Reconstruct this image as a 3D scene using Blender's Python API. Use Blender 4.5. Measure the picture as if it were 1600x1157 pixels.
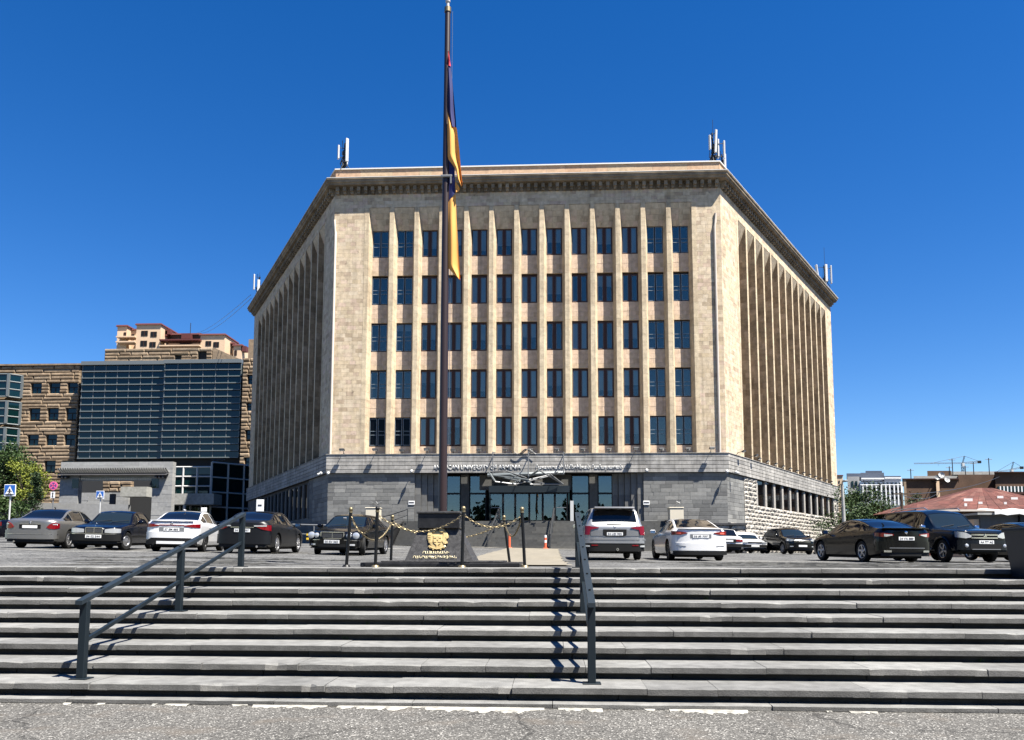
import bpy, bmesh, math, random
from mathutils import Vector, Matrix
for o in list(bpy.data.objects): bpy.data.objects.remove(o)
C = bpy.context.scene; COL = C.collection
rad = math.radians
random.seed(7)
# ---------------------------------------------------------------- camera, sky, sun, exposure
EYE = 1.63; YAW = rad(2.8); PITCH = rad(5.91); ROLL = rad(0.1); FPX = 1280.0
cam = bpy.data.objects.new('camera', bpy.data.cameras.new('camera')); COL.objects.link(cam)
cam.data.sensor_width = 36; cam.data.lens = FPX/1600*36
cam.data.shift_y = (733.5-578.5)/1600
cam.data.clip_start = .05; cam.data.clip_end = 6000
cam.matrix_world = Matrix.Translation((0, 0, EYE)) @ Matrix.Rotation(YAW, 4, 'Z') @ Matrix.Rotation(rad(90)+PITCH, 4, 'X') @ Matrix.Rotation(ROLL, 4, 'Z')
C.camera = cam
SUN_EL, SUN_AZ = 61.0, 55.0            # azimuth measured to the right of the facade normal (-Y)
sd = Vector((math.sin(rad(SUN_AZ))*math.cos(rad(SUN_EL)), -math.cos(rad(SUN_AZ))*math.cos(rad(SUN_EL)), math.sin(rad(SUN_EL))))
w = bpy.data.worlds.new('World'); C.world = w; w.use_nodes = True
nt = w.node_tree; nt.nodes.clear()
sky = nt.nodes.new('ShaderNodeTexSky'); sky.sky_type = 'NISHITA'; sky.sun_disc = False
sky.sun_elevation = rad(SUN_EL); sky.sun_rotation = rad(180-SUN_AZ)
sky.altitude = 1000; sky.air_density = 1.0; sky.dust_density = 0.15; sky.ozone_density = 3.5
hs = nt.nodes.new('ShaderNodeHueSaturation'); hs.inputs['Saturation'].default_value = 1.36; hs.inputs['Hue'].default_value = .510
bg = nt.nodes.new('ShaderNodeBackground'); bg.inputs['Strength'].default_value = 0.050
wo = nt.nodes.new('ShaderNodeOutputWorld')
nt.links.new(sky.outputs[0], hs.inputs['Color']); nt.links.new(hs.outputs[0], bg.inputs[0]); nt.links.new(bg.outputs[0], wo.inputs[0])
sun = bpy.data.objects.new('sun', bpy.data.lights.new('sun', 'SUN')); COL.objects.link(sun)
sun.data.energy = 5.0; sun.data.angle = rad(0.53); sun.data.color = (1.0, .95, .86)
sun.rotation_euler = (-sd).to_track_quat('-Z', 'Y').to_euler()
C.view_settings.view_transform = 'Standard'; C.view_settings.look = 'None'
C.view_settings.exposure = 1.75; C.view_settings.gamma = 1; C.view_settings.use_curve_mapping = False
C.cycles.max_bounces = 6; C.cycles.transparent_max_bounces = 12; C.cycles.caustics_reflective = False; C.cycles.caustics_refractive = False

_R = cam.matrix_world.to_3x3()
def at(x, y, Y):
    """real-world point in the vertical plane at depth Y that lies on the sight line of a surveyed picture point"""
    d = _R @ Vector(((x-800)/FPX, -(y-733.5)/FPX, -1)); t = Y/d.y
    return Vector((d.x*t, Y, EYE+d.z*t))
def X(x, Y): return at(x, 800, Y).x
def Z(x, y, Y): return at(x, y, Y).z

# ---------------------------------------------------------------- materials
def _n(t, ty, **kw):
    n = t.nodes.new(ty)
    for k, v in kw.items(): setattr(n, k, v)
    return n
def newmat(name):
    m = bpy.data.materials.new(name); m.use_nodes = True
    t = m.node_tree; b = t.nodes['Principled BSDF']
    return m, t, b
KA = .78      # every measured surface tone scaled to true albedo
def plain(name, col, rough=.5, metal=0, spec=.5, coat=0, emit=None, es=1):
    col = tuple(q*KA for q in col)
    m, t, b = newmat(name)
    b.inputs['Base Color'].default_value = (*col, 1); b.inputs['Roughness'].default_value = rough
    b.inputs['Metallic'].default_value = metal; b.inputs['Specular IOR Level'].default_value = spec
    b.inputs['Coat Weight'].default_value = coat; b.inputs['Coat Roughness'].default_value = .03
    if emit: b.inputs['Emission Color'].default_value = (*emit, 1); b.inputs['Emission Strength'].default_value = es
    return m
def stone(name, stops, rnd='island', nscale=3, namt=.22, fine=40, famt=.12, bump=.2, rough=.85, stain=0, spots=0, spec=.3, streak=0):
    """stone-like surface: a tone per block, mottling, fine grain, optional stains and dark pits"""
    m, t, b = newmat(name); L = t.links.new
    pos = _n(t, 'ShaderNodeNewGeometry')
    if rnd == 'island': r = pos.outputs['Random Per Island']
    elif rnd == 'object': r = _n(t, 'ShaderNodeObjectInfo').outputs['Random']
    else: r = None
    ramp = _n(t, 'ShaderNodeValToRGB'); e = ramp.color_ramp.elements
    while len(e) < len(stops): e.new(.5)
    for i, c in enumerate(stops):
        e[i].position = i/max(1, len(stops)-1); e[i].color = (*[q*KA for q in c], 1)
    n1 = _n(t, 'ShaderNodeTexNoise'); n1.inputs['Scale'].default_value = nscale; n1.inputs['Detail'].default_value = 5
    L(pos.outputs['Position'], n1.inputs['Vector'])
    if r is not None: L(r, ramp.inputs[0])
    else: L(n1.outputs[0], ramp.inputs[0])
    def mr(src, lo, hi, a=.3, z=.7):
        q = _n(t, 'ShaderNodeMapRange'); q.inputs[1].default_value = a; q.inputs[2].default_value = z
        q.inputs[3].default_value = lo; q.inputs[4].default_value = hi; L(src, q.inputs[0]); return q.outputs[0]
    def mul(ca, v):
        q = _n(t, 'ShaderNodeMix', data_type='RGBA', blend_type='MULTIPLY'); q.inputs[0].default_value = 1
        L(ca, q.inputs[6]); L(v, q.inputs[7]); return q.outputs[2]
    c = mul(ramp.outputs[0], mr(n1.outputs[0], 1-namt, 1+namt*.5))
    n2 = _n(t, 'ShaderNodeTexNoise'); n2.inputs['Scale'].default_value = fine; n2.inputs['Detail'].default_value = 3
    L(pos.outputs['Position'], n2.inputs['Vector'])
    c = mul(c, mr(n2.outputs[0], 1-famt, 1+famt))
    if stain:
        n3 = _n(t, 'ShaderNodeTexNoise'); n3.inputs['Scale'].default_value = .55; n3.inputs['Detail'].default_value = 7; n3.inputs['Roughness'].default_value = .65
        L(pos.outputs['Position'], n3.inputs['Vector'])
        c = mul(c, mr(n3.outputs[0], 1-stain, 1.05, .38, .58))
    if streak:
        mp = _n(t, 'ShaderNodeMapping'); mp.inputs['Scale'].default_value = (3.2, 3.2, .16); L(pos.outputs['Position'], mp.inputs['Vector'])
        n5 = _n(t, 'ShaderNodeTexNoise'); n5.inputs['Scale'].default_value = 1; n5.inputs['Detail'].default_value = 5; n5.inputs['Roughness'].default_value = .6; L(mp.outputs[0], n5.inputs['Vector'])
        c = mul(c, mr(n5.outputs[0], 1.05, 1-streak, .5, .72))
    if spots:
        v = _n(t, 'ShaderNodeTexNoise'); v.inputs['Scale'].default_value = 2.7; v.inputs['Detail'].default_value = 8; v.inputs['Roughness'].default_value = .7
        L(pos.outputs['Position'], v.inputs['Vector'])
        c = mul(c, mr(v.outputs[0], 1, 1-spots, .62, .70))
    L(c, b.inputs['Base Color'])
    if bump:
        bp = _n(t, 'ShaderNodeBump'); bp.inputs['Strength'].default_value = bump; bp.inputs['Distance'].default_value = .02
        L(n2.outputs[0], bp.inputs['Height']); L(bp.outputs[0], b.inputs['Normal'])
    b.inputs['Roughness'].default_value = rough; b.inputs['Specular IOR Level'].default_value = spec
    return m
def asphalt(name, base, speck, sscale, crack=0, amt=.5, big=.25, spscale=None, dirt=None):
    base, speck = [q*KA for q in base], [q*KA for q in speck]; dirt = dirt and [q*KA for q in dirt]
    m, t, b = newmat(name); L = t.links.new
    g = _n(t, 'ShaderNodeNewGeometry'); P = g.outputs['Position']
    vo = _n(t, 'ShaderNodeTexVoronoi'); vo.inputs['Scale'].default_value = sscale; L(P, vo.inputs['Vector'])
    sep = _n(t, 'ShaderNodeSeparateColor'); L(vo.outputs['Color'], sep.inputs[0])
    rp = _n(t, 'ShaderNodeValToRGB'); e = rp.color_ramp.elements
    e[0].position = 0; e[0].color = (*[c*.28 for c in base], 1); e[1].position = 1; e[1].color = (*speck, 1)
    q = e.new(.4); q.color = (*[c*.9 for c in base], 1); q = e.new(.8); q.color = (*[c*1.2 for c in base], 1); q = e.new(.90); q.color = (*[c*1.55 for c in base], 1)
    L(sep.outputs[0], rp.inputs[0])
    n = _n(t, 'ShaderNodeTexNoise'); n.inputs['Scale'].default_value = .7; n.inputs['Detail'].default_value = 8; n.inputs['Roughness'].default_value = .65; L(P, n.inputs['Vector'])
    mr = _n(t, 'ShaderNodeMapRange'); mr.inputs[1].default_value = .35; mr.inputs[2].default_value = .68; mr.inputs[3].default_value = 1-big; mr.inputs[4].default_value = 1+big
    L(n.outputs[0], mr.inputs[0])
    mx = _n(t, 'ShaderNodeMix', data_type='RGBA', blend_type='MULTIPLY'); mx.inputs[0].default_value = 1
    L(rp.outputs[0], mx.inputs[6]); L(mr.outputs[0], mx.inputs[7]); c = mx.outputs[2]
    if dirt:
        n4 = _n(t, 'ShaderNodeTexNoise'); n4.inputs['Scale'].default_value = 1.9; n4.inputs['Detail'].default_value = 6; L(P, n4.inputs['Vector'])
        m4 = _n(t, 'ShaderNodeMapRange'); m4.inputs[1].default_value = .55; m4.inputs[2].default_value = .72; m4.inputs[4].default_value = .65; L(n4.outputs[0], m4.inputs[0])
        x4 = _n(t, 'ShaderNodeMix', data_type='RGBA'); L(m4.outputs[0], x4.inputs[0]); L(c, x4.inputs[6]); x4.inputs[7].default_value = (*dirt, 1); c = x4.outputs[2]
    if crack:
        wn = _n(t, 'ShaderNodeTexNoise'); wn.inputs['Scale'].default_value = 1.3; wn.inputs['Detail'].default_value = 5; L(P, wn.inputs['Vector'])
        ad = _n(t, 'ShaderNodeVectorMath', operation='MULTIPLY_ADD'); L(wn.outputs['Color'], ad.inputs[0]); ad.inputs[1].default_value = (.9, .9, .9); L(P, ad.inputs[2])
        v2 = _n(t, 'ShaderNodeTexVoronoi', feature='DISTANCE_TO_EDGE'); v2.inputs['Scale'].default_value = crack; L(ad.outputs[0], v2.inputs['Vector'])
        m2 = _n(t, 'ShaderNodeMapRange'); m2.inputs[1].default_value = .002; m2.inputs[2].default_value = .014; m2.inputs[3].default_value = .5; m2.inputs[4].default_value = 1; L(v2.outputs['Distance'], m2.inputs[0])
        m3 = _n(t, 'ShaderNodeMapRange'); m3.inputs[1].default_value = .5; m3.inputs[2].default_value = .54; m3.inputs[3].default_value = 0; m3.inputs[4].default_value = 1; L(n.outputs[0], m3.inputs[0])
        mxx = _n(t, 'ShaderNodeMath', operation='MAXIMUM'); L(m2.outputs[0], mxx.inputs[0]); L(m3.outputs[0], mxx.inputs[1])
        x2 = _n(t, 'ShaderNodeMix', data_type='RGBA', blend_type='MULTIPLY'); x2.inputs[0].default_value = 1
        L(c, x2.inputs[6]); L(mxx.outputs[0], x2.inputs[7]); c = x2.outputs[2]
    L(c, b.inputs['Base Color'])
    bp = _n(t, 'ShaderNodeBump'); bp.inputs['Strength'].default_value = amt; bp.inputs['Distance'].default_value = .006
    L(vo.outputs['Distance'], bp.inputs['Height']); L(bp.outputs[0], b.inputs['Normal'])
    b.inputs['Roughness'].default_value = .9; b.inputs['Specular IOR Level'].default_value = .25
    return m
def glassmat(name, tint, ior=2.0, refl=(1, 1, 1)):
    m = bpy.data.materials.new(name); m.use_nodes = True; t = m.node_tree; t.nodes.clear(); L = t.links.new
    tr = _n(t, 'ShaderNodeBsdfTransparent'); tr.inputs[0].default_value = (*tint, 1)
    gl = _n(t, 'ShaderNodeBsdfGlossy'); gl.inputs['Roughness'].default_value = .01; gl.inputs[0].default_value = (*refl, 1)
    fr = _n(t, 'ShaderNodeFresnel'); fr.inputs[0].default_value = ior
    mx = _n(t, 'ShaderNodeMixShader'); o = _n(t, 'ShaderNodeOutputMaterial')
    nz = _n(t, 'ShaderNodeTexNoise'); nz.inputs['Scale'].default_value = .35; g = _n(t, 'ShaderNodeNewGeometry'); L(g.outputs['Position'], nz.inputs['Vector'])
    bp = _n(t, 'ShaderNodeBump'); bp.inputs['Strength'].default_value = .06; bp.inputs['Distance'].default_value = .1; L(nz.outputs[0], bp.inputs['Height']); L(bp.outputs[0], gl.inputs['Normal'])
    L(fr.outputs[0], mx.inputs[0]); L(tr.outputs[0], mx.inputs[1]); L(gl.outputs[0], mx.inputs[2]); L(mx.outputs[0], o.inputs[0])
    return m
def solarglass(name, base, ior=1.9):
    m, t, b = newmat(name); b.inputs['Base Color'].default_value = (*base, 1); b.inputs['Roughness'].default_value = .03; b.inputs['IOR'].default_value = ior
    return m
def leafmat(name, cols):
    m = stone(name, cols, 'island', 1.2, .25, 20, .05, 0, .6, spec=.25)
    return m
M = {}
M['cream'] = stone('cream_tuff', [(.55,.435,.285),(.59,.475,.325),(.62,.51,.365),(.56,.445,.30),(.60,.48,.335),(.64,.53,.39),(.57,.455,.315),(.61,.495,.35),(.42,.325,.22),(.60,.455,.35),(.63,.515,.37)], spots=.4, stain=.1, streak=.2)
M['cream_fin'] = stone('cream_fin_stone', [(.56,.45,.30),(.61,.50,.345),(.58,.47,.325),(.53,.42,.285)], spots=.35, stain=.12, streak=.3)
M['pink'] = stone('pink_tuff', [(.58,.43,.31),(.62,.47,.35),(.60,.46,.32),(.55,.41,.28),(.64,.49,.37)], spots=.3, streak=.25)
M['orange'] = stone('parapet_stone', [(.55,.36,.23),(.62,.43,.28),(.58,.38,.25),(.60,.46,.30)], spots=.2)
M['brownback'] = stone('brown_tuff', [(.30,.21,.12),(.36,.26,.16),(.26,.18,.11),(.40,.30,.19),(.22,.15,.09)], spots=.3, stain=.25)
M['basalt'] = stone('grey_basalt', [(.155,.155,.15),(.195,.195,.187),(.125,.125,.122),(.23,.228,.218),(.17,.17,.164),(.265,.262,.248)], 'object', 4, .15, 60, .1, .1)
M['basalt_step'] = stone('dark_stair_basalt', [(.075,.075,.072),(.095,.095,.09),(.06,.06,.058),(.11,.108,.10)], 'island', 4, .2, 60, .12, .1)
M['nosing'] = stone('dark_slab_edge', [(.13,.128,.12),(.165,.16,.15),(.11,.108,.102),(.18,.175,.163)], 'object', 5, .3, 70, .2, .25, stain=.3)  # slab fronts and undersides, darker than the tread tops
M['basalt_i'] = stone('grey_basalt_courses', [(.12,.12,.118),(.15,.15,.145),(.10,.10,.10),(.17,.168,.16)], 'island', 4, .15, 60, .1, .1)
M['basalt_dark'] = stone('dark_basalt', [(.05,.05,.055),(.062,.062,.066)], 'island', 4, .2, 50, .1, .1)
M['band'] = stone('weathered_band_stone', [(.30,.29,.275),(.36,.345,.32),(.41,.39,.36),(.325,.315,.295)], 'object', 2, .3, 50, .1, .1, stain=.25, streak=.4)
M['rough'] = stone('rough_basalt', [(.36,.33,.29),(.42,.39,.34),(.30,.28,.25),(.46,.43,.38)], 'object', 5, .3, 25, .2, .6)
M['rough_i'] = stone('rough_basalt_courses', [(.34,.32,.28),(.40,.37,.33),(.28,.27,.25)], 'island', 5, .3, 25, .2, .6)
M['tufbrown'] = stone('brown_rusticated_tuff', [(.27,.195,.125),(.32,.235,.155),(.23,.165,.108),(.36,.275,.19),(.29,.21,.135)], 'island', 2, .3, 12, .2, .5)
M['gate'] = stone('gate_grey_stone', [(.30,.30,.30),(.35,.35,.34),(.26,.26,.26),(.38,.38,.37)], 'island', 3, .15, 30, .08, .1)
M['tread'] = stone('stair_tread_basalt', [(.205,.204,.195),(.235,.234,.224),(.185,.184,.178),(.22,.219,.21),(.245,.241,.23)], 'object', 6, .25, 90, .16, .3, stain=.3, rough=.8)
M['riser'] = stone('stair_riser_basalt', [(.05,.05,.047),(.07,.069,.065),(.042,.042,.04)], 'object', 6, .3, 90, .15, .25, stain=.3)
M['asphalt'] = asphalt('parking_asphalt', (.105,.105,.103), (.21,.21,.20), 26, .22, .3, .36, dirt=(.14,.135,.125))
M['pave'] = asphalt('old_foreground_asphalt', (.108,.104,.096), (.50,.485,.45), 74, .33, 1.0, .16, dirt=(.125,.108,.09))
M['beige'] = stone('pale_paving', [(.20,.18,.14),(.235,.21,.165)], None, 2, .2, 30, .1, .1)
M['white_line'] = stone('worn_white_paint', [(.28,.27,.24),(.44,.425,.38)], None, 9, .35, 60, .1, .1)
M['granite'] = stone('polished_black_granite', [(.016,.016,.017),(.024,.024,.026)], None, 9, .35, 90, .45, 0, .38, spec=.3)
M['granite_worn'] = stone('worn_granite', [(.038,.037,.037),(.066,.065,.065)], None, 14, .4, 70, .4, .05, .5, spec=.3)
M['gold'] = plain('gilded_metal', (.56,.42,.19), .5, .3)
M['gold_paint'] = plain('gold_lettering', (.80,.70,.45), .5, .3)
M['brass'] = plain('brass', (.26,.21,.12), .45, .7)
M['pole'] = plain('brown_painted_steel', (.026,.012,.010), .42)
M['rail'] = plain('slate_painted_steel', (.008,.014,.019), .5, 0, .25)
M['rail_top'] = plain('slate_painted_steel_worn', (.016,.024,.031), .5, 0, .3)
M['black'] = plain('black_steel', (.004,.004,.004), .45, 0, .3)
M['blackmat'] = plain('black_plastic', (.005,.005,.005), .65, 0, .25)
M['tyre'] = plain('tyre_rubber', (.007,.007,.007), .8, 0, .3)
M['white_metal'] = plain('white_painted_metal', (.52,.52,.51), .5)
M['grey_metal'] = plain('grey_metal', (.20,.205,.21), .45, .3)
M['dark_metal'] = plain('dark_metal', (.035,.037,.04), .45, .2)
M['chrome'] = plain('chrome', (.80,.80,.81), .12, 1)
M['alloy'] = plain('alloy_rim', (.58,.58,.59), .28, .8)
M['alloy_dark'] = plain('dark_alloy_rim', (.05,.05,.052), .35, .5)
M['frame_brown'] = plain('brown_window_frame', (.05,.019,.012), .5, 0, .3)
M['frame_dark'] = plain('dark_window_frame', (.008,.008,.009), .5, 0, .25)
M['frame_grey'] = plain('light_sash_bar', (.24,.30,.36), .45)
M['frame_sash'] = plain('grey_brown_sash', (.13,.11,.10), .5)
M['blind'] = plain('pale_blind', (.62,.65,.66), .8)
M['room'] = plain('dim_room', (.018,.019,.021), .9)
M['glass'] = glassmat('window_glass', (.86,.88,.88), 1.9, (.92,.84,.70))
M['glass_door'] = glassmat('door_glass', (.50,.58,.60), 2.0, (.85,.95,1.0))
M['glass_dark'] = solarglass('unlit_window_glass', (.002,.002,.0025), 1.22)
M['glass_teal'] = solarglass('teal_curtain_glass', (.002,.012,.013), 1.5)
M['glass_car'] = solarglass('tinted_car_glass', (.003,.004,.006), 1.5)
M['glass_car_clear'] = solarglass('car_windscreen', (.008,.013,.016), 1.58)
M['mullion'] = plain('grey_aluminium', (.16,.18,.185), .45, .2)
M['coping'] = plain('white_coping_sheet', (.75,.74,.71), .5)
M['pipe'] = plain('downpipe', (.60,.53,.45), .5)
M['flag_red'] = plain('flag_red', (.50,.015,.04), .8)
M['flag_blue'] = plain('flag_blue', (.009,.014,.105), .8)
M['flag_orange'] = plain('flag_orange', (.78,.36,.075), .8)
M['lamp_red'] = solarglass('tail_lamp_red', (.14,.003,.006), 1.45)
M['lamp_clear'] = plain('headlamp', (.62,.64,.66), .12, .45, 1)
M['plate'] = plain('number_plate', (.78,.78,.76), .5)
M['ink'] = plain('dark_print', (.02,.02,.03), .6)
M['orange_plastic'] = plain('orange_post', (.72,.13,.05), .5)
M['sign_blue'] = plain('sign_blue', (.02,.12,.45), .4)
M['sign_red'] = plain('sign_red', (.80,.12,.30), .4)
M['sign_dark'] = plain('sign_dark_blue', (.10,.05,.20), .4)
M['white'] = plain('white_sign', (.82,.82,.80), .5)
M['yellow'] = plain('yellow_paint', (.75,.50,.04), .5)
M['cream_paint'] = plain('cream_box_stone', (.62,.56,.44), .7)
M['concrete'] = stone('concrete', [(.34,.34,.32),(.38,.38,.36)], None, 3, .2, 40, .1, .1)
M['conc_roof'] = stone('roof_felt', [(.28,.27,.26),(.32,.31,.30)], None, 1, .2, 20, .1, .1)
M['rust'] = stone('rusty_red_roof', [(.105,.032,.024),(.135,.047,.036),(.085,.027,.021),(.17,.075,.058),(.115,.037,.029)], 'island', 2, .3, 9, .25, .2, stain=.3)
M['redroof'] = plain('red_roof', (.10,.02,.017), .7)
M['aptcream'] = stone('apartment_render', [(.66,.47,.31),(.70,.51,.35)], 'island', .3, .1, 3, .05, 0)
M['whitestone'] = stone('white_facade_stone', [(.76,.76,.75),(.82,.82,.81)], 'island', .3, .1, 3, .05, 0)
M['slate'] = plain('slate_mansard', (.07,.085,.12), .5)
M['brownbrick'] = stone('brown_brick', [(.095,.055,.035),(.115,.068,.043)], 'island', .6, .25, 6, .2, .1)
M['bark'] = stone('bark', [(.09,.07,.05),(.13,.10,.075)], None, 6, .4, 30, .2, .3)
M['leaf'] = leafmat('green_leaves', [(.022,.046,.012),(.042,.078,.019),(.030,.060,.015),(.06,.10,.026)])
M['leaf_sunlit'] = leafmat('sunlit_leaf_tone', [(.09,.13,.02),(.17,.20,.025),(.24,.26,.03),(.07,.11,.02)])
M['leaf_dark'] = leafmat('dark_conifer_leaves', [(.015,.035,.012),(.025,.05,.018),(.035,.065,.02)])
M['soil'] = stone('far_ground', [(.10,.095,.08),(.13,.12,.10)], None, .2, .3, 4, .2, .1)
M['hill'] = stone('dry_hill', [(.20,.19,.13),(.26,.23,.17)], None, .02, .3, .2, .2, 0)
def paint(name, col, metal=0): 
    return plain(name, col, .16 if not metal else .34, metal, .35, .0 if sum(col) < .1 else .6)

# ---------------------------------------------------------------- mesh builder
class MB:
    def __init__(s): s.v = []; s.f = []; s.m = []
    def add(s, vs, fs, m=0, T=None):
        k = len(s.v)
        s.v += [tuple(T @ Vector(q)) for q in vs] if T is not None else [tuple(q) for q in vs]
        s.f += [tuple(k+i for i in f) for f in fs]; s.m += [m]*len(fs); return s
    def box(s, x0, x1, y0, y1, z0, z1, m=0, T=None):
        return s.add([(x0,y0,z0),(x1,y0,z0),(x1,y1,z0),(x0,y1,z0),(x0,y0,z1),(x1,y0,z1),(x1,y1,z1),(x0,y1,z1)],
            [(0,3,2,1),(4,5,6,7),(0,1,5,4),(1,2,6,5),(2,3,7,6),(3,0,4,7)], m, T)
    def bbox(s, x0, x1, y0, y1, z0, z1, b=.02, m=0, T=None):
        """box with chamfered edges all round"""
        vs = []; fs = []
        X_ = (x0, x1); Y_ = (y0, y1); Z_ = (z0, z1); ix = {}
        for i in (0,1):
            for j in (0,1):
                for k in (0,1):
                    sx = 1-2*i; sy = 1-2*j; sz = 1-2*k
                    for a, p in (('x',(X_[i],Y_[j]+sy*b,Z_[k]+sz*b)),('y',(X_[i]+sx*b,Y_[j],Z_[k]+sz*b)),('z',(X_[i]+sx*b,Y_[j]+sy*b,Z_[k]))):
                        ix[(i,j,k,a)] = len(vs); vs.append(p)
                    fs.append(tuple(ix[(i,j,k,a)] for a in ('x','y','z')))
        q = lambda *k: tuple(ix[t] for t in k)
        for i in (0,1): fs.append(q((i,0,0,'x'),(i,1,0,'x'),(i,1,1,'x'),(i,0,1,'x')))
        for j in (0,1): fs.append(q((0,j,0,'y'),(1,j,0,'y'),(1,j,1,'y'),(0,j,1,'y')))
        for k in (0,1): fs.append(q((0,0,k,'z'),(1,0,k,'z'),(1,1,k,'z'),(0,1,k,'z')))
        for j in (0,1):
            for k in (0,1): fs.append(q((0,j,k,'y'),(1,j,k,'y'),(1,j,k,'z'),(0,j,k,'z')))
        for i in (0,1):
            for k in (0,1): fs.append(q((i,0,k,'x'),(i,1,k,'x'),(i,1,k,'z'),(i,0,k,'z')))
        for i in (0,1):
            for j in (0,1): fs.append(q((i,j,0,'x'),(i,j,1,'x'),(i,j,1,'y'),(i,j,0,'y')))
        return s.add(vs, fs, m, T)
    def tube(s, pts, r, n=8, m=0, T=None, caps=True, r2=None):
        pts = [Vector(p) for p in pts]; rings = []; N = len(pts)
        for i, p in enumerate(pts):
            d = (pts[min(i+1,N-1)]-pts[max(i-1,0)]).normalized()
            a = d.orthogonal().normalized() if abs(d.z) < .999 else Vector((1,0,0)); 
            if abs(d.z) < .999: a = d.cross(Vector((0,0,1))).normalized()
            b = d.cross(a); rr = r if r2 is None else r+(r2-r)*i/(N-1)
            if isinstance(r, (list, tuple)): rr = r[i]
            rings.append([p+a*(rr*math.cos(2*math.pi*k/n))+b*(rr*math.sin(2*math.pi*k/n)) for k in range(n)])
        vs = [q for R_ in rings for q in R_]
        fs = [(i*n+k, i*n+(k+1)%n, (i+1)*n+(k+1)%n, (i+1)*n+k) for i in range(N-1) for k in range(n)]
        if caps: fs += [tuple(range(n))[::-1], tuple((N-1)*n+k for k in range(n))]
        return s.add(vs, fs, m, T)
    def lathe(s, prof, n=16, m=0, T=None):
        """prof: list of (r, z) round local Z"""
        vs = [(r*math.cos(2*math.pi*k/n), r*math.sin(2*math.pi*k/n), z) for r, z in prof for k in range(n)]
        fs = [(i*n+k, i*n+(k+1)%n, (i+1)*n+(k+1)%n, (i+1)*n+k) for i in range(len(prof)-1) for k in range(n)]
        return s.add(vs, fs, m, T)
    def prism(s, poly, z0, z1, m=0, T=None):
        n = len(poly); vs = [(x,y,z0) for x,y in poly]+[(x,y,z1) for x,y in poly]
        fs = [tuple(range(n))[::-1], tuple(range(n,2*n))]+[(i,(i+1)%n,n+(i+1)%n,n+i) for i in range(n)]
        return s.add(vs, fs, m, T)
    def sphere(s, c, r, n=10, m=0, T=None, sz=1):
        prof = [(max(1e-4, r*math.sin(math.pi*i/n)), -r*math.cos(math.pi*i/n)*sz) for i in range(n+1)]
        return s.lathe(prof, n+2, m, (T or Matrix()) @ Matrix.Translation(c))
    def mesh(s, name, mats, smooth=False, angle=40):
        me = bpy.data.meshes.new(name); me.from_pydata(s.v, [], s.f)
        for x in (mats if isinstance(mats, (list, tuple)) else [mats]): me.materials.append(M[x] if isinstance(x, str) else x)
        if max(s.m, default=0) > 0: me.polygons.foreach_set('material_index', s.m)
        if smooth:
            me.polygons.foreach_set('use_smooth', [True]*len(me.polygons)); me.set_sharp_from_angle(angle=rad(angle))
        me.update(); return me
    def obj(s, name, mats, parent=None, smooth=False, angle=40, **k):
        """ONE mesh object; vertices are in world space unless the parent is rotated (local=True)"""
        if parent is not None and not k.get('local'):
            off = parent.get('_o', None); L = WL[parent.name]
            s.v = [(a-L[0], b-L[1], c-L[2]) for a, b, c in s.v]
        return link(name, s.mesh(name, mats, smooth, angle), parent)
WL = {}          # world location of every thing / part that owns children
def link(name, me, parent=None, loc=(0,0,0), rz=0, scale=None):
    o = bpy.data.objects.new(name, me); COL.objects.link(o)
    if parent is not None:
        o.parent = parent; pl = WL[parent.name]
    else: pl = (0,0,0)
    o.location = loc
    if rz: o.rotation_euler = (0,0,rz)
    if scale: o.scale = scale
    WL[o.name] = tuple(pl[i]+loc[i] for i in range(3))
    return o
def thing(name, label, cat, loc=(0,0,0), group=None, rot=None):
    o = bpy.data.objects.new(name, None); COL.objects.link(o); o.empty_display_size = .2
    o.location = loc; o['label'] = label; o['category'] = cat
    if rot is not None: o.rotation_euler = rot
    if group: o['group'] = group
    WL[o.name] = tuple(loc); return o
def tag(o, label, cat, group=None):
    o['label'] = label; o['category'] = cat
    if group: o['group'] = group
    return o
def kind(o, k='structure', label=None):
    o['kind'] = k
    if label: o['label'] = label
    return o
def piece(name, me, parent, wloc, rz=0, scale=None):
    L = WL[parent.name]
    return link(name, me, parent, tuple(wloc[i]-L[i] for i in range(3)), rz, scale)
def textmesh(body, mat, width, extrude, height=None, bold=0):
    """lettering as a mesh in local XZ, centred, front towards -Y"""
    cu = bpy.data.curves.new('lettering', 'FONT'); cu.body = body; cu.size = 1; cu.extrude = 0; cu.align_x = 'CENTER'; cu.align_y = 'CENTER'; cu.offset = bold
    cu.resolution_u = 2
    o = bpy.data.objects.new('lettering', cu); COL.objects.link(o)
    dg = bpy.context.evaluated_depsgraph_get(); me = bpy.data.meshes.new_from_object(o.evaluated_get(dg))
    bpy.data.objects.remove(o); bpy.data.curves.remove(cu)
    bm = bmesh.new(); bm.from_mesh(me); bpy.data.meshes.remove(me)
    xs = [v.co.x for v in bm.verts]; ys = [v.co.y for v in bm.verts]
    sx = width/(max(xs)-min(xs)); sy = sx if height is None else height/(max(ys)-min(ys))
    cx = (max(xs)+min(xs))/2; cy = (max(ys)+min(ys))/2
    for v in bm.verts: v.co = ((v.co.x-cx)*sx, 0, (v.co.y-cy)*sy)
    if extrude:
        r = bmesh.ops.extrude_face_region(bm, geom=bm.faces[:])
        for v in [g for g in r['geom'] if isinstance(g, bmesh.types.BMVert)]: v.co.y -= extrude
    me = bpy.data.meshes.new('lettering'); bm.to_mesh(me); bm.free(); me.materials.append(M[mat]); return me
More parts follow.
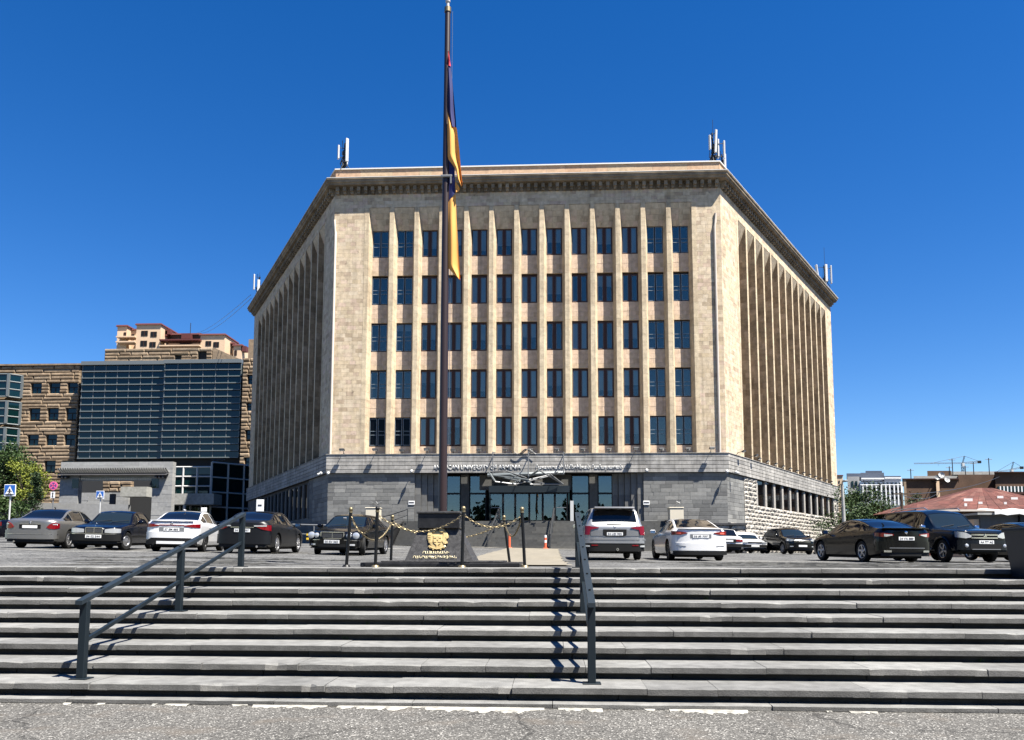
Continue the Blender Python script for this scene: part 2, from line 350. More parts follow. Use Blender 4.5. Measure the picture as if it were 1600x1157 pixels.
# ---------------------------------------------------------------- ground, lower pavement, plaza
def sm(a, b, t): 
    t = min(1, max(0, (t-a)/(b-a))); return t*t*(3-2*t)
def lerp(a, b, t): return a+(b-a)*min(1, max(0, t))
def pw(pts, t):
    if t <= pts[0][0]: return pts[0][1]
    for (a, b), (c, d) in zip(pts, pts[1:]):
        if t <= c: return b+(d-b)*(t-a)/(c-a)
    return pts[-1][1]
def gz(x, y):
    """height of the sloping car park"""
    a = pw([(14, 1.395), (22, 1.405), (29, 1.455), (40, 1.70), (50, 1.92), (57, 1.97), (75, 2.2), (120, 2.4)], y)
    k = sm(14, 27, y)
    if x < 0: return a-.019*k*max(x, -45)
    return a-k*lerp(.006, .020, (y-29)/21)*min(x, 22)
mb = MB()
mb.add([(-3000,-400,-.1),(3000,-400,-.1),(3000,5000,-.1),(-3000,5000,-.1)], [(0,1,2,3)])
kind(mb.obj('ground', 'soil'), 'structure', 'dry bare ground far beyond the car park')
mb = MB()
mb.add([(-60,-30,0),(60,-30,0),(60,9.2,0),(-60,9.2,0)], [(0,1,2,3)])
kind(mb.obj('lower_pavement', 'pave'), 'structure', 'coarse weathered asphalt at the foot of the steps')
mb = MB()
ys = [14.2+.4*i for i in range(40)]+[31+1.5*i for i in range(40)]+[92+12*i for i in range(45)]
xs = [-300,-200,-140,-100,-80]+[-66+1.6*i for i in range(76)]+[62,80,100,140,200,300]
vs = [(x, y, gz(x,y)+.018*math.sin(x*1.3+y*.7)*math.sin(y*1.1-x*.4)*sm(15,18,y)*(1-sm(80,100,y))) for y in ys for x in xs]; nx = len(xs)
mb.add(vs, [(j*nx+i, j*nx+i+1, (j+1)*nx+i+1, (j+1)*nx+i) for j in range(len(ys)-1) for i in range(nx-1)])
kind(mb.obj('car_park', 'asphalt', smooth=True, angle=80), 'structure', 'patched grey asphalt car park sloping up to the building')
def sheet(name, mat, poly_rows, dz, lab):
    """a thin sheet lying on the car park: rows of (y, x0, x1)"""
    mb = MB(); n = 14
    for y, a, b in poly_rows:
        for i in range(n+1):
            x = a+(b-a)*i/n; mb.v.append((x, y, gz(x,y)+.018*math.sin(x*1.3+y*.7)*math.sin(y*1.1-x*.4)*sm(15,18,y)+dz))
    for j in range(len(poly_rows)-1):
        for i in range(n): mb.f.append((j*(n+1)+i, j*(n+1)+i+1, (j+1)*(n+1)+i+1, (j+1)*(n+1)+i)); mb.m.append(0)
    return kind(mb.obj(name, mat, smooth=True), 'structure', lab)
rows = [(y, -2.7, .35+.05*math.sin(y*1.7)) for y in [15.6+.9*i for i in range(44)]]
sheet('pale_paving', 'beige', rows, .028, 'pale beige paved strip running from the pedestal to the entrance stairs')
sheet('pale_paving', stone('sunlit_landing_tone', [(.30,.285,.25),(.36,.34,.30)], None, 2, .2, 30, .1, .1), [(55.0,-13,7.6),(55.6,-13,7.6),(56.4,-13,7.6),(57.28,-13,7.6)], .034, 'strip of paving coloured paler as if sunlit along the foot of the entrance stair')  # added sheet; its paler colour stands for sunlight on the pavement
for k, (px, y0, y1) in enumerate([(470, 27.2, 27.4), (165, 24.6, 24.75), (1210, 25.4, 25.6), (560, 40, 40.4)]):
    x = X(px, y0); sheet('parking_line', 'white_line', [(y0, x-3.2, x+2.2), (y1, x-3.1, x+2.4)], .028, 'worn white painted line on the car park asphalt')

# ---------------------------------------------------------------- the broad outdoor steps
ST_D = [9.03+.58*i for i in range(9)]; ST_H = [.20+.15*i for i in range(9)]
steps = bpy.data.objects.new('outdoor_steps', None); COL.objects.link(steps); WL[steps.name] = (0, 11, 0); steps.location = (0, 11, 0)
kind(steps, 'structure', 'broad flight of grey basalt steps with overhanging slabs')
def slab_mesh(seed, chip):
    """unit-length tread slab: x -.5.. .5, y 0 (nose) .. .68, z -.062 .. 0, with a worn, chipped nose"""
    r = random.Random(seed); mb = MB(); n = 9
    vs = []
    cx = r.uniform(.1, .9) if chip else -9
    for i in range(n+1):
        t = i/n; e = .012 if i in (0, n) else 0
        j = r.uniform(-.004, .004); c = .06*max(0, 1-abs(t-cx)/.08) if chip else 0
        if chip and i in (0, n) and r.random() < .5: c = r.uniform(.015, .04)
        x = -.5+t; d = r.uniform(0, .004)
        vs += [(x, .68, -.078), (x, .006+c*.3, -.078+r.uniform(0,.004)), (x, .0+j+c*.6+e*.4, -.070), (x, .001+j+c+e*.4, -.007-d-c*.4), (x, .008+j+c*1.5+e, -d*.6), (x, .68, 0)]
    fs = [(i*6+k, (i+1)*6+k, (i+1)*6+(k+1)%6, i*6+(k+1)%6) for i in range(n) for k in range(6)] + [(0,1,2,3,4,5)[::-1], tuple(n*6+k for k in range(6))]
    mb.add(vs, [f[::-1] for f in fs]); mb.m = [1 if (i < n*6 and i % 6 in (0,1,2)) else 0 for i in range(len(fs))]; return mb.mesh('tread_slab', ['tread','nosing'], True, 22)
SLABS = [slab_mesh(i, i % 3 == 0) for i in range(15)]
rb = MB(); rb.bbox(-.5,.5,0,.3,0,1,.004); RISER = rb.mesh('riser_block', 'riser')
rs = random.Random(3)
for i in range(9):
    y = ST_D[i]; z = ST_H[i]; x = -9.4-rs.uniform(0,1)-i*.25; xe = 8.6+i*.35
    far = MB()
    for a, b in ((-45, x-.003), (0, 0)):
        if b > a: far.box(a, b, y, y+.68, z-.078, z)
    while x < xe:
        l = rs.choice([.75, 1.0, 1.15, 1.3, 1.45, 1.6, 1.9]); dy = rs.uniform(-.008,.008); dz = rs.uniform(-.004, .003)
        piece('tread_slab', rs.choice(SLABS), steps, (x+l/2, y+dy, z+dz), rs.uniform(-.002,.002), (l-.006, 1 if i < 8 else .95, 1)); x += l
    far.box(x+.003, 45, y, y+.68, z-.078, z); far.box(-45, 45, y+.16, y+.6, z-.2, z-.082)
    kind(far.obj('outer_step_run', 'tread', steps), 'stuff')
    x = -9.6-rs.uniform(0,1)
    while x < xe+.5:
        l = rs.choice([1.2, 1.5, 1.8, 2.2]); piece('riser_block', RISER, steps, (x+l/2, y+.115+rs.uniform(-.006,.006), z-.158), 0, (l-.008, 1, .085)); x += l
# low curb at the foot, broken white painted edge
x = -9.8
while x < 9:
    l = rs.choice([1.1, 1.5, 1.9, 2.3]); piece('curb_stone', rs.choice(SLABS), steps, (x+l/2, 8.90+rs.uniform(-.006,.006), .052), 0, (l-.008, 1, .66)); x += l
mb = MB(); r = random.Random(5); N = 620; wv = [0.0]*(N+1)
ph = [r.uniform(0, 6.3) for _ in range(8)]
for i in range(N+1):
    x = -9+18*i/N; v = .022*sum(math.sin(x*f+p)/(k+1)**.5 for k, (f, p) in enumerate(zip((3.1,5.3,8.7,13.9,21.1,33.,51.,77.), ph)))+r.uniform(-.006,.006)
    if -2.3 < x < .55: v += .050
    elif 1.2 < x < 2.1: v += .035
    elif -4.3 < x < -2.3: v += .012
    else: v -= .018
    wv[i] = max(0, min(.34, v*3.0))
for i in range(N+1):
    x = -9+18*i/N; y0 = 8.895+.004*math.sin(x*9); mb.v += [(x, y0, .012), (x, y0-wv[i]*.6, .011), (x, y0-wv[i], .003)]
for i in range(N):
    if wv[i] > .004 and wv[i+1] > .004: mb.f += [(i*3, i*3+1, (i+1)*3+1, (i+1)*3), (i*3+1, i*3+2, (i+1)*3+2, (i+1)*3+1)]; mb.m += [0,0]
kind(mb.obj('painted_edge', 'white_line'), 'structure', 'flaking white paint along the foot of the steps')
# loose grit on the foreground asphalt
mb = MB(); r = random.Random(11)
for k in range(260):
    x = r.uniform(-5.5, 5.5); y = 5.6+3.0*r.random()**.6; s = r.uniform(.003, .008); a = r.uniform(0, 6.3)
    mb.add([(x+s*math.cos(a+q)*r.uniform(.7,1.2), y+s*math.sin(a+q)*r.uniform(.7,1.2), 0) for q in (0,1.6,3.1,4.7)]+[(x, y, s*.9)], [(0,1,4),(1,2,4),(2,3,4),(3,0,4)])
kind(mb.obj('loose_grit', stone('grit', [(.20,.195,.185),(.30,.29,.28),(.14,.135,.13)], 'island', 9, .1, 60, .05, 0)), 'stuff', 'loose pale grit scattered on the lower asphalt')

# ---------------------------------------------------------------- main building
class Frame:
    def __init__(s, o, ang):
        s.o = o; s.a = ang; s.u = (math.cos(ang), math.sin(ang)); s.n = (math.sin(ang), -math.cos(ang))   # n points outward
    def p(s, u, d, z): return (s.o[0]+u*s.u[0]+d*s.n[0], s.o[1]+u*s.u[1]+d*s.n[1], z)
    def box(s, mb, u0, u1, d0, d1, z0, z1, m=0):
        P = s.p
        return mb.add([P(u0,d1,z0),P(u1,d1,z0),P(u1,d0,z0),P(u0,d0,z0),P(u0,d1,z1),P(u1,d1,z1),P(u1,d0,z1),P(u0,d0,z1)],
            [(0,3,2,1),(4,5,6,7),(0,1,5,4),(1,2,6,5),(2,3,7,6),(3,0,4,7)], m)
    def clad(s, mb, u0, u1, z0, z1, d=0, ch=.28, lr=(.35,.75), th=.05, jit=.006, r=random, gap=.008, m=0):
        """coursed facing stones, each a block of its own with open joints"""
        n = max(1, round((z1-z0)/ch)); h = (z1-z0)/n
        for i in range(n):
            u = u0; first = True
            while u < u1-1e-4:
                l = r.uniform(*lr)
                if first: l *= r.uniform(.4, 1); first = False
                if u1-u-l < lr[0]*.5: l = u1-u
                s.box(mb, u+gap/2, u+l-gap/2, d-th, d+r.uniform(-jit, jit), z0+i*h+gap/2, z0+(i+1)*h-gap/2, m); u += l
    def pieces(s, name, mes, parent, u0, u1, z0, z1, d, ch, lr, r, jit=.008, gap=.012):
        n = max(1, round((z1-z0)/ch)); h = (z1-z0)/n; c = 0
        for i in range(n):
            u = u0; first = True
            while u < u1-1e-4:
                l = r.uniform(*lr)
                if first: l *= r.uniform(.4, 1); first = False
                if u1-u-l < lr[0]*.5: l = u1-u
                piece(name, r.choice(mes), parent, s.p(u+l/2, d+r.uniform(-jit,jit), z0+(i+.5)*h), s.a, (l-gap, .12, h-gap)); u += l; c += 1
        return c
def block_mesh(name, mat, seed, rough=False):
    """unit facing block: x,z -.5...5, front face at y=0, back at y=1"""
    r = random.Random(seed); mb = MB()
    if not rough:
        e = .012; f = .05
        vs = [(-.5,1,-.5),(.5,1,-.5),(.5,1,.5),(-.5,1,.5),(-.5,.06,-.5),(.5,.06,-.5),(.5,.06,.5),(-.5,.06,.5)]
        vs += [(sx*(.5-e), 0, sz*(.5-f)) for sx, sz in ((-1,-1),(1,-1),(1,1),(-1,1))]
        fs = [(0,4,5,1)[::-1],(1,5,6,2)[::-1],(2,6,7,3)[::-1],(3,7,4,0)[::-1]]+[(4+i,4+(i+1)%4,8+(i+1)%4,8+i) for i in range(4)]+[(8,9,10,11)]
        mb.add(vs, fs); return mb.mesh(name, mat)
    nx = 5; nz = 3; vs = []
    for j in range(nz+1):
        for i in range(nx+1):
            x = -.5+i/nx; z = -.5+j/nz; edge = i in (0,nx) or j in (0,nz)
            vs.append((x+(0 if i in (0,nx) else r.uniform(-.06,.06)), (.25 if edge else r.uniform(-.75,-.15)), z+(0 if j in (0,nz) else r.uniform(-.1,.1))))
    b = len(vs); vs += [(-.5,1,-.5),(.5,1,-.5),(.5,1,.5),(-.5,1,.5)]; W = nx+1
    fs = [(j*W+i, j*W+i+1, (j+1)*W+i+1, (j+1)*W+i) for j in range(nz) for i in range(nx)]
    fs += [(b, b+1, nx, 0), (b+1, b+2, nz*W+nx, nx), (b+2, b+3, nz*W, nz*W+nx), (b+3, b, 0, nz*W)]
    mb.add(vs, fs); return mb.mesh(name, mat)
ASH = [block_mesh('ashlar_stone', 'basalt', i) for i in range(2)]
BANDST = [block_mesh('band_stone', 'band', i) for i in range(2)]
RGH = [block_mesh('rough_stone', 'rough', i, True) for i in range(8)]

W_ = 30.35; PL = (-17.2, 62.0); PR = (13.15, 62.0)
aL = rad(29.5); aR = rad(30.8); LL = 37.8; LR = 37.3
FF = Frame(PL, 0.0)
PLb = (PL[0]-LL*math.sin(aL), PL[1]+LL*math.cos(aL)); PRb = (PR[0]+LR*math.sin(aR), PR[1]+LR*math.cos(aR))
FR = Frame(PR, math.atan2(math.cos(aR), math.sin(aR)))
FL = Frame(PLb, math.atan2(-math.cos(aL), math.sin(aL)))       # runs from the far end towards the front corner
HEX = [PL, PR, PRb, (PRb[0]-19.0, PRb[1]+32), (PLb[0]+19.0, PLb[1]+32), PLb]
def offs(d):
    """hexagon outline pushed out by d with mitred corners"""
    out = []
    for i in range(6):
        p = Vector(HEX[i]); a = (p-Vector(HEX[i-1])).normalized(); b = (Vector(HEX[(i+1)%6])-p).normalized()
        na = Vector((a.y,-a.x)); nb = Vector((b.y,-b.x)); m = (na+nb).normalized(); k = d/max(.2, m.dot(na)); out.append(p+m*k)
    return out
def ring(mb, prof, m=0):
    R_ = [[(q.x,q.y,z) for q in offs(d)] for d, z in prof]
    vs = [v for r_ in R_ for v in r_]
    mb.add(vs, [(j*6+i, j*6+(i+1)%6, (j+1)*6+(i+1)%6, (j+1)*6+i) for j in range(len(prof)-1) for i in range(6)], m)
uni = thing('university_building', 'large hexagonal university block of tan stone with tall fins over a grey base', 'building', (-2, 78, 1.6))
WB = [9.97, 13.70, 17.47, 21.27, 25.13]; WT = [12.2, 15.97, 19.74, 23.60, 27.32]
Z0, ZB, ZT, ZF = 1.2, 7.76, 9.2, 28.95
rr = random.Random(21)
# inner core (dim rooms behind the glass), roof
mb = MB(); o_ = offs(-2.2); mb.prism([(q.x,q.y) for q in o_], Z0, 31.0, 0); mb.obj('core_wall', 'room', uni)
mb = MB(); mb.prism([(q.x,q.y) for q in offs(-.4)], 31.05, 31.4); mb.obj('roof', 'conc_roof', uni)
# cornice, parapet, coping
mb = MB(); ring(mb, [(-.3,30.05),(-.02,30.05),(-.02,30.62),(.60,30.66),(.63,30.80),(.72,30.84),(.74,31.02),(.80,31.04),(.80,31.14),(.1,31.34),(-.3,31.34)])
mb.obj('cornice', stone('cornice_stone', [(.27,.215,.15),(.33,.265,.19)], None, 1.4, .35, 20, .12, .1, stain=.3), uni)
mb = MB()
for F, L_ in ((FF, W_), (FR, LR), (FL, LL)): F.clad(mb, .02, L_-.02, 31.3, 32.16, 0, .86, (.9, 1.5), .3, .004, rr)
mb.obj('parapet', 'orange', uni)
mb = MB(); ring(mb, [(-.45,32.165),(.09,32.165),(.09,32.26),(-.45,32.30)]); mb.obj('coping', 'coping', uni)
mb = MB(); ring(mb, [(.76,31.145),(.82,31.145),(.82,31.18),(.76,31.18)]); mb.obj('gutter_edge', 'coping', uni)
# dentils
db = MB(); db.box(-.13,.13,-.40,.02,.06,.40); db.box(-.11,.11,-.24,.02,-.12,.058); DEN = db.mesh('dentil', 'cornice_stone' if 'cornice_stone' in M else bpy.data.materials['cornice_stone'])
for F, L_ in ((FF, W_), (FR, LR), (FL, LL)):
    n = round(L_/.56)
    for i in range(n): piece('dentil', DEN, uni, F.p((i+.5)*L_/n, 0, 30.2), F.a)
# frieze and piers
PWL, PWR = 2.78, 28.13          # inner edges of the front corner piers
mb = MB(); FF.clad(mb, 0, W_, ZF+.02, 30.06, 0, .30, (.35,.8), .2, .0025, rr, .007); mb.obj('frieze', 'cream', uni)
mb = MB(); FF.clad(mb, 0, PWL-.17, ZT, ZF+.02, 0, .31, (.35,.72), .12, .0025, rr, .007); FF.box(mb, .02, PWL-.2, -.9, -.1, ZT, ZF); mb.obj('corner_pier', 'cream', uni)
mb = MB(); FF.clad(mb, PWR+.17, W_, ZT, ZF+.02, 0, .31, (.35,.72), .12, .0025, rr, .007); FF.box(mb, PWR+.2, W_-.02, -.9, -.1, ZT, ZF); mb.obj('corner_pier', 'cream', uni)
# fins: tapered in plan, built of stacked stones
def fin_mesh(h, name='fin', left=True, right=True, wf=.17, wb=.37, dep=.68):
    mb = MB(); n = round(h/.62); q = h/n; r = random.Random(4)
    for i in range(n):
        a = wf; z0 = i*q+.004; z1 = (i+1)*q-.004; j = r.uniform(-.003,.003)
        mb.add([(-(wf if left else wb)+j,0,z0),((wf if right else wb)+j,0,z0),(wb,dep,z0),(-wb,dep,z0),(-(wf if left else wb)+j,0,z1),((wf if right else wb)+j,0,z1),(wb,dep,z1),(-wb,dep,z1)],
               [(0,3,2,1),(4,5,6,7),(0,1,5,4),(1,2,6,5),(2,3,7,6),(3,0,4,7)])
    return mb.mesh(name, 'cream_fin')
HF = ZF+.02-ZT; FIN = fin_mesh(HF); BW = 1.976; U0 = PWL-.17
for i in range(1, 13): piece('fin', FIN, uni, FF.p(U0+.02+BW*i*((PWR+.17-U0)/(13*BW)), .012, ZT), 0)
piece('fin', fin_mesh(HF, 'pier_reveal', True, True, .17, .37), uni, FF.p(U0-.002, .012, ZT), 0)
piece('fin', FIN, uni, FF.p(PWR+.17, .012, ZT), 0)
BW = (PWR+.17-U0)/13
# spandrels, sloped lintels, windows (one of each kind, then shared copies)
def stones_panel(name, mat, w, h, rows, seed):
    r = random.Random(seed); mb = MB()
    for i in range(rows):
        u = -w/2; cuts = sorted([r.uniform(.25,.45)*w-w/2, r.uniform(.6,.8)*w-w/2])+[w/2]
        for c in cuts: mb.box(u+.004, c-.004, r.uniform(-.006,.006), .3, i*h/rows+.004, (i+1)*h/rows-.004); u = c
    mb.box(-w/2, w/2, .03, .5, .002, h-.002)
    return mb.mesh(name, mat)
SP = [stones_panel('spandrel', 'pink', 1.5, 1.46, 4, i) for i in range(6)]; SPB = [stones_panel('spandrel', 'pink', 1.5, .72, 2, 40+i) for i in range(3)]
def lintel(seed):
    r = random.Random(seed); mb = MB(); n = 4; dz = ZF-WT[4]
    for j in range(n):
        x = -.80; t0 = j/n; t1 = (j+1)/n
        for c in sorted([r.uniform(-.4,-.1), r.uniform(.1,.5)])+[.80]:
            z0 = dz*t0; z1 = dz*t1; y0 = -.64*t0; y1 = -.64*t1; e = .005; b = r.uniform(0,.008)
            mb.add([(x+e,y0-b,z0+e),(c-e,y0-b,z0+e),(c-e,y1-b,z1-e),(x+e,y1-b,z1-e),(x+e,y0+.2,z0+e),(c-e,y0+.2,z0+e),(c-e,y1+.2,z1-e),(x+e,y1+.2,z1-e)],
                [(0,1,2,3),(4,7,6,5),(0,4,5,1),(1,5,6,2),(2,6,7,3),(3,7,4,0)]); x = c
    return mb.mesh('sloped_lintel', 'cream')
LT = [lintel(60+i) for i in range(5)]
ww, wh = 1.30, 2.22
def win_brown():
    mb = MB(); w2 = ww/2
    mb.box(-w2,w2,0,.09,0,.07); mb.box(-w2,w2,0,.09,wh-.08,wh); mb.box(-w2,-w2+.10,.001,.09,.07,wh-.08); mb.box(w2-.10,w2,.001,.09,.07,wh-.08)
    mb.box(-.045,.045,-.012,.09,.07,wh-.08); mb.box(-.125,-.05,.004,.08,.072,wh-.082); mb.box(.05,.125,.004,.08,.072,wh-.082)
    return mb.mesh('window', 'frame_brown')
def win_steel():
    mb = MB(); w2 = ww/2
    mb.box(-w2,w2,0,.08,0,.05); mb.box(-w2,w2,0,.08,wh-.05,wh); mb.box(-w2,-w2+.05,.001,.08,.05,wh-.05); mb.box(w2-.05,w2,.001,.08,.05,wh-.05); mb.box(-.035,.035,-.006,.08,.05,wh-.05)
    return mb.mesh('window', 'frame_dark')
def sash(w, mat):
    mb = MB(); a = .028
    mb.box(-w/2,w/2,0,.03,.0,a); mb.box(-w/2,w/2,0,.03,wh-.12-a,wh-.12); mb.box(-w/2,-w/2+a,0,.03,a,wh-.12-a); mb.box(w/2-a,w/2,0,.03,a,wh-.12-a)
    mb.box(-w/2+a,w/2-a,.002,.028,.80,.80+a); mb.box(-w/2+a,w/2-a,.002,.028,1.10,1.10+a)
    return mb.mesh('sash_bars', mat)
WBR, WST = win_brown(), win_steel()
mb = MB(); mb.box(-.21,.21,0,.012,.08,wh-.09); PANB = mb.mesh('pane', 'glass')
mb = MB(); mb.box(-.29,.29,0,.012,.05,wh-.05); PANS = mb.mesh('pane', 'glass'); PAND = mb.mesh('pane', 'glass_dark')
mb = MB(); mb.box(-.56,.56,0,.02,-1,0); BLI = mb.mesh('blind', 'blind')
SSH = sash(.55, 'frame_grey')
mb = MB(); q_ = wh-.16
for s_ in ((-.20,.20,.0,.03),(-.20,.20,q_-.03,q_),(-.20,-.175,.03,q_-.03),(.175,.20,.03,q_-.03)): mb.box(s_[0],s_[1],0,.025,s_[2],s_[3])
SSB = mb.mesh('sash', 'frame_sash')
mb = MB(); mb.box(-.74,.74,-.012,.3,-.05,0); SILL = mb.mesh('sill', 'cream_fin')
drop = {}
for col in range(13):
    uc = U0+BW*(col+.5)
    if col == 2: uc += 0
    piece('sloped_lintel', LT[col % 5], uni, FF.p(uc, -.66, WT[4]-.0), 0)
    piece('spandrel', SPB[col % 3], uni, FF.p(uc, -.66, ZT+.01), 0)
    for row in range(5):
        if row < 4: piece('spandrel', rr.choice(SP), uni, FF.p(uc, -.66, WT[row]+.02), 0, (1,1,(WB[row+1]-WT[row]-.04)/1.46))
        steel = col in (0,1,11,12)
        o = piece('window', WST if steel else WBR, uni, FF.p(uc, -.74, WB[row]), 0)
        for s in (-1,1):
            pn_ = link('pane', (PAND if row == 0 and col < 2 else PANS) if steel else PANB, o, ((s*.325 if steel else s*.345), .04, 0)); pn_.rotation_euler = (rr.uniform(-.006,.004), 0, rr.uniform(-.02,.02))
            if not steel: link('sash', SSB, o, (s*.345, .012, .08))
            if steel: link('sash_bars', SSH, o, (s*.325, -.004, .06))
        if steel:
            bl = .0 if row == 0 and col < 2 else rr.choice([0, 0, .5, 0])
        else: bl = rr.choice([.9,1.2,1.45,1.7,2.1,2.1,1.1,.7,0,1.6,1.3])
        if bl > 0: link('blind', BLI, o, (0, .095, wh-.06), 0, (1,1,bl))
# downpipes at the front corners
for u in (.16, W_-.5):
    mb = MB(); mb.tube([FF.p(u,.12,ZT+.05), FF.p(u,.12,26.9), FF.p(u-.1 if u < 1 else u+.1,.1,27.3), FF.p(u-.1 if u < 1 else u+.1,.06,28.0)], .09, 8)
    mb.obj('downpipe', 'pipe', uni, True)
# side facades: piers, fins, recessed wall, lintels
for F, L_, pa, pb in ((FR, LR, 4.0, 2.6), (FL, LL, 3.0, 2.9)):
    mb = MB(); F.clad(mb, 0, pa, ZT, ZF+.02, 0, .31, (.35,.72), .6, .0025, rr, .007); mb.obj('side_pier', 'cream', uni)
    mb = MB(); F.clad(mb, L_-pb, L_, ZT, ZF+.02, 0, .31, (.35,.72), .6, .0025, rr, .007); mb.obj('side_pier', 'cream', uni)
    mb = MB(); F.clad(mb, 0, L_, ZF+.02, 30.06, 0, .30, (.35,.8), .2, .0025, rr, .007); mb.obj('frieze', 'cream', uni)
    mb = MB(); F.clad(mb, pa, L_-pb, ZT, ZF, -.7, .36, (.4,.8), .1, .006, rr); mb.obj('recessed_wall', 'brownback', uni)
    n = 13; bw = (L_-pa-pb)/n
    sf = MB(); k = 40; q = HF/k; r = random.Random(8)
    for i in range(k):
        for t in range(2):
            d0 = .70*t/2; d1 = .70*(t+1)/2; w0 = .19; w1 = .19; z0 = i*q+.004; z1 = (i+1)*q-.004
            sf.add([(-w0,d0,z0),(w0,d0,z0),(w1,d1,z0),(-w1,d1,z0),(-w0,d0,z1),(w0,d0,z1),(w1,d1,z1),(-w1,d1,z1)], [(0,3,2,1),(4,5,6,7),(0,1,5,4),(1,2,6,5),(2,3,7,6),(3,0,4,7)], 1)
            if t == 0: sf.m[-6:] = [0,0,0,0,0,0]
    # front edge pale, flanks painted a mottled brown for the shade on them
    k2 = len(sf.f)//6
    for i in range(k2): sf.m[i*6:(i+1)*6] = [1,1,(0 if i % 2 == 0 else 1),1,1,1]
    SF = sf.mesh('side_fin', ['cream_fin', 'fin_flank_shade'] if 'fin_flank_shade' in M else ['cream_fin', M.setdefault('fin_flank_shade', stone('side_fin_shade_brown', [(.34,.25,.16),(.42,.32,.21),(.29,.21,.13),(.47,.36,.25),(.38,.29,.18)], spots=.35, stain=.35))])
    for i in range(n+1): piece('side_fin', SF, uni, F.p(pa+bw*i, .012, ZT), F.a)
    for i in range(n): piece('sloped_lintel', LT[i % 5], uni, F.p(pa+bw*(i+.5), -.66, WT[4]), F.a, (bw*.97/1.6, 1, 1))
# ---- grey base: band, ashlar walls
mb = MB(); ring(mb, [(-.5,ZB+.01),(.17,ZB+.01),(.17,ZT-.01),(-.5,ZT)]); mb.obj('band_core', 'basalt_dark', uni)
h = (ZT-ZB)/5
for F, L_ in ((FF, W_), (FR, LR), (FL, LL)):
    for i in range(5):
        u = 0
        e0 = .11 if F is not FL else -.0
        while u < L_-.01:
            l = min(rr.uniform(1.2, 2.4) if F is FF else rr.uniform(3, 5), L_-u)
            if L_-u-l < .6: l = L_-u
            a = u-(.12 if u == 0 else 0); b = u+l+(.12 if u+l > L_-.01 else 0)
            piece('band_stone', rr.choice(BANDST), uni, F.p((a+b)/2, .21+rr.uniform(-.004,.004), ZB+(i+.5)*h), F.a, (b-a-.008, .08, h-.035)); u += l
mb = MB(); ring(mb, [(-.3,ZT+.002),(.26,ZT+.002),(.26,ZT+.05),(-.3,ZT+.06)]); mb.obj('ledge', 'band', uni)
uA, uB = 6.72, 24.1            # portal opening on the front
mb = MB(); FF.box(mb, .02, uA, -1.6, -.02, Z0, ZB); FF.box(mb, uB, W_-.02, -1.6, -.02, Z0, ZB)
for F, L_ in ((FR, LR), (FL, LL)): F.box(mb, .05, L_-.05, -1.6, -.12, Z0, ZB)
mb.obj('base_wall', 'basalt_dark', uni)
FF.pieces('ashlar_stone', ASH, uni, 0, uA, 3.6, ZB, 0, .29, (.65,1.25), rr)
FF.pieces('ashlar_stone', ASH, uni, uB, W_, 3.9, ZB, 0, .29, (.65,1.25), rr)
FR.pieces('ashlar_stone', ASH, uni, 0, 3.9, 4.0, ZB, .0, .31, (.7,1.2), rr)
FL.pieces('ashlar_stone', ASH, uni, LL-5, LL, 4.2, ZB, .0, .34, (.8,1.3), rr)
mb = MB(); FF.clad(mb, 0, uA, Z0, 3.6, 0, .29, (.65,1.25), .02, .008, rr); FF.clad(mb, uB, W_, Z0, 3.9, 0, .29, (.65,1.25), .02, .008, rr); kind(mb.obj('low_ashlar', 'basalt_i', uni), 'stuff')
# rough base of the right flank with its strip of dark windows
zs0, zs1 = 5.62, 7.55
FR.pieces('rough_stone', RGH, uni, 3.9, LR, 1.4, 4.0, .10, .36, (.7,1.5), rr, .02)
FR.pieces('rough_stone', RGH, uni, 3.9, LR, 4.0, zs0, .06, .36, (.7,1.5), rr, .02)
FR.pieces('rough_stone', RGH, uni, 3.9, 7.1, zs0, ZB, .06, .36, (.7,1.5), rr, .02)
FR.pieces('rough_stone', RGH, uni, LR-2.2, LR, zs0, ZB, .06, .42, (.9,1.4), rr, .02)
FR.pieces('rough_stone', RGH, uni, -.3, 3.9, 1.4, 4.0, .30, .43, (.9,1.7), rr, .02)
FF.pieces('rough_stone', RGH, uni, W_-3.2, W_+.2, 1.4, 3.9, .30, .42, (.8,1.5), rr, .02)
for F, u0, u1, z0, z1, nn in ((FR, 7.1, LR-2.2, zs0, zs1+.2, 11), (FL, 9.0, LL-6.5, 4.6, 7.5, 12)):
    q = (u1-u0)/nn
    mb = MB(); F.box(mb, u0, u1, -1.0, -.10, z0, z1); 
    for i in range(nn):
        wmb = MB(); F.box(wmb, u0+q*i+.28, u0+q*(i+1)-.28, -.09, -.07, z0+.05, z1-.02); wmb.obj('strip_window', 'glass_dark', uni)
    for i in range(nn+1):
        mp = MB(); F.box(mp, u0+q*i-.25, u0+q*i+.25, -.095, .05, z0, z1); mp.obj('strip_pillar', 'rough_i' if F is FR else 'basalt_i', uni)
    mb.obj('strip_reveal', 'basalt_dark', uni)
mb = MB(); FL.clad(mb, 0, 9, Z0, ZB, 0, .4, (.8,1.4), .1, .01, rr); FL.clad(mb, 9, LL-6.5, Z0, 4.6, 0, .4, (.8,1.4), .1, .01, rr); FL.clad(mb, LL-6.5, LL-5, Z0, ZB, 0, .4, (.8,1.4), .1, .01, rr); FL.clad(mb, LL-5, LL, Z0, 4.2, 0, .4, (.8,1.4), .1, .01, rr)
kind(mb.obj('left_base_courses', 'basalt_i', uni), 'stuff')
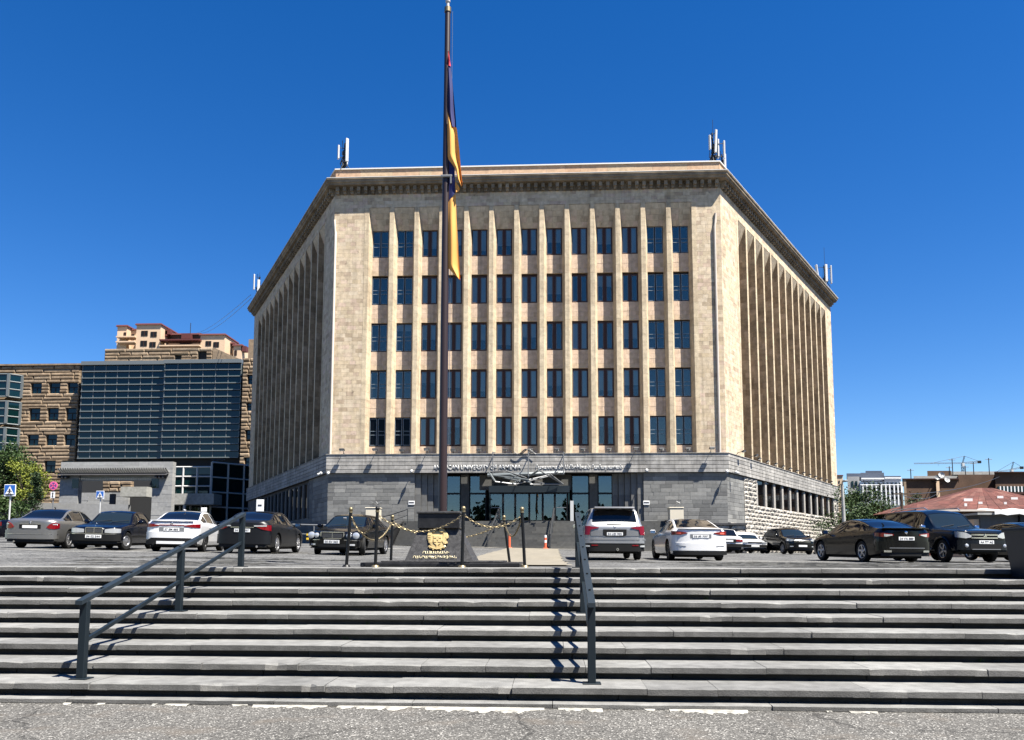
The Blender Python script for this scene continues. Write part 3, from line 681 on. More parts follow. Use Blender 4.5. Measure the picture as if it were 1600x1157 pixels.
# ---- portal: stepped pilasters, glazed wall, vestibule
for s in range(5):
    for side in (0, 1):
        mb = MB(); a = uA+.46*s; d1 = -.16*(s+1)
        if side == 0: FF.clad(mb, a, a+.44, Z0, ZB, d1, .8, (1,2), .5, .004, rr)
        else: FF.clad(mb, uB-.46*s-.44, uB-.46*s, Z0, ZB, d1, .8, (1,2), .5, .004, rr)
        mb.obj('stepped_pilaster', 'basalt_i', uni)
gy = 63.3
def gx(px): return X(px, gy)
tall = [(659,684),(697,720),(733,760),(893,921),(934,963)]
zs = 4.1; zt = 7.70; zsplit = Z(905, 771, gy)
edges = [uA+PL[0]+2.3]+[gx(v) for p in tall for v in p]+[uB+PL[0]-2.3]
mb = MB()
cols = [(edges[0], edges[1]), (edges[2], edges[3]), (edges[4], edges[5]), (edges[8], edges[9]), (edges[10], edges[11])]
for a, b in cols:
    if b > a: mb.box(a+.01, b-.01, gy-.12, gy+.6, zs-.2, ZB)
mb.box(edges[5]+.8, edges[7], gy-.06, gy+.5, zsplit+.25, ZB); mb.obj('portal_pier', 'basalt_step', uni)
mb = MB(); mb.box(gx(740), gx(800), gy+.9, gy+1.0, zs, ZB); 
mb2 = MB(); mb2.box(edges[0], edges[-1], gy+1.4, gy+1.5, zs-.3, ZB); mb2.box(edges[0], edges[-1], gy-.4, gy+1.5, zs-.32, zs-.02); mb2.obj('lobby_wall', 'room', uni)
for a, b in tall:
    a = gx(a)+.02; b = gx(b)-.02
    fr = MB()
    for q in ((a, a+.07, zs, zt), (b-.07, b, zs, zt), (a+.07, b-.07, zs, zs+.07), (a+.07, b-.07, zt-.07, zt), (a+.07, b-.07, zsplit-.09, zsplit+.05)): fr.box(q[0], q[1], gy-.04, gy+.08, q[2], q[3])
    w_ = fr.obj('portal_window', 'frame_dark', uni)
    for z0, z1 in ((zs+.07, zsplit-.09), (zsplit+.05, zt-.07)):
        p = MB(); p.box(a+.07, b-.07, gy, gy+.012, z0, z1); p.obj('pane', 'glass_door', w_)
vy = 62.25; va, vb = X(765, vy), X(889, vy); vz = Z(820, 771, vy)
vt = Z(820, 759.5, vy)
mb = MB(); mb.box(va-.05, vb+.05, vy-.15, gy+.1, vz+.05, vt); mb.obj('vestibule_canopy', plain('dark_slate_canopy', (.012,.017,.02), .35), uni)
leaf = [765, 786, 805, 827, 848, 867, 887]
for i in range(6):
    a = X(leaf[i], vy)+.02; b = X(leaf[i+1], vy)-.02; fr = MB()
    for q in ((a, a+.06, zs, vz), (b-.06, b, zs, vz), (a+.06, b-.06, zs, zs+.09), (a+.06, b-.06, vz-.07, vz)): fr.box(q[0], q[1], vy-.03, vy+.05, q[2], q[3])
    d = fr.obj('glass_door', 'frame_dark', uni)
    p = MB(); p.box(a+.06, b-.06, vy, vy+.012, zs+.09, vz-.07); p.obj('pane', 'glass_door', d)
    if i in (0, 5): p = MB(); p.box(a+.1, b-.1, vy-.06, vy-.02, zs+1.02, zs+1.07); p.obj('push_bar', 'grey_metal', d)
mb = MB()
for xx in (va, vb): mb.box(xx-.04, xx+.04, vy+.03, gy-.1, zs, vz)
mb.obj('vestibule_side', 'glass_teal', uni)
mb = MB(); mb.box(vb+.1, vb+.35, vy-.1, vy+.2, zs, zs+1.55); mb.obj('entrance_pylon', 'white_metal', uni)
for px in (794, 856):
    g = MB(); p = at(px, 783, vy+.45); g.sphere(p, .15, 8); g.obj('globe_light', plain('globe_glass', (.85,.80,.66), .3), uni, True)
# entrance stair
mb0 = None
for i in range(13):
    y0 = 57.3+.34*i; z1 = 2.02+(4.09-2.02)*(i+1)/13; mb = MB(); rj = random.Random(i); u = -11.2
    while u < 8.4:
        l = rj.uniform(1.2, 2.4); l = min(l, 8.4-u); mb.box(u+.006, u+l-.006, y0, y0+.36 if i < 12 else 63.4, 1.2, z1); u += l
    mb.obj('entrance_step', 'basalt_step', uni)
# inscription on the band
tx0, tx1 = X(676, 61.8), X(814, 61.8); zt_ = Z(760, 730.5, 61.76)
t = piece('lettering', textmesh('AMERICAN UNIVERSITY OF ARMENIA', 'white_metal', tx1-tx0, .04, .36, .012), uni, ((tx0+tx1)/2, 61.79, zt_))
t['label'] = 'raised white lettering AMERICAN UNIVERSITY OF ARMENIA'
tx0, tx1 = X(837, 61.8), X(973, 61.8)
t = piece('lettering', textmesh('Հայաստանի Ամերիկյան Համալսարան', 'white_metal', tx1-tx0, .04, .46, .012), uni, ((tx0+tx1)/2, 61.79, zt_-.03))
t['label'] = 'raised white lettering in Armenian'
for px, nm in ((643, 'small white plaque on the grey wall left of the stepped portal'), (1010, 'small white plaque on the grey wall right of the stepped portal')):
    mb = MB(); p = at(px, 786, 61.96); o = thing('wall_plaque', nm, 'plaque', p, 'plaques beside the portal')
    mb.bbox(p.x-.24, p.x+.24, 61.94, 61.985, p.z-.15, p.z+.15, .01); mb.obj('board', 'white', o)
    mb = MB(); mb.box(p.x-.19, p.x+.19, 61.93, 61.939, p.z-.03, p.z+.06); mb.obj('print', 'ink', o)
# floodlights on the ledge
def flood_mesh(arm, w):
    mb = MB(); mb.tube([(0,.0,.0),(0,-arm*.25,.20),(0,-arm*.8,.26)], .025, 6); mb.bbox(-.06,.06,-.05,.05,-.0,.06,.01)
    T = Matrix.Translation((0,-arm,.27)) @ Matrix.Rotation(rad(-25),4,'X'); mb.bbox(-w,w,-.13,.13,-.05,.06,.02,1,T); mb.box(-w*.8,w*.8,-.10,.10,-.058,-.051,2,T)
    return mb.mesh('floodlight', ['dark_metal', 'dark_metal', 'lamp_clear'])
FLL, FLS = flood_mesh(.62, .20), flood_mesh(.14, .20)
ordn = ['first','second','third','fourth','fifth','sixth','seventh','eighth','ninth','tenth','eleventh','twelfth','thirteenth','fourteenth','fifteenth']
def flood(F, u, lab, far=False):
    o = link('floodlight', FLL if far else FLS, None, F.p(u, .06, ZT+.05), F.a); tag(o, lab, 'floodlight', 'floodlights along the ledge above the grey base')
flood(FF, 1.2, 'floodlight on the ledge below the plain left corner pier, casting a long shadow', True)
for i in range(13): flood(FF, U0+BW*(i+.5)+.15, 'small floodlight on the grey ledge under the %s window column from the left' % ordn[i], i in (0, 2, 10))
flood(FF, W_-1.2, 'floodlight on the ledge below the plain right corner pier, casting a long shadow', True)
bwR = (LR-6.6)/13
flood(FR, 2.0, 'dark floodlight below the sunlit end pier just round the right corner', True)
for i in range(13): flood(FR, 4.0+bwR*(i+.5), 'floodlight on the right flank ledge under the %s bay from the front corner' % ordn[i], i == 0)
# security cameras under the band
cm = MB(); cm.tube([(0,.1,0),(0,-.18,-.05)], .03, 6, 1); cm.sphere((0,-.3,-.06), .13, 8, 0); cm.tube([(0,-.3,-.06),(.0,-.55,-.16)], .075, 8, 0); CMM = cm.mesh('security_camera', ['white_metal', 'grey_metal'], True)
for F, u, z, lab in ((FF, .15, 7.82, 'white security camera at the left corner below the grey band'), (FF, 6.55, 7.95, 'white security camera above the left stepped pilasters'), (FF, 24.3, 7.95, 'white security camera above the right stepped pilasters'),
                     (FF, W_-.1, 7.85, 'white security camera at the right corner facing the entrance'), (FR, .6, 7.85, 'white security camera just round the right corner under the band'), (FL, LL-.3, 7.85, 'white security camera round the left corner under the band')):
    o = link('security_camera', CMM, None, F.p(u, .2, z), F.a); tag(o, lab, 'security camera', 'security cameras under the band')

# old seams and cracks in the car park, weeds on the steps
for k, (px, Y, w) in enumerate(((150,21,3.5),(1380,20,5.5),(1500,18.5,3.0),(1300,23,4.0),(470,19,3.0),(1180,21.5,2.5),(60,18,2.5))):
    x0 = X(px, Y)-w/2; r = random.Random(k); mb = MB(); n = 40; yy = Y
    for i in range(n+1):
        x = x0+w*i/n; yy += r.uniform(-.05,.05); g = gz(x,yy)+.018*math.sin(x*1.3+yy*.7)*math.sin(yy*1.1-x*.4)*sm(15,18,yy)+.012; h_ = r.uniform(.02,.16)*math.sin(math.pi*i/n)+.004; mb.v += [(x, yy, g), (x, yy+h_, g)]
    mb.f = [(i*2, i*2+2, i*2+3, i*2+1) for i in range(n)]; mb.m = [0]*n
    kind(mb.obj('asphalt_crack', 'basalt_dark'), 'structure', 'dark ragged crack across the car park asphalt')
mb = MB(); r = random.Random(19)
for px, st in ((578,4),(590,6),(900,3),(1520,2),(300,7),(830,1),(1340,2),(545,3),(1100,6),(700,5)):
    x = X(px, ST_D[st]+.1); y = ST_D[st]-.01; z = ST_H[st]-.15
    for q in range(14):
        an_ = r.uniform(0,6.3); h_ = r.uniform(.02,.07); dx = .03*math.cos(an_); dy = -abs(.03*math.sin(an_)); bx_0 = x+r.uniform(-.03,.03)
        k = len(mb.v); mb.v += [(bx_0-.004,y+.1,z),(bx_0+.004,y+.1,z),(bx_0+dx,y+.1+dy,z+h_)]; mb.f.append((k,k+1,k+2)); mb.m.append(0)
kind(mb.obj('weeds', 'leaf'), 'stuff', 'tiny weeds growing in the joints of the steps')

# heaved, broken asphalt along the head of the steps: low ragged ledges
mb = MB(); r = random.Random(23)
for Y0, xa_, xb_, hh_ in ((14.9,3.2,9.6,.035),(15.7,4.5,9.8,.045),(16.6,2.4,9.9,.04),(17.8,3.5,11,.05),(19.2,2.5,11.5,.045),(15.4,-9.6,-5.2,.03),(16.8,-10,-4.6,.04),(18.4,-11,-5.5,.05),(20.6,-12,-4.0,.05),(20.8,5,12,.05),(22.5,-1,9,.04)):
    n = int((xb_-xa_)/.11); k0 = len(mb.v); y = Y0
    for i in range(n+1):
        x = xa_+(xb_-xa_)*i/n; y += r.uniform(-.045,.045); t_ = math.sin(math.pi*i/n)**.4; h_ = hh_*t_*(.45+.55*abs(math.sin(x*1.9+Y0)))*r.uniform(.6,1.15); base = lambda yy: gz(x,yy)+.018*math.sin(x*1.3+yy*.7)*math.sin(yy*1.1-x*.4)*sm(15,18,yy)
        mb.v += [(x,y,base(y)-.03),(x,y+.012,base(y)+h_+.004),(x,y+.35,base(y+.35)+h_*.7+.004),(x,y+1.1,base(y+1.1)-.02)]
    for i in range(n):
        for q in range(3): mb.f.append((k0+i*4+q, k0+(i+1)*4+q, k0+(i+1)*4+q+1, k0+i*4+q+1)); mb.m.append(1 if q == 0 else 0)  # ledge fronts get a darker material that paints in their shade
kind(mb.obj('broken_asphalt', ['asphalt', 'basalt_step']), 'structure', 'heaved ragged ledges of old asphalt at the head of the steps')
# ---------------------------------------------------------------- things about the entrance
def P3(px, py, Y): return tuple(at(px, py, Y))
cy = 60.2
t = thing('canopy_sculpture', 'angular lattice of pale steel bars hung above the entrance doors', 'canopy', P3(822, 748, cy))
bars = [((762,742,61.7),(826,750,59.6)),((826,750,59.6),(882,737,61.7)),((764,738,60.8),(790,736,59.4)),((764,738,60.8),(774,753,59.6)),((774,753,59.6),(806,757,60.0)),((806,757,60.0),(860,744,60.4)),
        ((826,745,60.2),(842,735,59.2)),((842,735,59.2),(880,757,60.6)),((836,752,60.8),(850,756,59.4)),((798,742,61.0),(830,755,59.4)),((858,740,59.6),(880,757,60.6)),((790,736,59.4),(822,747,61.2)),
        ((780,745,61.4),(812,752,59.3)),((845,748,61.4),(872,738,59.4)),((828,757,59.4),(880,757,60.6)),((800,757,60.0),(815,749,61.3))]
for i, (a, b) in enumerate(bars):
    mb = MB(); mb.tube([P3(*a), P3(*b)], (.05 if i % 3 else .07), 6); mb.obj('lattice_bar', 'grey_metal' if i % 3 else 'mullion', t)
for px, y1, q in ((770, 742, 60.8), (825.5, 748, 60.2), (880.5, 741, 60.6)):
    mb = MB(); mb.tube([P3(px, 707, q), P3(px, y1, q)], .04, 6); a = P3(px, 707, q); mb.tube([a, (a[0]+.1, 61.9, a[2]+.12)], .045, 6); mb.obj('hanger_rod', 'grey_metal', t)
mb = MB(); mb.tube([P3(762,743,61.6), P3(826,741,61.3), P3(882,739,61.6)], .15, 6); mb.obj('cross_beam', 'mullion', t)
mb = MB()
for k in range(3):
    pts = [P3(803+k*6+i*3.2, 706+4*math.sin(i*.8+k), 61.6) for i in range(8)]; mb.tube(pts, .03, 5)
mb.obj('loose_cable', 'dark_metal', t)
# flank walls of the entrance stair
def planter(lab, x0, x1, ys, slab_front_z, slab_back_z, rough_x):
    t = thing('stair_parapet', lab, 'low wall', ((x0+x1)/2, 59, 1.9))
    mb = MB(); mb.add([(x0,57.4,1.5),(x1,57.4,1.5),(x1,61.9,1.5),(x0,61.9,1.5),(x0,57.4,slab_front_z),(x1,57.4,slab_front_z),(x1,61.9,slab_back_z),(x0,61.9,slab_back_z)],
        [(0,3,2,1),(4,5,6,7),(0,1,5,4),(1,2,6,5),(2,3,7,6),(3,0,4,7)]); mb.obj('wall', 'granite', t)
    mb = MB(); a = .08; mb.add([(x0-a,57.3,slab_front_z+.002),(x1+a,57.3,slab_front_z+.002),(x1+a,61.8,slab_back_z+.002),(x0-a,61.8,slab_back_z+.002),(x0-a,57.3,slab_front_z+.14),(x1+a,57.3,slab_front_z+.14),(x1+a,61.8,slab_back_z+.14),(x0-a,61.8,slab_back_z+.14)],
        [(0,3,2,1),(4,5,6,7),(0,1,5,4),(1,2,6,5),(2,3,7,6),(3,0,4,7)]); mb.obj('capping_slab', 'granite_worn', t)
    rr_ = random.Random(2)
    for z in (1.95, 2.35, 2.75, 3.15, 3.5):
        x = rough_x[0]
        while x < rough_x[1]-.2:
            l = min(rr_.uniform(.7,1.3), rough_x[1]-x); piece('rough_stone', rr_.choice(RGH), t, (x+l/2, 57.9, z), 0, (l-.02, .12, .38)); x += l
    mb = MB(); mb.box(rough_x[0], rough_x[1], 57.9, 61.5, 1.4, 3.65); mb.box(rough_x[0]-.05, rough_x[1]+.05, 57.75, 61.6, 3.66, 3.80); mb.obj('planter_core', 'basalt_dark', t)
planter('dark polished sloping parapet right of the entrance stair behind the white sedan', 8.5, 11.3, 0, 3.35, 4.05, (11.4, 13.5))
planter('dark parapet with rough stones left of the entrance stair behind the black saloon', -12.6, -11.3, 0, 3.30, 4.0, (-14.8, -12.7))
for px, lab in ((583, 'cream stone box with bent wires on top, at the left wall'), (1056, 'cream stone box with a small wire on top, at the right wall')):
    p = at(px, 806, 60.6); t = thing('stone_box', lab, 'box', p)
    mb = MB(); mb.bbox(p.x-.5,p.x+.5,60.2,61.2,p.z-1.6,p.z+.52,.03); mb.obj('body', 'cream_paint', t)
    mb = MB(); mb.bbox(p.x-.54,p.x+.54,60.16,61.24,p.z+.523,p.z+.60,.02); mb.obj('lid', 'cream_paint', t)
    r = random.Random(int(px))
    for k in range(4 if px < 700 else 2):
        mb = MB(); x = p.x+r.uniform(-.3,.3); mb.tube([(x,60.7,p.z+.59),(x+r.uniform(-.2,.2),60.7,p.z+.85),(x+r.uniform(-.5,.5),60.6,p.z+1.05),(x+r.uniform(-.6,.6),60.6,p.z+.9)], .025, 5); mb.obj('wire', 'grey_metal', t)
def railing(lab, pts, r=.03, post_h=.95, mat='dark_metal', second=True):
    p0 = pts[0]; t = thing('stair_railing', lab, 'railing', p0)
    mb = MB(); mb.tube([(a,b,c+post_h) for a,b,c in pts], r*1.25, 7); mb.obj('top_rail', mat, t)
    if second: mb = MB(); mb.tube([(a,b,c+post_h*.52) for a,b,c in pts], r*.9, 6); mb.obj('lower_rail', mat, t)
    for a,b,c in pts: mb = MB(); mb.tube([(a,b,c-.1),(a,b,c+post_h)], r, 7); mb.obj('post', mat, t)
railing('slim dark railing on the left side of the entrance stair behind the flagpole plinth', [(-4.5,57.2,2.0),(-4.2,59.6,3.1),(-4.0,61.8,4.1)], .055)
railing('slim dark railing in the middle of the entrance stair near the silver SUV', [(-.15,57.2,2.0),(0.0,59.6,3.1),(.15,61.8,4.1)], .055)
railing('thin ramp railing beside the left grey wall above the black saloon', [(-13.2,60.9,3.3),(-12.0,60.9,3.6),(-10.8,60.9,4.0)], .03)
pp = at(505, 826, 52)
railing('low grey railing behind the charcoal sedan by the left flank', [(pp.x-2.0,52,gz(pp.x-2,52)),(pp.x-.6,52,gz(pp.x,52)),(pp.x+.8,52,gz(pp.x+.8,52))], .035, 1.25, 'grey_metal')
for k, dx in enumerate((-.9, -.35, .2)):
    x = pp.x+dx+.2; g = gz(x, 51); mb = MB(); o = thing('striped_bollard', ['yellow and black striped post behind the charcoal sedan, leftmost of three', 'yellow and black striped post between two others by the low grey railing', 'yellow and black striped post nearest the black saloon windscreen'][k], 'bollard', (x,51,g), 'striped posts by the left railing')
    for i in range(5): m_ = MB(); m_.box(x-.06,x+.06,50.94,51.06,g+.15+.13*i,g+.15+.13*(i+1)-.002); m_.obj('stripe', 'yellow' if i % 2 else 'black', o)
for px, py, Y, lab in ((796, 860, 55.5, 'orange flexible post beside the chained plinth'), (852, 861, 55.5, 'orange flexible post at the stair foot left of the silver SUV')):
    x = X(px, Y); g = gz(x, Y); t = thing('flexible_post', lab, 'traffic post', (x,Y,g), 'orange posts before the entrance stair')
    m_ = MB(); m_.lathe([(.001,0),(.2,0),(.2,.05),(.11,.08)], 12); m_.v = [(a+x,b+Y,c+g) for a,b,c in m_.v]; m_.obj('base', 'orange_plastic', t)
    z = g+.08
    for i in range(5):
        m_ = MB(); m_.lathe([(.001,0),(.085,0),(.085,.17),(.001,.17)], 12); m_.v = [(a+x,b+Y,c+z) for a,b,c in m_.v]; m_.obj('band', 'white' if i in (2,4) and px > 800 else 'orange_plastic', t); z += .172
# ---------------------------------------------------------------- rooftop antennas
def antenna(lab, base, panels, mast_h, whip=0, struts=True):
    x, y, z = base; t = thing('antenna_mast', lab, 'antenna', base)
    mb = MB(); mb.tube([(x,y,z-.2),(x,y,z+mast_h)], .06, 7)
    if struts:
        for a in (0.4, 2.5, 4.6): mb.tube([(x+.75*math.cos(a),y+.75*math.sin(a),z-.1),(x,y,z+.85)], .04, 6)
    mb.obj('mast', 'dark_metal', t)
    for dx, dy, z0, h, wd, tilt in panels:
        m_ = MB(); T = Matrix.Translation((x+dx,y+dy,z+z0)) @ Matrix.Rotation(tilt,4,'Y') @ Matrix.Rotation(math.atan2(dy,dx)+rad(90),4,'Z')
        m_.bbox(-wd/2,wd/2,-.07,.07,0,h,.03,0,T); p_ = m_.obj('panel_antenna', 'white_metal', t)
        b_ = MB()
        for q in (.15,.85): b_.tube([(x,y,z+z0+h*q),(x+dx,y+dy,z+z0+h*q)], .03, 5)
        b_.obj('bracket', 'dark_metal', t)
    if whip: m_ = MB(); m_.tube([(x+.05,y,z+mast_h),(x+.05,y,z+mast_h+whip)], .018, 5); m_.obj('whip_antenna', 'dark_metal', t)
    r = random.Random(len(lab)); m_ = MB()
    for k in range(3): q = .5+.45*k; m_.bbox(x+r.uniform(-.2,0),x+r.uniform(.1,.25),y-.15,y+.05,z+q,z+q+.28,.02)
    m_.obj('radio_unit', 'dark_metal', t)
    m_ = MB()
    for k in range(9): m_.tube([(x+r.uniform(-.25,.25),y-.1,z+1.0+.2*k),(x+r.uniform(-.35,.35),y-.2,z+.6),(x+r.uniform(-.2,.2),y,z+.05)], .03, 5)
    m_.obj('cable_bundle', 'black', t)
b0 = at(538, 262, 62.6); antenna('pair of white panel antennas on the left front roof corner', (b0.x,62.6,32.3), [(-.45,-.2,1.0,1.15,.26,0),(.25,-.25,.75,1.95,.26,0),(.05,.4,.8,1.3,.24,0)], 2.4)
b0 = at(1114, 256, 62.8); antenna('tall cluster of panel antennas with a whip on the right front roof corner', (b0.x,62.8,32.3), [(-.25,-.2,1.2,1.2,.18,0),(.15,-.3,.9,1.9,.2,rad(3)),(.45,.1,.6,1.6,.2,0),(.9,.0,.5,1.5,.26,0)], 2.7, 1.1)
m0 = at(1126, 256, 64); antenna('short white panel antenna just behind the right roof corner', (m0.x+.1,64,31.6), [(.2,-.15,.7,1.5,.28,0)], 2.2, 0)
b0 = at(400, 452, 93.8); antenna('small antenna cluster at the far end of the left roof edge', (PLb[0]+.9,93.6,32.3), [(-.5,-.3,.6,1.9,.3,0),(.1,-.4,.4,1.4,.3,0),(.7,0,.3,.8,.4,0)], 2.2, .6)
antenna('small antenna cluster at the far end of the right roof edge', (PRb[0]-1.0,92.6,32.2), [(-.8,-.2,.6,1.8,.34,rad(-6)),(.1,-.3,.4,2.0,.3,0),(.7,-.1,.2,2.1,.34,0)], 2.3, 2.2)
# ---------------------------------------------------------------- flagpole, plinth, emblem
PX_, PY_ = X(691.5, 15.35), 15.35; GZ = 1.40
t = thing('flag_plinth', 'dark granite plinth with a gold coat of arms and lettering, foot of the flagpole', 'plinth', (PX_, PY_, GZ))
x0, x1 = X(566, 14.7), X(812, 14.7)
mb = MB(); mb.bbox(x0, x1, 14.62, 16.4, GZ+.0, GZ+.075, .012); mb.obj('base_slab', 'granite', t)
mb = MB(); mb.bbox(x0+.35, x1-.3, 14.74, 16.2, GZ+.077, GZ+.105, .008); mb.obj('upper_slab', 'granite_worn', t)
fz0, fz1 = GZ+.105, Z(690, 826, 14.95); bx0, bx1 = X(634, 14.85), X(740, 14.85); tx0, tx1 = X(655, 14.98), X(716, 14.98)
yb0, yb1, yt0, yt1 = 14.80, 15.95, 14.98, 15.75
mb = MB(); mb.add([(bx0,yb0,fz0),(bx1,yb0,fz0),(bx1,yb1,fz0),(bx0,yb1,fz0),(tx0,yt0,fz1),(tx1,yt0,fz1),(tx1,yt1,fz1),(tx0,yt1,fz1)], [(0,3,2,1),(4,5,6,7),(0,1,5,4),(1,2,6,5),(2,3,7,6),(3,0,4,7)]); mb.obj('tapered_block', 'granite_worn', t)
zc1 = Z(690, 803, 14.9); 
mb = MB(); mb.bbox(X(653,14.9), X(718,14.9), 14.90, 15.85, fz1+.002, zc1, .008); mb.obj('cap_block', 'granite', t)
mb = MB(); mb.bbox(X(653,14.9)-.02, X(718,14.9)+.02, 14.87, 15.88, zc1+.002, zc1+.045, .008); mb.obj('cap_slab', 'granite_worn', t)
# gold coat of arms: shield, eagle, lion, sword and ribbon in relief on the sloping face
slope = math.atan2(yt0-yb0, fz1-fz0)
def face_T(px, py):
    p = at(px, py, 14.9); z = p.z; y = yb0+(yt0-yb0)*(z-fz0)/(fz1-fz0)
    return Matrix.Translation((p.x, y, z)) @ Matrix.Rotation(-slope, 4, 'X')
ET = face_T(683.5, 842.5); S_ = .205
em = MB()
def rel(poly, d0, d1, bev=.0):
    n = len(poly); cx = sum(p[0] for p in poly)/n; cz = sum(p[1] for p in poly)/n
    vs = [(x*S_, -d0, z*S_) for x, z in poly]+[(x*S_, -d1*.7, z*S_) for x, z in poly]+[((cx+(x-cx)*.86)*S_, -d1, (cz+(z-cz)*.86)*S_) for x, z in poly]
    em.add(vs, [(i,(i+1)%n,n+(i+1)%n,n+i) for i in range(n)]+[(n+i,n+(i+1)%n,2*n+(i+1)%n,2*n+i) for i in range(n)]+[tuple(2*n+i for i in range(n))], 0, ET)
rel([(.86*math.cos(k*math.pi/8)*(1+.06*math.sin(k*3.1)), .82*math.sin(k*math.pi/8)*(1+.05*math.cos(k*2.3))) for k in range(16)], 0, .012)
rel([(-.42,.30),(.42,.30),(.44,-.15),(.30,-.50),(0,-.68),(-.30,-.50),(-.44,-.15)], 0, .030)
for a,b,c,d in ((-.34,.24,-.05,.02),(.05,.24,.34,.02),(-.34,-.06,-.05,-.36),(.05,-.06,.34,-.36),(-.14,.10,.14,-.16)): rel([(a,b),(c,b),(c,d),(a,d)], .028, .040)
rel([(-.40,-.30),(-.62,-.55),(-.78,-.35),(-.93,.0),(-.95,.35),(-.85,.62),(-.66,.80),(-.45,.86),(-.40,.74),(-.52,.60),(-.50,.40),(-.44,.1)], 0, .026)      # eagle body and wing
rel([(-.46,.60),(-.50,.84),(-.38,.98),(-.20,.97),(-.06,.84),(-.18,.82),(-.22,.70),(-.30,.56)], .0, .036)                                                 # eagle head and beak
for k in range(5): rel([(-.92+.03*k,.40-.17*k),(-.60,.36-.16*k),(-.58,.28-.16*k),(-.90+.04*k,.28-.17*k)], .020, .034)
rel([(.40,-.30),(.62,-.60),(.80,-.42),(.74,-.2),(.94,.02),(.96,.30),(.82,.58),(.64,.80),(.46,.66),(.50,.4),(.44,.1)], 0, .026)                            # lion body
rel([(.10,.74),(.14,.92),(.30,1.0),(.50,.97),(.62,.82),(.56,.62),(.40,.55),(.22,.60)], .0, .040)                                                           # lion head and mane
rel([(.70,.10),(.98,.24),(1.02,.10),(.84,-.06)], .016, .034); rel([(.62,-.34),(.92,-.26),(.94,-.44),(.66,-.56)], .016, .034)
rel([(-.06,-.50),(.06,-.50),(.05,-.98),(0,-1.06),(-.05,-.98)], .01, .034)                                                                                # sword
rel([(-.72,-.62),(-.35,-.80),(0,-.86),(.35,-.80),(.72,-.62),(.80,-.74),(.40,-.96),(0,-1.0),(-.40,-.96),(-.80,-.74)], .006, .030)                           # ribbon
for s in (-1,1): rel([(s*.20,-.86),(s*.34,-.84),(s*.42,-1.02),(s*.30,-1.08)], .008, .024); rel([(s*.50,-.72),(s*.66,-.66),(s*.72,-.86),(s*.58,-.92)], .008, .024)
em.obj('coat_of_arms', 'gold', t)['label'] = 'gold relief coat of arms with eagle, lion and shield'
for body, px, py, w in (('ՀԱՅԱՍՏԱՆԻ', 681.5, 864, 41), ('ՀԱՆՐԱՊԵՏՈՒԹՅՈՒՆ', 680, 871.2, 67)):
    T = face_T(px, py); me = textmesh(body, 'gold_paint', w/1280*15.1, .004, .062, .015); o = link('lettering', me, t)
    L = WL[t.name]; q = Matrix.Translation((-L[0],-L[1],-L[2])) @ T @ Matrix.Translation((0,-.003,0)); o.matrix_local = q
pole = thing('flagpole', 'tall brown steel flagpole rising from the dark plinth', 'flagpole', (PX_, PY_, zc1+.05))
ztop = 11.9; lean = X(696.5, PY_)-PX_
for k, s in enumerate(((0,.0),)): 
    mb = MB(); prof = [(0,.082),(.35,.076),(.7,.068),(.93,.058),(1,.055)]
    zt0 = Z(696, 20, PY_); mb.tube([(PX_, PY_, zc1+.05+(zt0-zc1-.05)*q) for q, _ in prof], [r_ for _, r_ in prof], 20)
    mb.obj('shaft', 'pole', pole, True)
mb = MB(); mb.tube([(PX_,PY_,zt0+.002),(PX_,PY_,zt0+.10)], .068, 16); mb.obj('collar', 'brass', pole, True)
mb = MB(); mb.tube([(PX_,PY_,zt0+.10),(PX_,PY_,zt0+.2)], .03, 12); mb.sphere((PX_,PY_,zt0+.24), .05, 12); mb.obj('finial', 'white_metal', pole, True)
mb = MB(); mb.tube([(PX_+.11,PY_-.03,zc1+.9),(PX_+.10,PY_-.03,zt0)], .004, 5); mb.obj('halyard', 'grey_metal', pole)
mb = MB(); z_ = Z(700, 280, PY_); mb.bbox(PX_-.09,PX_+.13,PY_-.10,PY_-.04,z_,z_+.05,.01); mb.bbox(PX_+.09,PX_+.12,PY_-.11,PY_-.07,z_-.14,z_+.0,.005); mb.obj('cleat', 'grey_metal', pole)
# limp flag: strips of folded cloth hanging against the shaft
fl = thing('flag', 'limp tricolour flag of red, blue and orange hanging down the brown pole', 'flag', (PX_+.1, PY_-.05, Z(700,435,PY_)))
def cloth(name, mat, left, right, yoff, folds, amp, seed, n=26, m=14):
    """left / right: lists of (pixel x, pixel y) edges of the hanging strip, top to bottom; folds run downwards"""
    mb = MB(); Yc = PY_+yoff
    def along(pl, t):
        s = t*(len(pl)-1); i = min(int(s), len(pl)-2); f = s-i; return pl[i][0]+(pl[i+1][0]-pl[i][0])*f, pl[i][1]+(pl[i+1][1]-pl[i][1])*f
    for side in (0, 1):
        for j in range(n+1):
            t = j/n; a = along(left, t); b = along(right, t)
            for i in range(m+1):
                u = i/m; x = a[0]+(b[0]-a[0])*u; y = a[1]+(b[1]-a[1])*u; q = at(x, y, Yc)
                d = amp*math.sin(u*folds*math.pi+seed+t*1.3)*(.35+.65*t)+.02*math.sin(t*9+seed)*u
                mb.v.append((q.x, Yc+d+side*.006, q.z))
    W2 = m+1; K = (n+1)*W2
    for j in range(n):
        for i in range(m):
            mb.f.append((j*W2+i, (j+1)*W2+i, (j+1)*W2+i+1, j*W2+i+1)); mb.f.append((K+j*W2+i, K+j*W2+i+1, K+(j+1)*W2+i+1, K+(j+1)*W2+i)); mb.m += [0,0]
    return mb.obj(name, mat, fl, True, 70)
cloth('red_stripe', 'flag_red', [(698,80),(698,104)], [(701,80),(704.5,104)], -.06, 1.5, .03, .3, 6, 6)
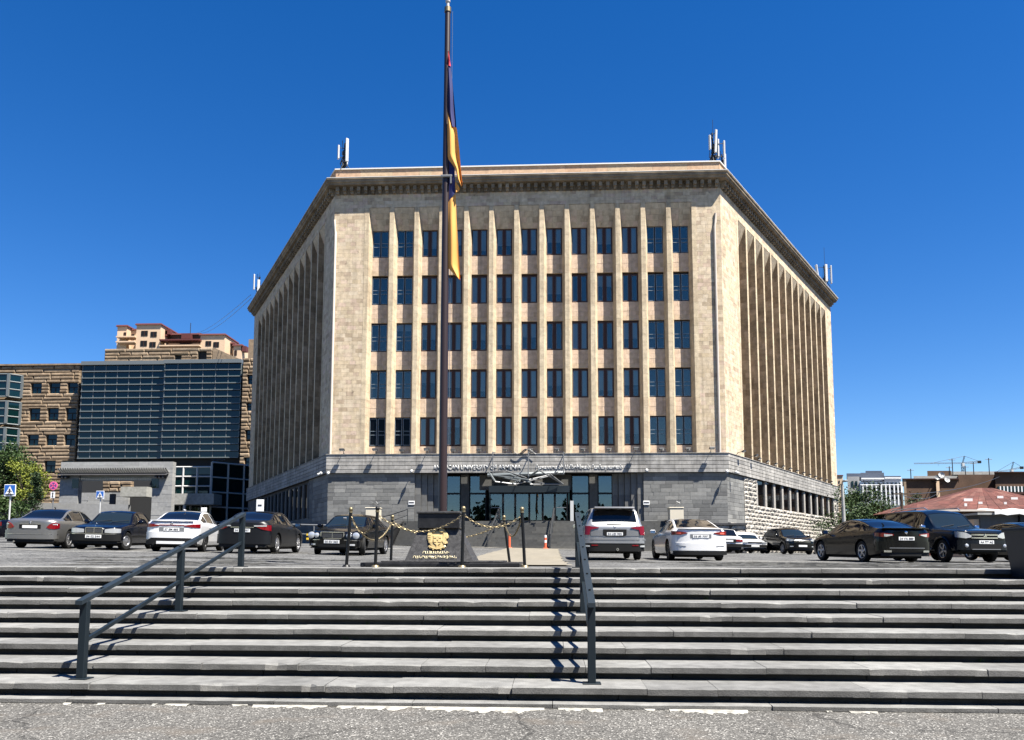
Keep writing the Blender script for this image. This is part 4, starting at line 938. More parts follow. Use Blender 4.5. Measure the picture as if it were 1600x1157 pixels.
cloth('blue_stripe', 'flag_blue', [(698,104),(699,140),(699.5,176),(704,198)], [(704,103),(708,140),(711,175),(713,200)], -.07, 2.2, .05, 1.0)
cloth('blue_stripe', 'flag_blue', [(698,248),(698,283),(697.5,320)], [(710,258),(711,280),(711.5,302)], -.05, 1.2, .03, .4)
cloth('orange_stripe', 'flag_orange', [(699,174),(699,210),(699.5,247),(712,264),(715,280),(721,293)], [(704,196),(714,201),(718,235),(720,262),(722,280),(723.5,292)], -.10, 2.4, .05, 2.0)
cloth('orange_stripe', 'flag_orange', [(710,283),(711,290),(711.5,303)], [(714,286),(718,295),(716,300)], -.075, 1.2, .03, 2.0, 10, 8)
cloth('orange_stripe', 'flag_orange', [(698,318),(698,345),(698,380),(699,417),(714,433)], [(711.5,303),(713,340),(716,380),(717.5,415),(719,438)], -.06, 2.2, .045, .9)
# chain fence round the plinth
posts = [(543, 880, 14.6, 'black chain post with a gold ball, leftmost of the fence'), (588, 886, 14.35, 'black chain post at the front left of the plinth, gold foot'), (612, 872, 17.5, 'black chain post behind the black saloon wheel, rear left of the plinth'),
         (722.5, 886, 14.35, 'black chain post at the front right edge of the plinth'), (820, 885, 14.6, 'black chain post right of the plinth, nearest the silver SUV'), (797, 873, 17.5, 'tilted black chain post at the rear right of the plinth')]
post_h = {}
for i, (px, py, Y, lab) in enumerate(posts):
    x = X(px, Y); g = gz(x, Y)-.005; t = thing('chain_post', lab, 'post', (x,Y,g), 'chain posts round the plinth'); lx = -.13 if i == 5 else (-.05 if i in (0,4) else .02)
    if i == 0: lx = .06
    H = 1.0 if Y < 16 else .98
    mb = MB(); mb.tube([(x,Y,g),(x+lx,Y,g+H)], .029, 10); mb.obj('shaft', 'black', t, True)
    mb = MB(); mb.sphere((x+lx,Y,g+H+.036), .042, 10); mb.obj('ball_finial', 'brass' if i != 1 else 'black', t, True)
    mb = MB(); mb.tube([(x+lx,Y,g+H-.03),(x+lx,Y,g+H+.0)], .036, 10); mb.obj('neck_ring', 'brass', t, True)
    mb = MB(); mb.lathe([(.001,.045),(.055,.04),(.075,.012),(.08,0)], 12); mb.v = [(a+x,b+Y-.0,c+g) for a,b,c in mb.v]; mb.obj('foot', 'brass' if i in (1,3,4) else 'black', t, True)
    post_h[i] = (x+lx*.93, Y, g+H-.07)
lk = MB(); n = 8
pts = [(.026*math.cos(a)*1.5, .015*math.sin(a), 0) for a in [2*math.pi*k/n for k in range(n)]]+[(.039, 0, 0)]
lk.tube(pts, .0062, 5, caps=False); LV, LF = lk.v, lk.f
def chain(a, b, sag, lab):
    A = Vector(post_h[a]); B = Vector(post_h[b]); t = MB(); N = int((B-A).length*1.12/.056)
    def pt(u): p = A.lerp(B, u); p.z -= sag*4*u*(1-u); return p
    for k in range(N):
        p0 = pt(k/N); p1 = pt((k+1)/N); d = (p1-p0).normalized(); up = d.cross(Vector((0,0,1))).cross(d).normalized()
        T = Matrix.Translation((p0+p1)/2) @ Matrix((d, d.cross(up), up)).transposed().inverted().transposed().to_4x4() if False else None
        s = d.cross(up); ax = (s, up) if k % 2 else (up, -s)
        t.add([tuple((p0+p1)/2+d*v[0]+ax[0]*v[1]+ax[1]*v[2]) for v in LV], LF)
    o = thing('chain', lab, 'chain', tuple(pt(.5)), 'chains of the plinth fence'); t.obj('links', 'brass', o, True)
chain(0, 2, .42, 'brass chain sagging between the two leftmost posts'); chain(0, 1, .33, 'deep brass chain in front of the black saloon door')
chain(1, 3, .30, 'brass chain hanging across the gold coat of arms'); chain(3, 4, .22, 'brass chain from the right plinth post to the post by the silver SUV')
chain(2, 5, .36, 'rear brass chain passing behind the plinth'); chain(4, 5, .34, 'short brass chain between the two rightmost posts')
# ---------------------------------------------------------------- handrails on the steps
def handrail(lab, x, ys, n_first, gusset):
    t = thing('step_handrail', lab, 'handrail', (x, ys[0][0], ys[0][1]))
    for y, z in ys:
        mb = MB(); mb.bbox(x-.044, x+.044, y-.042, y+.042, z, z+.88, .006); p_ = mb.obj('post', 'rail', t)
        mb = MB(); mb.bbox(x-.10, x+.10, y-.09, y+.09, z+.001, z+.014, .003); mb.obj('base_plate', 'rail', p_)
    (y0, z0), (y1, z1) = ys[0], ys[-1]
    def slab(name, h0, wd, th, e0, e1, mat):
        sl = (z1-z0)/(y1-y0); a = (x, y0-e0, z0+h0-e0*sl); b = (x, y1+e1, z1+h0+e1*sl); mb = MB(); w2 = wd/2
        vs = [(x-w2,a[1],a[2]),(x+w2,a[1],a[2]),(x+w2,b[1],b[2]),(x-w2,b[1],b[2]),(x-w2,a[1],a[2]+th),(x+w2,a[1],a[2]+th),(x+w2,b[1],b[2]+th),(x-w2,b[1],b[2]+th)]
        mb.add(vs, [(0,3,2,1),(4,5,6,7),(0,1,5,4),(1,2,6,5),(2,3,7,6),(3,0,4,7)]); return mb.obj(name, mat, t)
    tr = slab('top_rail', 0.882, .082, .048, .14, .06, 'rail_top'); slab('lower_rail', .40, .042, .045, -.045, -.045, 'rail')
    for k in range(7):
        f = (k+.5)/7; sl = (z1-z0)/(y1-y0); mb = MB(); y = y0+(y1-y0)*f; z = z0+(z1-z0)*f+.882+.048; mb.box(x-.012,x+.012,y-.03,y+.03,z+.003,z+.010); mb.obj('rail_bolt', 'black', tr)
sl_ = [(ST_D[0]+.28, ST_H[0]), (ST_D[4]+.36, ST_H[4]), (ST_D[8]+.35, ST_H[8])]
handrail('slate grey steel handrail on the left side of the steps', -5.38, sl_, 0, 0)
handrail('slate grey steel handrail seen end on near the middle of the steps', .435, sl_, 0, 0)
# litter bin at the right edge
bx = 7.62; by = 13.37; bz = ST_H[7]
t = thing('litter_bin', 'dark blue tapered litter bin standing on the steps at the right edge', 'litter bin', (bx,by,bz))
mb = MB(); a, b = .25, .31; hh = .74
mb.add([(bx-a,by-a,bz),(bx+a,by-a,bz),(bx+a,by+a,bz),(bx-a,by+a,bz),(bx-b,by-b,bz+hh),(bx+b,by-b,bz+hh),(bx+b,by+b,bz+hh),(bx-b,by+b,bz+hh)], [(0,3,2,1),(4,5,6,7),(0,1,5,4),(1,2,6,5),(2,3,7,6),(3,0,4,7)]); mb.obj('body', plain('navy_plastic', (.004,.006,.011), .5), t)
mb = MB(); mb.bbox(bx-b-.03,bx+b+.03,by-b-.03,by+b+.03,bz+hh+.001,bz+hh+.07,.015); mb.obj('rim', 'rail', t)
mb = MB(); mb.bbox(bx-a-.02,bx+a+.02,by-a-.02,by+a+.02,bz+.001,bz+.06,.008); mb.obj('skirt', 'blackmat', t)
# ---------------------------------------------------------------- vehicles
def mono(pts):
    n = len(pts); xs = [p[0] for p in pts]; ys_ = [p[1] for p in pts]
    dl = [(ys_[i+1]-ys_[i])/(xs[i+1]-xs[i]) for i in range(n-1)]
    ms = [dl[0]]+[0 if dl[i-1]*dl[i] <= 0 else 2*dl[i-1]*dl[i]/(dl[i-1]+dl[i]) for i in range(1, n-1)]+[dl[-1]]
    def f(x):
        if x <= xs[0]: return ys_[0]
        if x >= xs[-1]: return ys_[-1]
        i = max(k for k in range(n-1) if xs[k] <= x); h = xs[i+1]-xs[i]; t = (x-xs[i])/h
        return (2*t**3-3*t*t+1)*ys_[i]+(t**3-2*t*t+t)*h*ms[i]+(-2*t**3+3*t*t)*ys_[i+1]+(t**3-t*t)*h*ms[i+1]
    return f
_cut = MB(); _cut.tube([(0,0,0),(1,0,0)], 1, 28)
_wheels = {}
def wheel_meshes(wr, style, tw=.205):
    k = (wr, style)
    if k in _wheels: return _wheels[k]
    rr_ = wr*(.66 if style != 'steel' else .58); T = Matrix.Rotation(rad(90), 4, 'Y'); w2 = tw/2
    ty = MB(); ty.lathe([(rr_,-w2*.8),(wr*.9,-w2),(wr*.97,-w2*.85),(wr,-w2*.55),(wr,w2*.55),(wr*.97,w2*.85),(wr*.9,w2),(rr_+.004,w2*.86),(rr_-.012,w2*.6)], 28, 0, T)
    tyre = ty.mesh('wheel', 'tyre', True, 30)
    rm = MB(); mt = 0
    rm.lathe([(rr_,w2*.84),(rr_-.006,w2*.9),(rr_-.022,w2*.86),(rr_-.03,w2*.5),(rr_-.03,-.02)], 28, 0, T)
    rm.lathe([(rr_-.025,.0),(.001,.0)], 28, 1, T)
    def spoke(a, a2, wd0, wd1, r0, r1, z0, z1, m=0):
        p0 = Vector((r0*math.cos(a), r0*math.sin(a), 0)); p1 = Vector((r1*math.cos(a2), r1*math.sin(a2), 0)); d = (p1-p0).normalized(); n = Vector((-d.y, d.x, 0))
        vs = [p0-n*wd0, p0+n*wd0, p1+n*wd1, p1-n*wd1]; top = [v+Vector((0,0,z)) for v, z in zip(vs, (z0,z0,z1,z1))]; bot = [v+Vector((0,0,.02)) for v in vs]
        rm.add(bot+top, [(4,5,6,7),(0,1,5,4),(1,2,6,5),(2,3,7,6),(3,0,4,7)], m, T)
    n = {'multi':10, 'five':5, 'twin':5, 'blade':5, 'seven':7, 'steel':12, 'dark5':5}[style]; sw = .55 if style == 'blade' else 0
    for i in range(n):
        a = 2*math.pi*i/n+.2
        if style == 'twin':
            for s in (-.16,.16): spoke(a+s*.5, a+s, .016, .014, .05, rr_-.012, w2*.75, w2*.82)
        elif style == 'multi': spoke(a, a, .013, .011, .05, rr_-.012, w2*.75, w2*.85)
        elif style == 'steel': spoke(a, a, .016, .03, .06, rr_-.012, w2*.8, w2*.6)
        else: spoke(a, a+sw, .028 if style != 'seven' else .02, .034 if style != 'seven' else .024, .04, rr_-.012, w2*.72, w2*.84)
    rm.lathe([(.055,w2*.5),(.055,w2*.82),(.03,w2*.88),(.001,w2*.88)], 14, 0, T)
    rim = rm.mesh('rim', ['alloy_dark' if style == 'dark5' else 'alloy', 'blackmat'], True, 30)
    _wheels[k] = (tyre, rim); return tyre, rim
def car(lab, cat, px, Y, heading, end, S, name='parked_car', group='cars parked in front of the building', roll=True):
    L, W, H, zb, wr = S['L'], S['W'], S['H'], S['zb'], S['wr']; af, ar = S['ax']; cow, rof, rend, deck = S['cab']
    Rf, pf, Rr, pr_ = S.get('ends', (.55, 3.0, .42, 3.4)); top = mono(S['top']); sho = mono(S['sho']); wroof = S['wroof']; hd = rad(heading)
    x = X(px, Y); fwd = Vector((math.sin(hd), math.cos(hd), 0)); cpos = Vector((x, Y, 0))+fwd*(L/2 if end == 'rear' else -L/2)
    g0 = gz(cpos.x, cpos.y)
    f_ = fwd.copy(); f_.z = (gz(cpos.x+fwd.x*1.4, cpos.y+fwd.y*1.4)-gz(cpos.x-fwd.x*1.4, cpos.y-fwd.y*1.4))/2.8; f_.normalize()
    rt = Vector((fwd.y, -fwd.x, 0)); rt.z = (gz(cpos.x+rt.x*.8, cpos.y+rt.y*.8)-gz(cpos.x-rt.x*.8, cpos.y-rt.y*.8))/1.6; rt.normalize(); upv = rt.cross(f_).normalized(); rt = f_.cross(upv)
    R3 = Matrix((rt, f_, upv)).transposed()
    t = thing(name, lab, cat, (cpos.x, cpos.y, g0+.012), group, R3.to_euler())
    def part(nm, mb, mats, par=t, smooth=True, ang=40): return link(nm, mb.mesh(nm, mats, smooth, ang), par)
    W2 = W/2
    def plan(s):
        a = 1.0
        if s < Rf: a = max(0, 1-(1-s/Rf)**pf)**(1/pf)
        e = L-s
        if e < Rr: a = min(a, max(0, 1-(1-e/Rr)**pr_)**(1/pr_))
        return max(a, .04)*(1-.035*max(0, 1-s/1.3)-.03*max(0, 1-(L-s)/1.1))
    def sec(s):
        hw = W2*plan(s); zs = sho(s); zc = max(top(s), zs+.03); z0 = zb+.06*(max(0, 1-s/.5)+max(0, 1-(L-s)/.6)*1.3)
        tt = min(1, max(0, (zc-zs-.05)/(H-sho(L*.5)-.06))); wt = min(hw*.84*(1-tt)+wroof*tt, .925*hw); ze = zs+(zc-zs)*(.78+.14*tt)
        P = [(0,z0),(.86*hw,z0),(.95*hw,z0+.04),(.985*hw,z0+.16),(hw,z0+.46*(zs-z0)),(.996*hw,zs-.13),(.978*hw,zs-.035),(.945*hw,zs)]
        for f in (.09,.5,.9,1): P.append((.945*hw+(wt-.945*hw)*f+.02*tt*math.sin(f*math.pi), zs+(ze-zs)*f))
        for f in (.93,.62,.3,0): P.append((wt*f, ze+(zc-ze)*(1-f*f)))
        return P, tt
    ss = set([0,.008,.03,.07,.13,.22,.34,.46, L,L-.008,L-.03,L-.07,L-.13,L-.2,L-.3]+list(S['doors'])+[cow,rof,rend,deck]+S.get('pil', []))
    s = .46
    while s < L-.3: ss.add(round(s, 3)); s += .085
    for p in S['top']: ss.add(p[0])
    ss = sorted(ss); ss = [a for i, a in enumerate(ss) if i == 0 or a-ss[i-1] > .004]
    secs = [sec(s) for s in ss]; n = 16; ringn = 30
    mb = MB()
    for s, (P, tt) in zip(ss, secs):
        yy = L/2-s
        mb.v += [(p[0], yy, p[1]) for p in P]+[(-p[0], yy, p[1]) for p in P[-2:0:-1]]
    def mat_of(i, k, sg):
        sm_ = (ss[i]+ss[i+1])/2; tt = min(secs[i][1], secs[i+1][1])
        if k in (8, 9):
            if S['gl'][0] < sm_ < S['gl'][1] and tt > .12:
                for a, b in S['pillars']:
                    if a < sm_ < b: return 0
                return (3 if sg > 0 else 4) if sm_ < S['bp'] else (5 if sg > 0 else 6)
        if k in (12, 13, 14):
            if cow+.03 < sm_ < rof-.02: return 1
            if rend+.02 < sm_ < deck-.03: return 2
            if S.get('sunroof') and S['sunroof'][0] < sm_ < S['sunroof'][1] and k > 12: return 11
        if 3 <= k <= 6:
            d = S['doors']
            if d[0] < sm_ < d[1]: return 7 if sg > 0 else 8
            if d[1] < sm_ < d[2]: return 9 if sg > 0 else 10
        return 0
    for i in range(len(ss)-1):
        for k in range(ringn):
            k2 = (k+1) % ringn; kk = k if k < 15 else 29-k
            mb.f.append((i*ringn+k, i*ringn+k2, (i+1)*ringn+k2, (i+1)*ringn+k)); mb.m.append(mat_of(i, kk, 1 if k < 15 else -1))
    e = (len(ss)-1)*ringn; mb.f += [tuple(range(ringn))[::-1], tuple(e+k for k in range(ringn))]; mb.m += [0, 0]
    pm = S['paint']; gl = 'glass_car'
    slots = [pm, S.get('ws', 'glass_car_clear'), gl, gl, gl, gl, gl, pm, pm, pm, pm, gl, 'blackmat']
    me = mb.mesh('body', slots)
    ob = bpy.data.objects.new('tmp', me); COL.objects.link(ob)
    cm_ = MB()
    for s in (af, ar):
        for sg in (-1, 1):
            T = Matrix.Translation((sg*(W2-.27) if sg > 0 else sg*(W2+.13), L/2-s, wr+.015)) @ Matrix.Diagonal((.40, wr*1.16, wr*1.16, 1)); cm_.add(_cut.v, _cut.f, 12, T)
    cme = cm_.mesh('cut', slots); co = bpy.data.objects.new('cut', cme); COL.objects.link(co)
    mo = ob.modifiers.new('b', 'BOOLEAN'); mo.operation = 'DIFFERENCE'; mo.object = co; mo.solver = 'EXACT'
    dg = bpy.context.evaluated_depsgraph_get(); full = bpy.data.meshes.new_from_object(ob.evaluated_get(dg))
    bpy.data.objects.remove(ob); bpy.data.objects.remove(co); bpy.data.meshes.remove(me); bpy.data.meshes.remove(cme)
    def extract(idx, nm, mats, inset=0):
        bm = bmesh.new(); bm.from_mesh(full)
        bmesh.ops.delete(bm, geom=[f for f in bm.faces if f.material_index not in idx], context='FACES')
        if not bm.faces: bm.free(); return None
        for f in bm.faces: f.material_index = 1 if (f.material_index == 12) else 0; f.smooth = True
        if inset:
            r_ = bmesh.ops.inset_region(bm, faces=bm.faces[:], thickness=inset, depth=-inset*.55, use_even_offset=False)
            for f in r_['faces']: f.material_index = 1
        m_ = bpy.data.meshes.new(nm); bm.to_mesh(m_); bm.free()
        for q in mats: m_.materials.append(M[q] if isinstance(q, str) else q)
        m_.set_sharp_from_angle(angle=rad(38)); return m_
    link('body', extract((0, 12), 'body', [pm, 'blackmat']), t)
    for idx, nm in ((1,'windscreen'),(2,'rear_window'),(3,'side_window'),(4,'side_window'),(5,'side_window'),(6,'side_window'),(11,'sunroof')):
        m_ = extract((idx,), nm, [slots[idx], 'blackmat'], .018)
        if m_: link(nm, m_, t)
    for j, idx in enumerate((7, 8, 9, 10)):
        m_ = extract((idx,), 'door', [pm, 'blackmat'], .011)
        if m_:
            d = link('door', m_, t); sg = 1 if idx in (7, 9) else -1; s_ = S['doors'][1]-.14 if idx < 9 else S['doors'][2]-.16
            if idx > 8 and s_ > ar-.3: s_ = min(s_, S['doors'][2]-.12)
            hb = MB(); hb.bbox(sg*(W2*.99), sg*(W2*.99)+sg*.022, L/2-s_-.10, L/2-s_+.08, sho(s_)-.155, sho(s_)-.125, .006) if sg > 0 else hb.bbox(-W2*.99-.022, -W2*.99, L/2-s_-.10, L/2-s_+.08, sho(s_)-.155, sho(s_)-.125, .006)
            link('door_handle', hb.mesh('door_handle', S.get('handle', pm), True), d)
    bpy.data.meshes.remove(full)
    ty, rm = wheel_meshes(wr, S['rim'])
    for s in (af, ar):
        for sg in (1, -1):
            o = link('wheel', ty, t, (sg*(W2-.125), L/2-s, wr)); 
            if s == af and S.get('steer'): o.rotation_euler = (0, 0, rad(S['steer'])+(math.pi if sg < 0 else 0))
            elif sg < 0: o.rotation_euler = (0, 0, math.pi)
            link('rim', rm, o)
    def surf(endk, y, off=0):
        R_, p_ = (Rf, pf) if endk == 'front' else (Rr, pr_); sh = .965 if endk == 'front' else .97
        f = min(.985, abs(y)/(W2*sh)); s = R_*(1-(1-f**p_)**(1/p_))
        eps = .01; f2 = min(.985, (abs(y)+eps)/(W2*sh)); ds = R_*(1-(1-f2**p_)**(1/p_))-s
        nv = Vector((ds, eps)).normalized()          # outward plan normal (lateral, along)
        sy = 1 if y >= 0 else -1
        P = Vector((abs(y)+nv.x*off, s-nv.y*off)); yy = L/2-P.y
        return (sy*P.x, yy if endk == 'front' else -yy)
    def patch(nm, mat, endk, cols, off=.012, thick=.05, parent=t, sub=5, tilt=0):
        """curved plate following the nose or tail: cols = (y, z low, z high)"""
        cs = []
        for (a, b) in zip(cols, cols[1:]):
            for q in range(sub): f = q/sub; cs.append(tuple(a[i]+(b[i]-a[i])*f for i in range(3)))
        cs.append(cols[-1]); mb = MB()
        zmid = sum(c[1]+c[2] for c in cs)/len(cs)/2
        for y, z0, z1 in cs:
            for o_, z in ((off, z0), (off, z1), (off-thick, z1), (off-thick, z0)):
                a, b = surf(endk, y, o_+tilt*(z-zmid)); mb.v.append((a, b, z))
        k = len(cs)
        for i in range(k-1):
            for q in range(4): mb.f.append((i*4+q, (i+1)*4+q, (i+1)*4+(q+1)%4, i*4+(q+1)%4)); mb.m.append(0)
        mb.f += [(0,1,2,3), tuple((k-1)*4+q for q in (3,2,1,0))]; mb.m += [0,0]
        bm = bmesh.new(); me_ = mb.mesh(nm, mat); bm.from_mesh(me_); bmesh.ops.recalc_face_normals(bm, faces=bm.faces[:]); bm.to_mesh(me_); bm.free()
        me_.polygons.foreach_set('use_smooth', [True]*len(me_.polygons)); me_.set_sharp_from_angle(angle=rad(35))
        return link(nm, me_, parent)
    def mirror(nm, mat, endk, cols, **k):
        patch(nm, mat, endk, cols, **k); return patch(nm, mat, endk, [(-y, a, b) for y, a, b in cols], **k)
    def plate(endk, z, txt, w=.52, h=.112, off=.03, y0=0):
        p = patch('number_plate', 'plate', endk, [(-w/2+y0, z-h/2, z+h/2), (w/2+y0, z-h/2, z+h/2)], off, .02, sub=1)
        if txt:
            me_ = textmesh(txt, 'ink', w*.86, .002, h*.62, .01); a, b = surf(endk, 0, off+.003); o = link('plate_lettering', me_, p, (0, b, z))
            o.rotation_euler = (0,0, math.pi if endk == 'front' else 0); 
        return p
    S['detail'](dict(t=t, L=L, W2=W2, H=H, zb=zb, patch=patch, mirror=mirror, plate=plate, part=part, sho=sho, top=top, surf=surf, pm=pm, cow=cow, rof=rof, sec=sec))
    # door mirrors
    sM = S.get('mir', cow+.42)
    for sg in (1, -1):
        mb = MB(); zM = sho(sM)+.02; hwm = W2*plan(sM)*.96
        T = Matrix.Translation((sg*(hwm+.12), L/2-sM, zM+.07)); mb.bbox(-.10, .10, -.06, .07, -.065, .07, .035, 0, T); mb.tube([(sg*(hwm-.04), L/2-sM-.02, zM+.0), (sg*(hwm+.05), L/2-sM-.01, zM+.05)], .025, 6, 1)
        mo_ = link('door_mirror', mb.mesh('door_mirror', [S.get('mircol', pm), 'blackmat'], True, 50), t)
        g = MB(); g.box(-.082, .082, -.066, -.062, -.048, .052, 0, T); link('mirror_glass', g.mesh('mirror_glass', 'chrome'), mo_)
    # underbody
    u = MB(); u.bbox(-W2*.8, W2*.8, -L/2+.4, L/2-.4, zb-.06, zb+.06, .02); link('underbody', u.mesh('underbody', 'blackmat'), t)
    return t
def disc(nm, mat, D, endk, y, z, r, off=.03, ring=None):
    """round lamp or badge on the nose or tail"""
    a, b = D['surf'](endk, y, off); mb = MB(); sg = 1 if endk == 'front' else -1
    ang = math.atan2(a-D['surf'](endk, y-.03, off)[0], (b-D['surf'](endk, y-.03, off)[1])) if False else 0
    T = Matrix.Translation((a, b, z)) @ Matrix.Rotation(-sg*rad(90), 4, 'X')
    mb.lathe([(.001,.02),(r*.6,.018),(r,.0),(r*1.05,-.05)], 18, 0, T); return D['part'](nm, mb, mat)
SED_SHO = lambda L, k=0: [(0,.60+k),(.3,.72+k),(1.2,.88+k),(2.5,.94+k),(L-1.0,.98+k),(L-.3,.98+k),(L,.93+k)]
def common(D, lower='blackmat', zl=.30):
    z = D['zb']
    D['patch']('front_valance', lower, 'front', [(-D['W2']*.86, z+.02, zl), (D['W2']*.86, z+.02, zl)], .015, .05, sub=10)
    D['patch']('rear_valance', lower, 'rear', [(-D['W2']*.86, z+.02, zl+.02), (D['W2']*.86, z+.02, zl+.02)], .015, .05, sub=10)
def wipers(D):
    for y in (-.35, .25):
        P = lambda s, y_: (y_, D['L']/2-s, D['top'](s)+.012); mb = MB(); mb.tube([P(D['cow']+.06, y+.30), P(D['cow']+.18, y-.25)], .01, 5); D['part']('wiper', mb, 'blackmat')
# --- individual cars
def d_silver(D):
    W2 = D['W2']; common(D)
    D['mirror']('tail_light', 'lamp_red', 'rear', [(W2*.60,.745,.755),(W2*.70,.70,.86),(W2*.86,.69,.93),(W2*.975,.73,.88)], off=.016)
    D['mirror']('reversing_lamp', 'lamp_clear', 'rear', [(W2*.80,.84,.87),(W2*.92,.84,.88)], off=.022)
    D['patch']('bumper', D['pm'], 'rear', [(-W2*.97,.34,.64),(-W2*.5,.34,.655),(W2*.5,.34,.655),(W2*.97,.34,.64)], .055, .07, sub=8)
    D['patch']('bumper_trim', 'chrome', 'rear', [(-W2*.93,.50,.515),(W2*.93,.50,.515)], .062, .02, sub=12)
    D['patch']('plate_recess', 'blackmat', 'rear', [(-.36,.70,.84),(.36,.70,.84)], .006, .03, sub=3); D['plate']('rear', .765, '', .5, .10, .018)
    D['patch']('boot_trim', 'chrome', 'rear', [(-.34,.845,.865),(.34,.845,.865)], .02, .03, sub=3); disc('badge', 'chrome', D, 'rear', 0, .91, .035, .012)
    mb = MB(); 
    for s in (-.5,): mb.tube([(s,-D['L']/2+.25,.24),(s,-D['L']/2-.02,.24)], .035, 8)
    D['part']('exhaust', mb, 'chrome')
    mb = MB(); mb.tube([(0,-.55,1.45),(0,-.62,1.50)], .02, 6); D['part']('aerial', mb, 'blackmat')
P_silver = paint('silver_grey_paint', (.24,.235,.222), .65)
S_sil = dict(L=4.82, W=1.82, H=1.45, zb=.21, wr=.325, ax=(.86,3.71), cab=(1.22,2.05,3.15,4.12), wroof=.60, gl=(1.3,4.0), doors=(1.35,2.42,3.38), bp=2.42, pillars=[(2.38,2.47),(3.42,3.48)], pil=[2.38,2.47,3.42,3.48],
    top=[(0,.66),(.08,.75),(.6,.88),(1.22,.97),(2.05,1.39),(2.5,1.45),(3.0,1.44),(3.3,1.40),(4.12,1.08),(4.6,1.05),(4.82,.98)], sho=SED_SHO(4.82), paint=P_silver, rim='multi', detail=d_silver, handle='chrome')
car('silver grey saloon seen from behind at the left edge', 'car', 48, 28.0, -8, 'rear', S_sil)
def d_cclass(D):
    W2 = D['W2']; common(D, zl=.34); wipers(D)
    D['patch']('bumper', 'blackmat', 'front', [(-W2*.97,.32,.56),(-W2*.5,.32,.565),(W2*.5,.32,.565),(W2*.97,.32,.56)], .07, .09, sub=8)
    D['patch']('bumper_trim', 'chrome', 'front', [(-W2*.95,.545,.565),(W2*.95,.545,.565)], .078, .02, sub=12)
    D['mirror']('headlight', 'lamp_clear', 'front', [(W2*.40,.60,.72),(W2*.72,.585,.755),(W2*.95,.60,.74)], off=.02)
    g = D['patch']('grille', 'blackmat', 'front', [(-.27,.585,.765),(.27,.585,.765)], .03, .04, sub=3)
    for z in (.62,.655,.69,.725): D['patch']('grille_bar', 'grey_metal', 'front', [(-.25,z,z+.012),(.25,z,z+.012)], .036, .01, sub=2)
    for y0, y1, z0, z1 in ((-.285,-.262,.58,.775),(.262,.285,.58,.775),(-.262,.262,.762,.782),(-.262,.262,.578,.59),(-.01,.01,.592,.76)): D['patch']('grille_surround', 'chrome', 'front', [(y0,z0,z1),(y1,z0,z1)], .046, .05, sub=2)
    mb = MB(); mb.tube([(0,D['L']/2-.08,.80),(0,D['L']/2-.10,.86)], .008, 5); mb.lathe([(.036,-.006),(.042,0),(.036,.006)], 14, 0, Matrix.Translation((0,D['L']/2-.10,.89)) @ Matrix.Rotation(rad(90),4,'X')); D['part']('bonnet_ornament', mb, 'chrome')
    D['plate']('front', .47, '04 02 544', .52, .112, .09)
    for sg in (-1,1):
        mb = MB(); mb.bbox(sg*W2*.995-.012, sg*W2*.995+.012, -1.0, 1.2, .44, .52, .006); D['part']('side_moulding', mb, 'blackmat')
P_navy = paint('dark_navy_paint', (.0025,.0035,.009))
S_c = dict(L=4.49, W=1.72, H=1.42, zb=.20, wr=.315, ax=(.80,3.49), cab=(1.36,2.0,2.95,3.72), wroof=.59, gl=(1.42,3.6), doors=(1.3,2.3,3.2), bp=2.3, pillars=[(2.26,2.36)], pil=[2.26,2.36],
    top=[(0,.74),(.06,.79),(.7,.89),(1.36,.96),(2.0,1.36),(2.4,1.42),(2.85,1.41),(3.1,1.37),(3.72,1.03),(4.3,.99),(4.49,.93)], sho=[(0,.70),(.3,.78),(1.3,.90),(2.5,.92),(3.7,.94),(4.49,.88)],
    ends=(.34,4.0,.3,4.0), paint=P_navy, rim='steel', detail=d_cclass, steer=-18)
car('dark navy older saloon facing the camera, chrome grille, between the silver and white cars', 'car', 149, 27.6, 171, 'front', S_c)
def d_corolla(D):
    W2 = D['W2']; common(D, zl=.30)
    D['mirror']('tail_light', 'lamp_red', 'rear', [(W2*.45,.865,.89),(W2*.70,.83,.93),(W2*.97,.82,.95)], off=.018)
    D['patch']('light_bar', 'lamp_red', 'rear', [(-W2*.45,.885,.91),(W2*.45,.885,.91)], .014, .02, sub=6)
    D['patch']('bumper', D['pm'], 'rear', [(-W2*.96,.42,.66),(W2*.96,.42,.66)], .05, .07, sub=12)
    D['patch']('diffuser', 'blackmat', 'rear', [(-W2*.88,.24,.36),(-W2*.7,.26,.47),(W2*.7,.26,.47),(W2*.88,.24,.36)], .062, .05, sub=6)
    D['patch']('skid_plate', D['pm'], 'rear', [(-W2*.5,.27,.36),(W2*.5,.27,.36)], .075, .03, sub=4)
    D['patch']('plate_recess', 'grey_metal', 'rear', [(-.40,.68,.83),(.40,.68,.83)], .008, .03, sub=3); D['plate']('rear', .755, '37 SM 885', .5, .10, .022)
    for sg in (-1,1): mb = MB(); mb.tube([(sg*.55,-D['L']/2+.2,.27),(sg*.55,-D['L']/2-.05,.27)], .045, 8); D['part']('exhaust', mb, 'blackmat')
    D['patch']('boot_lip', D['pm'], 'rear', [(-W2*.78,1.035,1.07),(W2*.78,1.035,1.07)], .03, .12, sub=8); disc('badge', 'chrome', D, 'rear', 0, .96, .045, .012)
    mb = MB(); mb.bbox(-.03,.03,-.9,-.72,1.42,1.475,.02); D['part']('aerial', mb, D['pm'])
P_white = paint('white_paint', (.72,.72,.72))
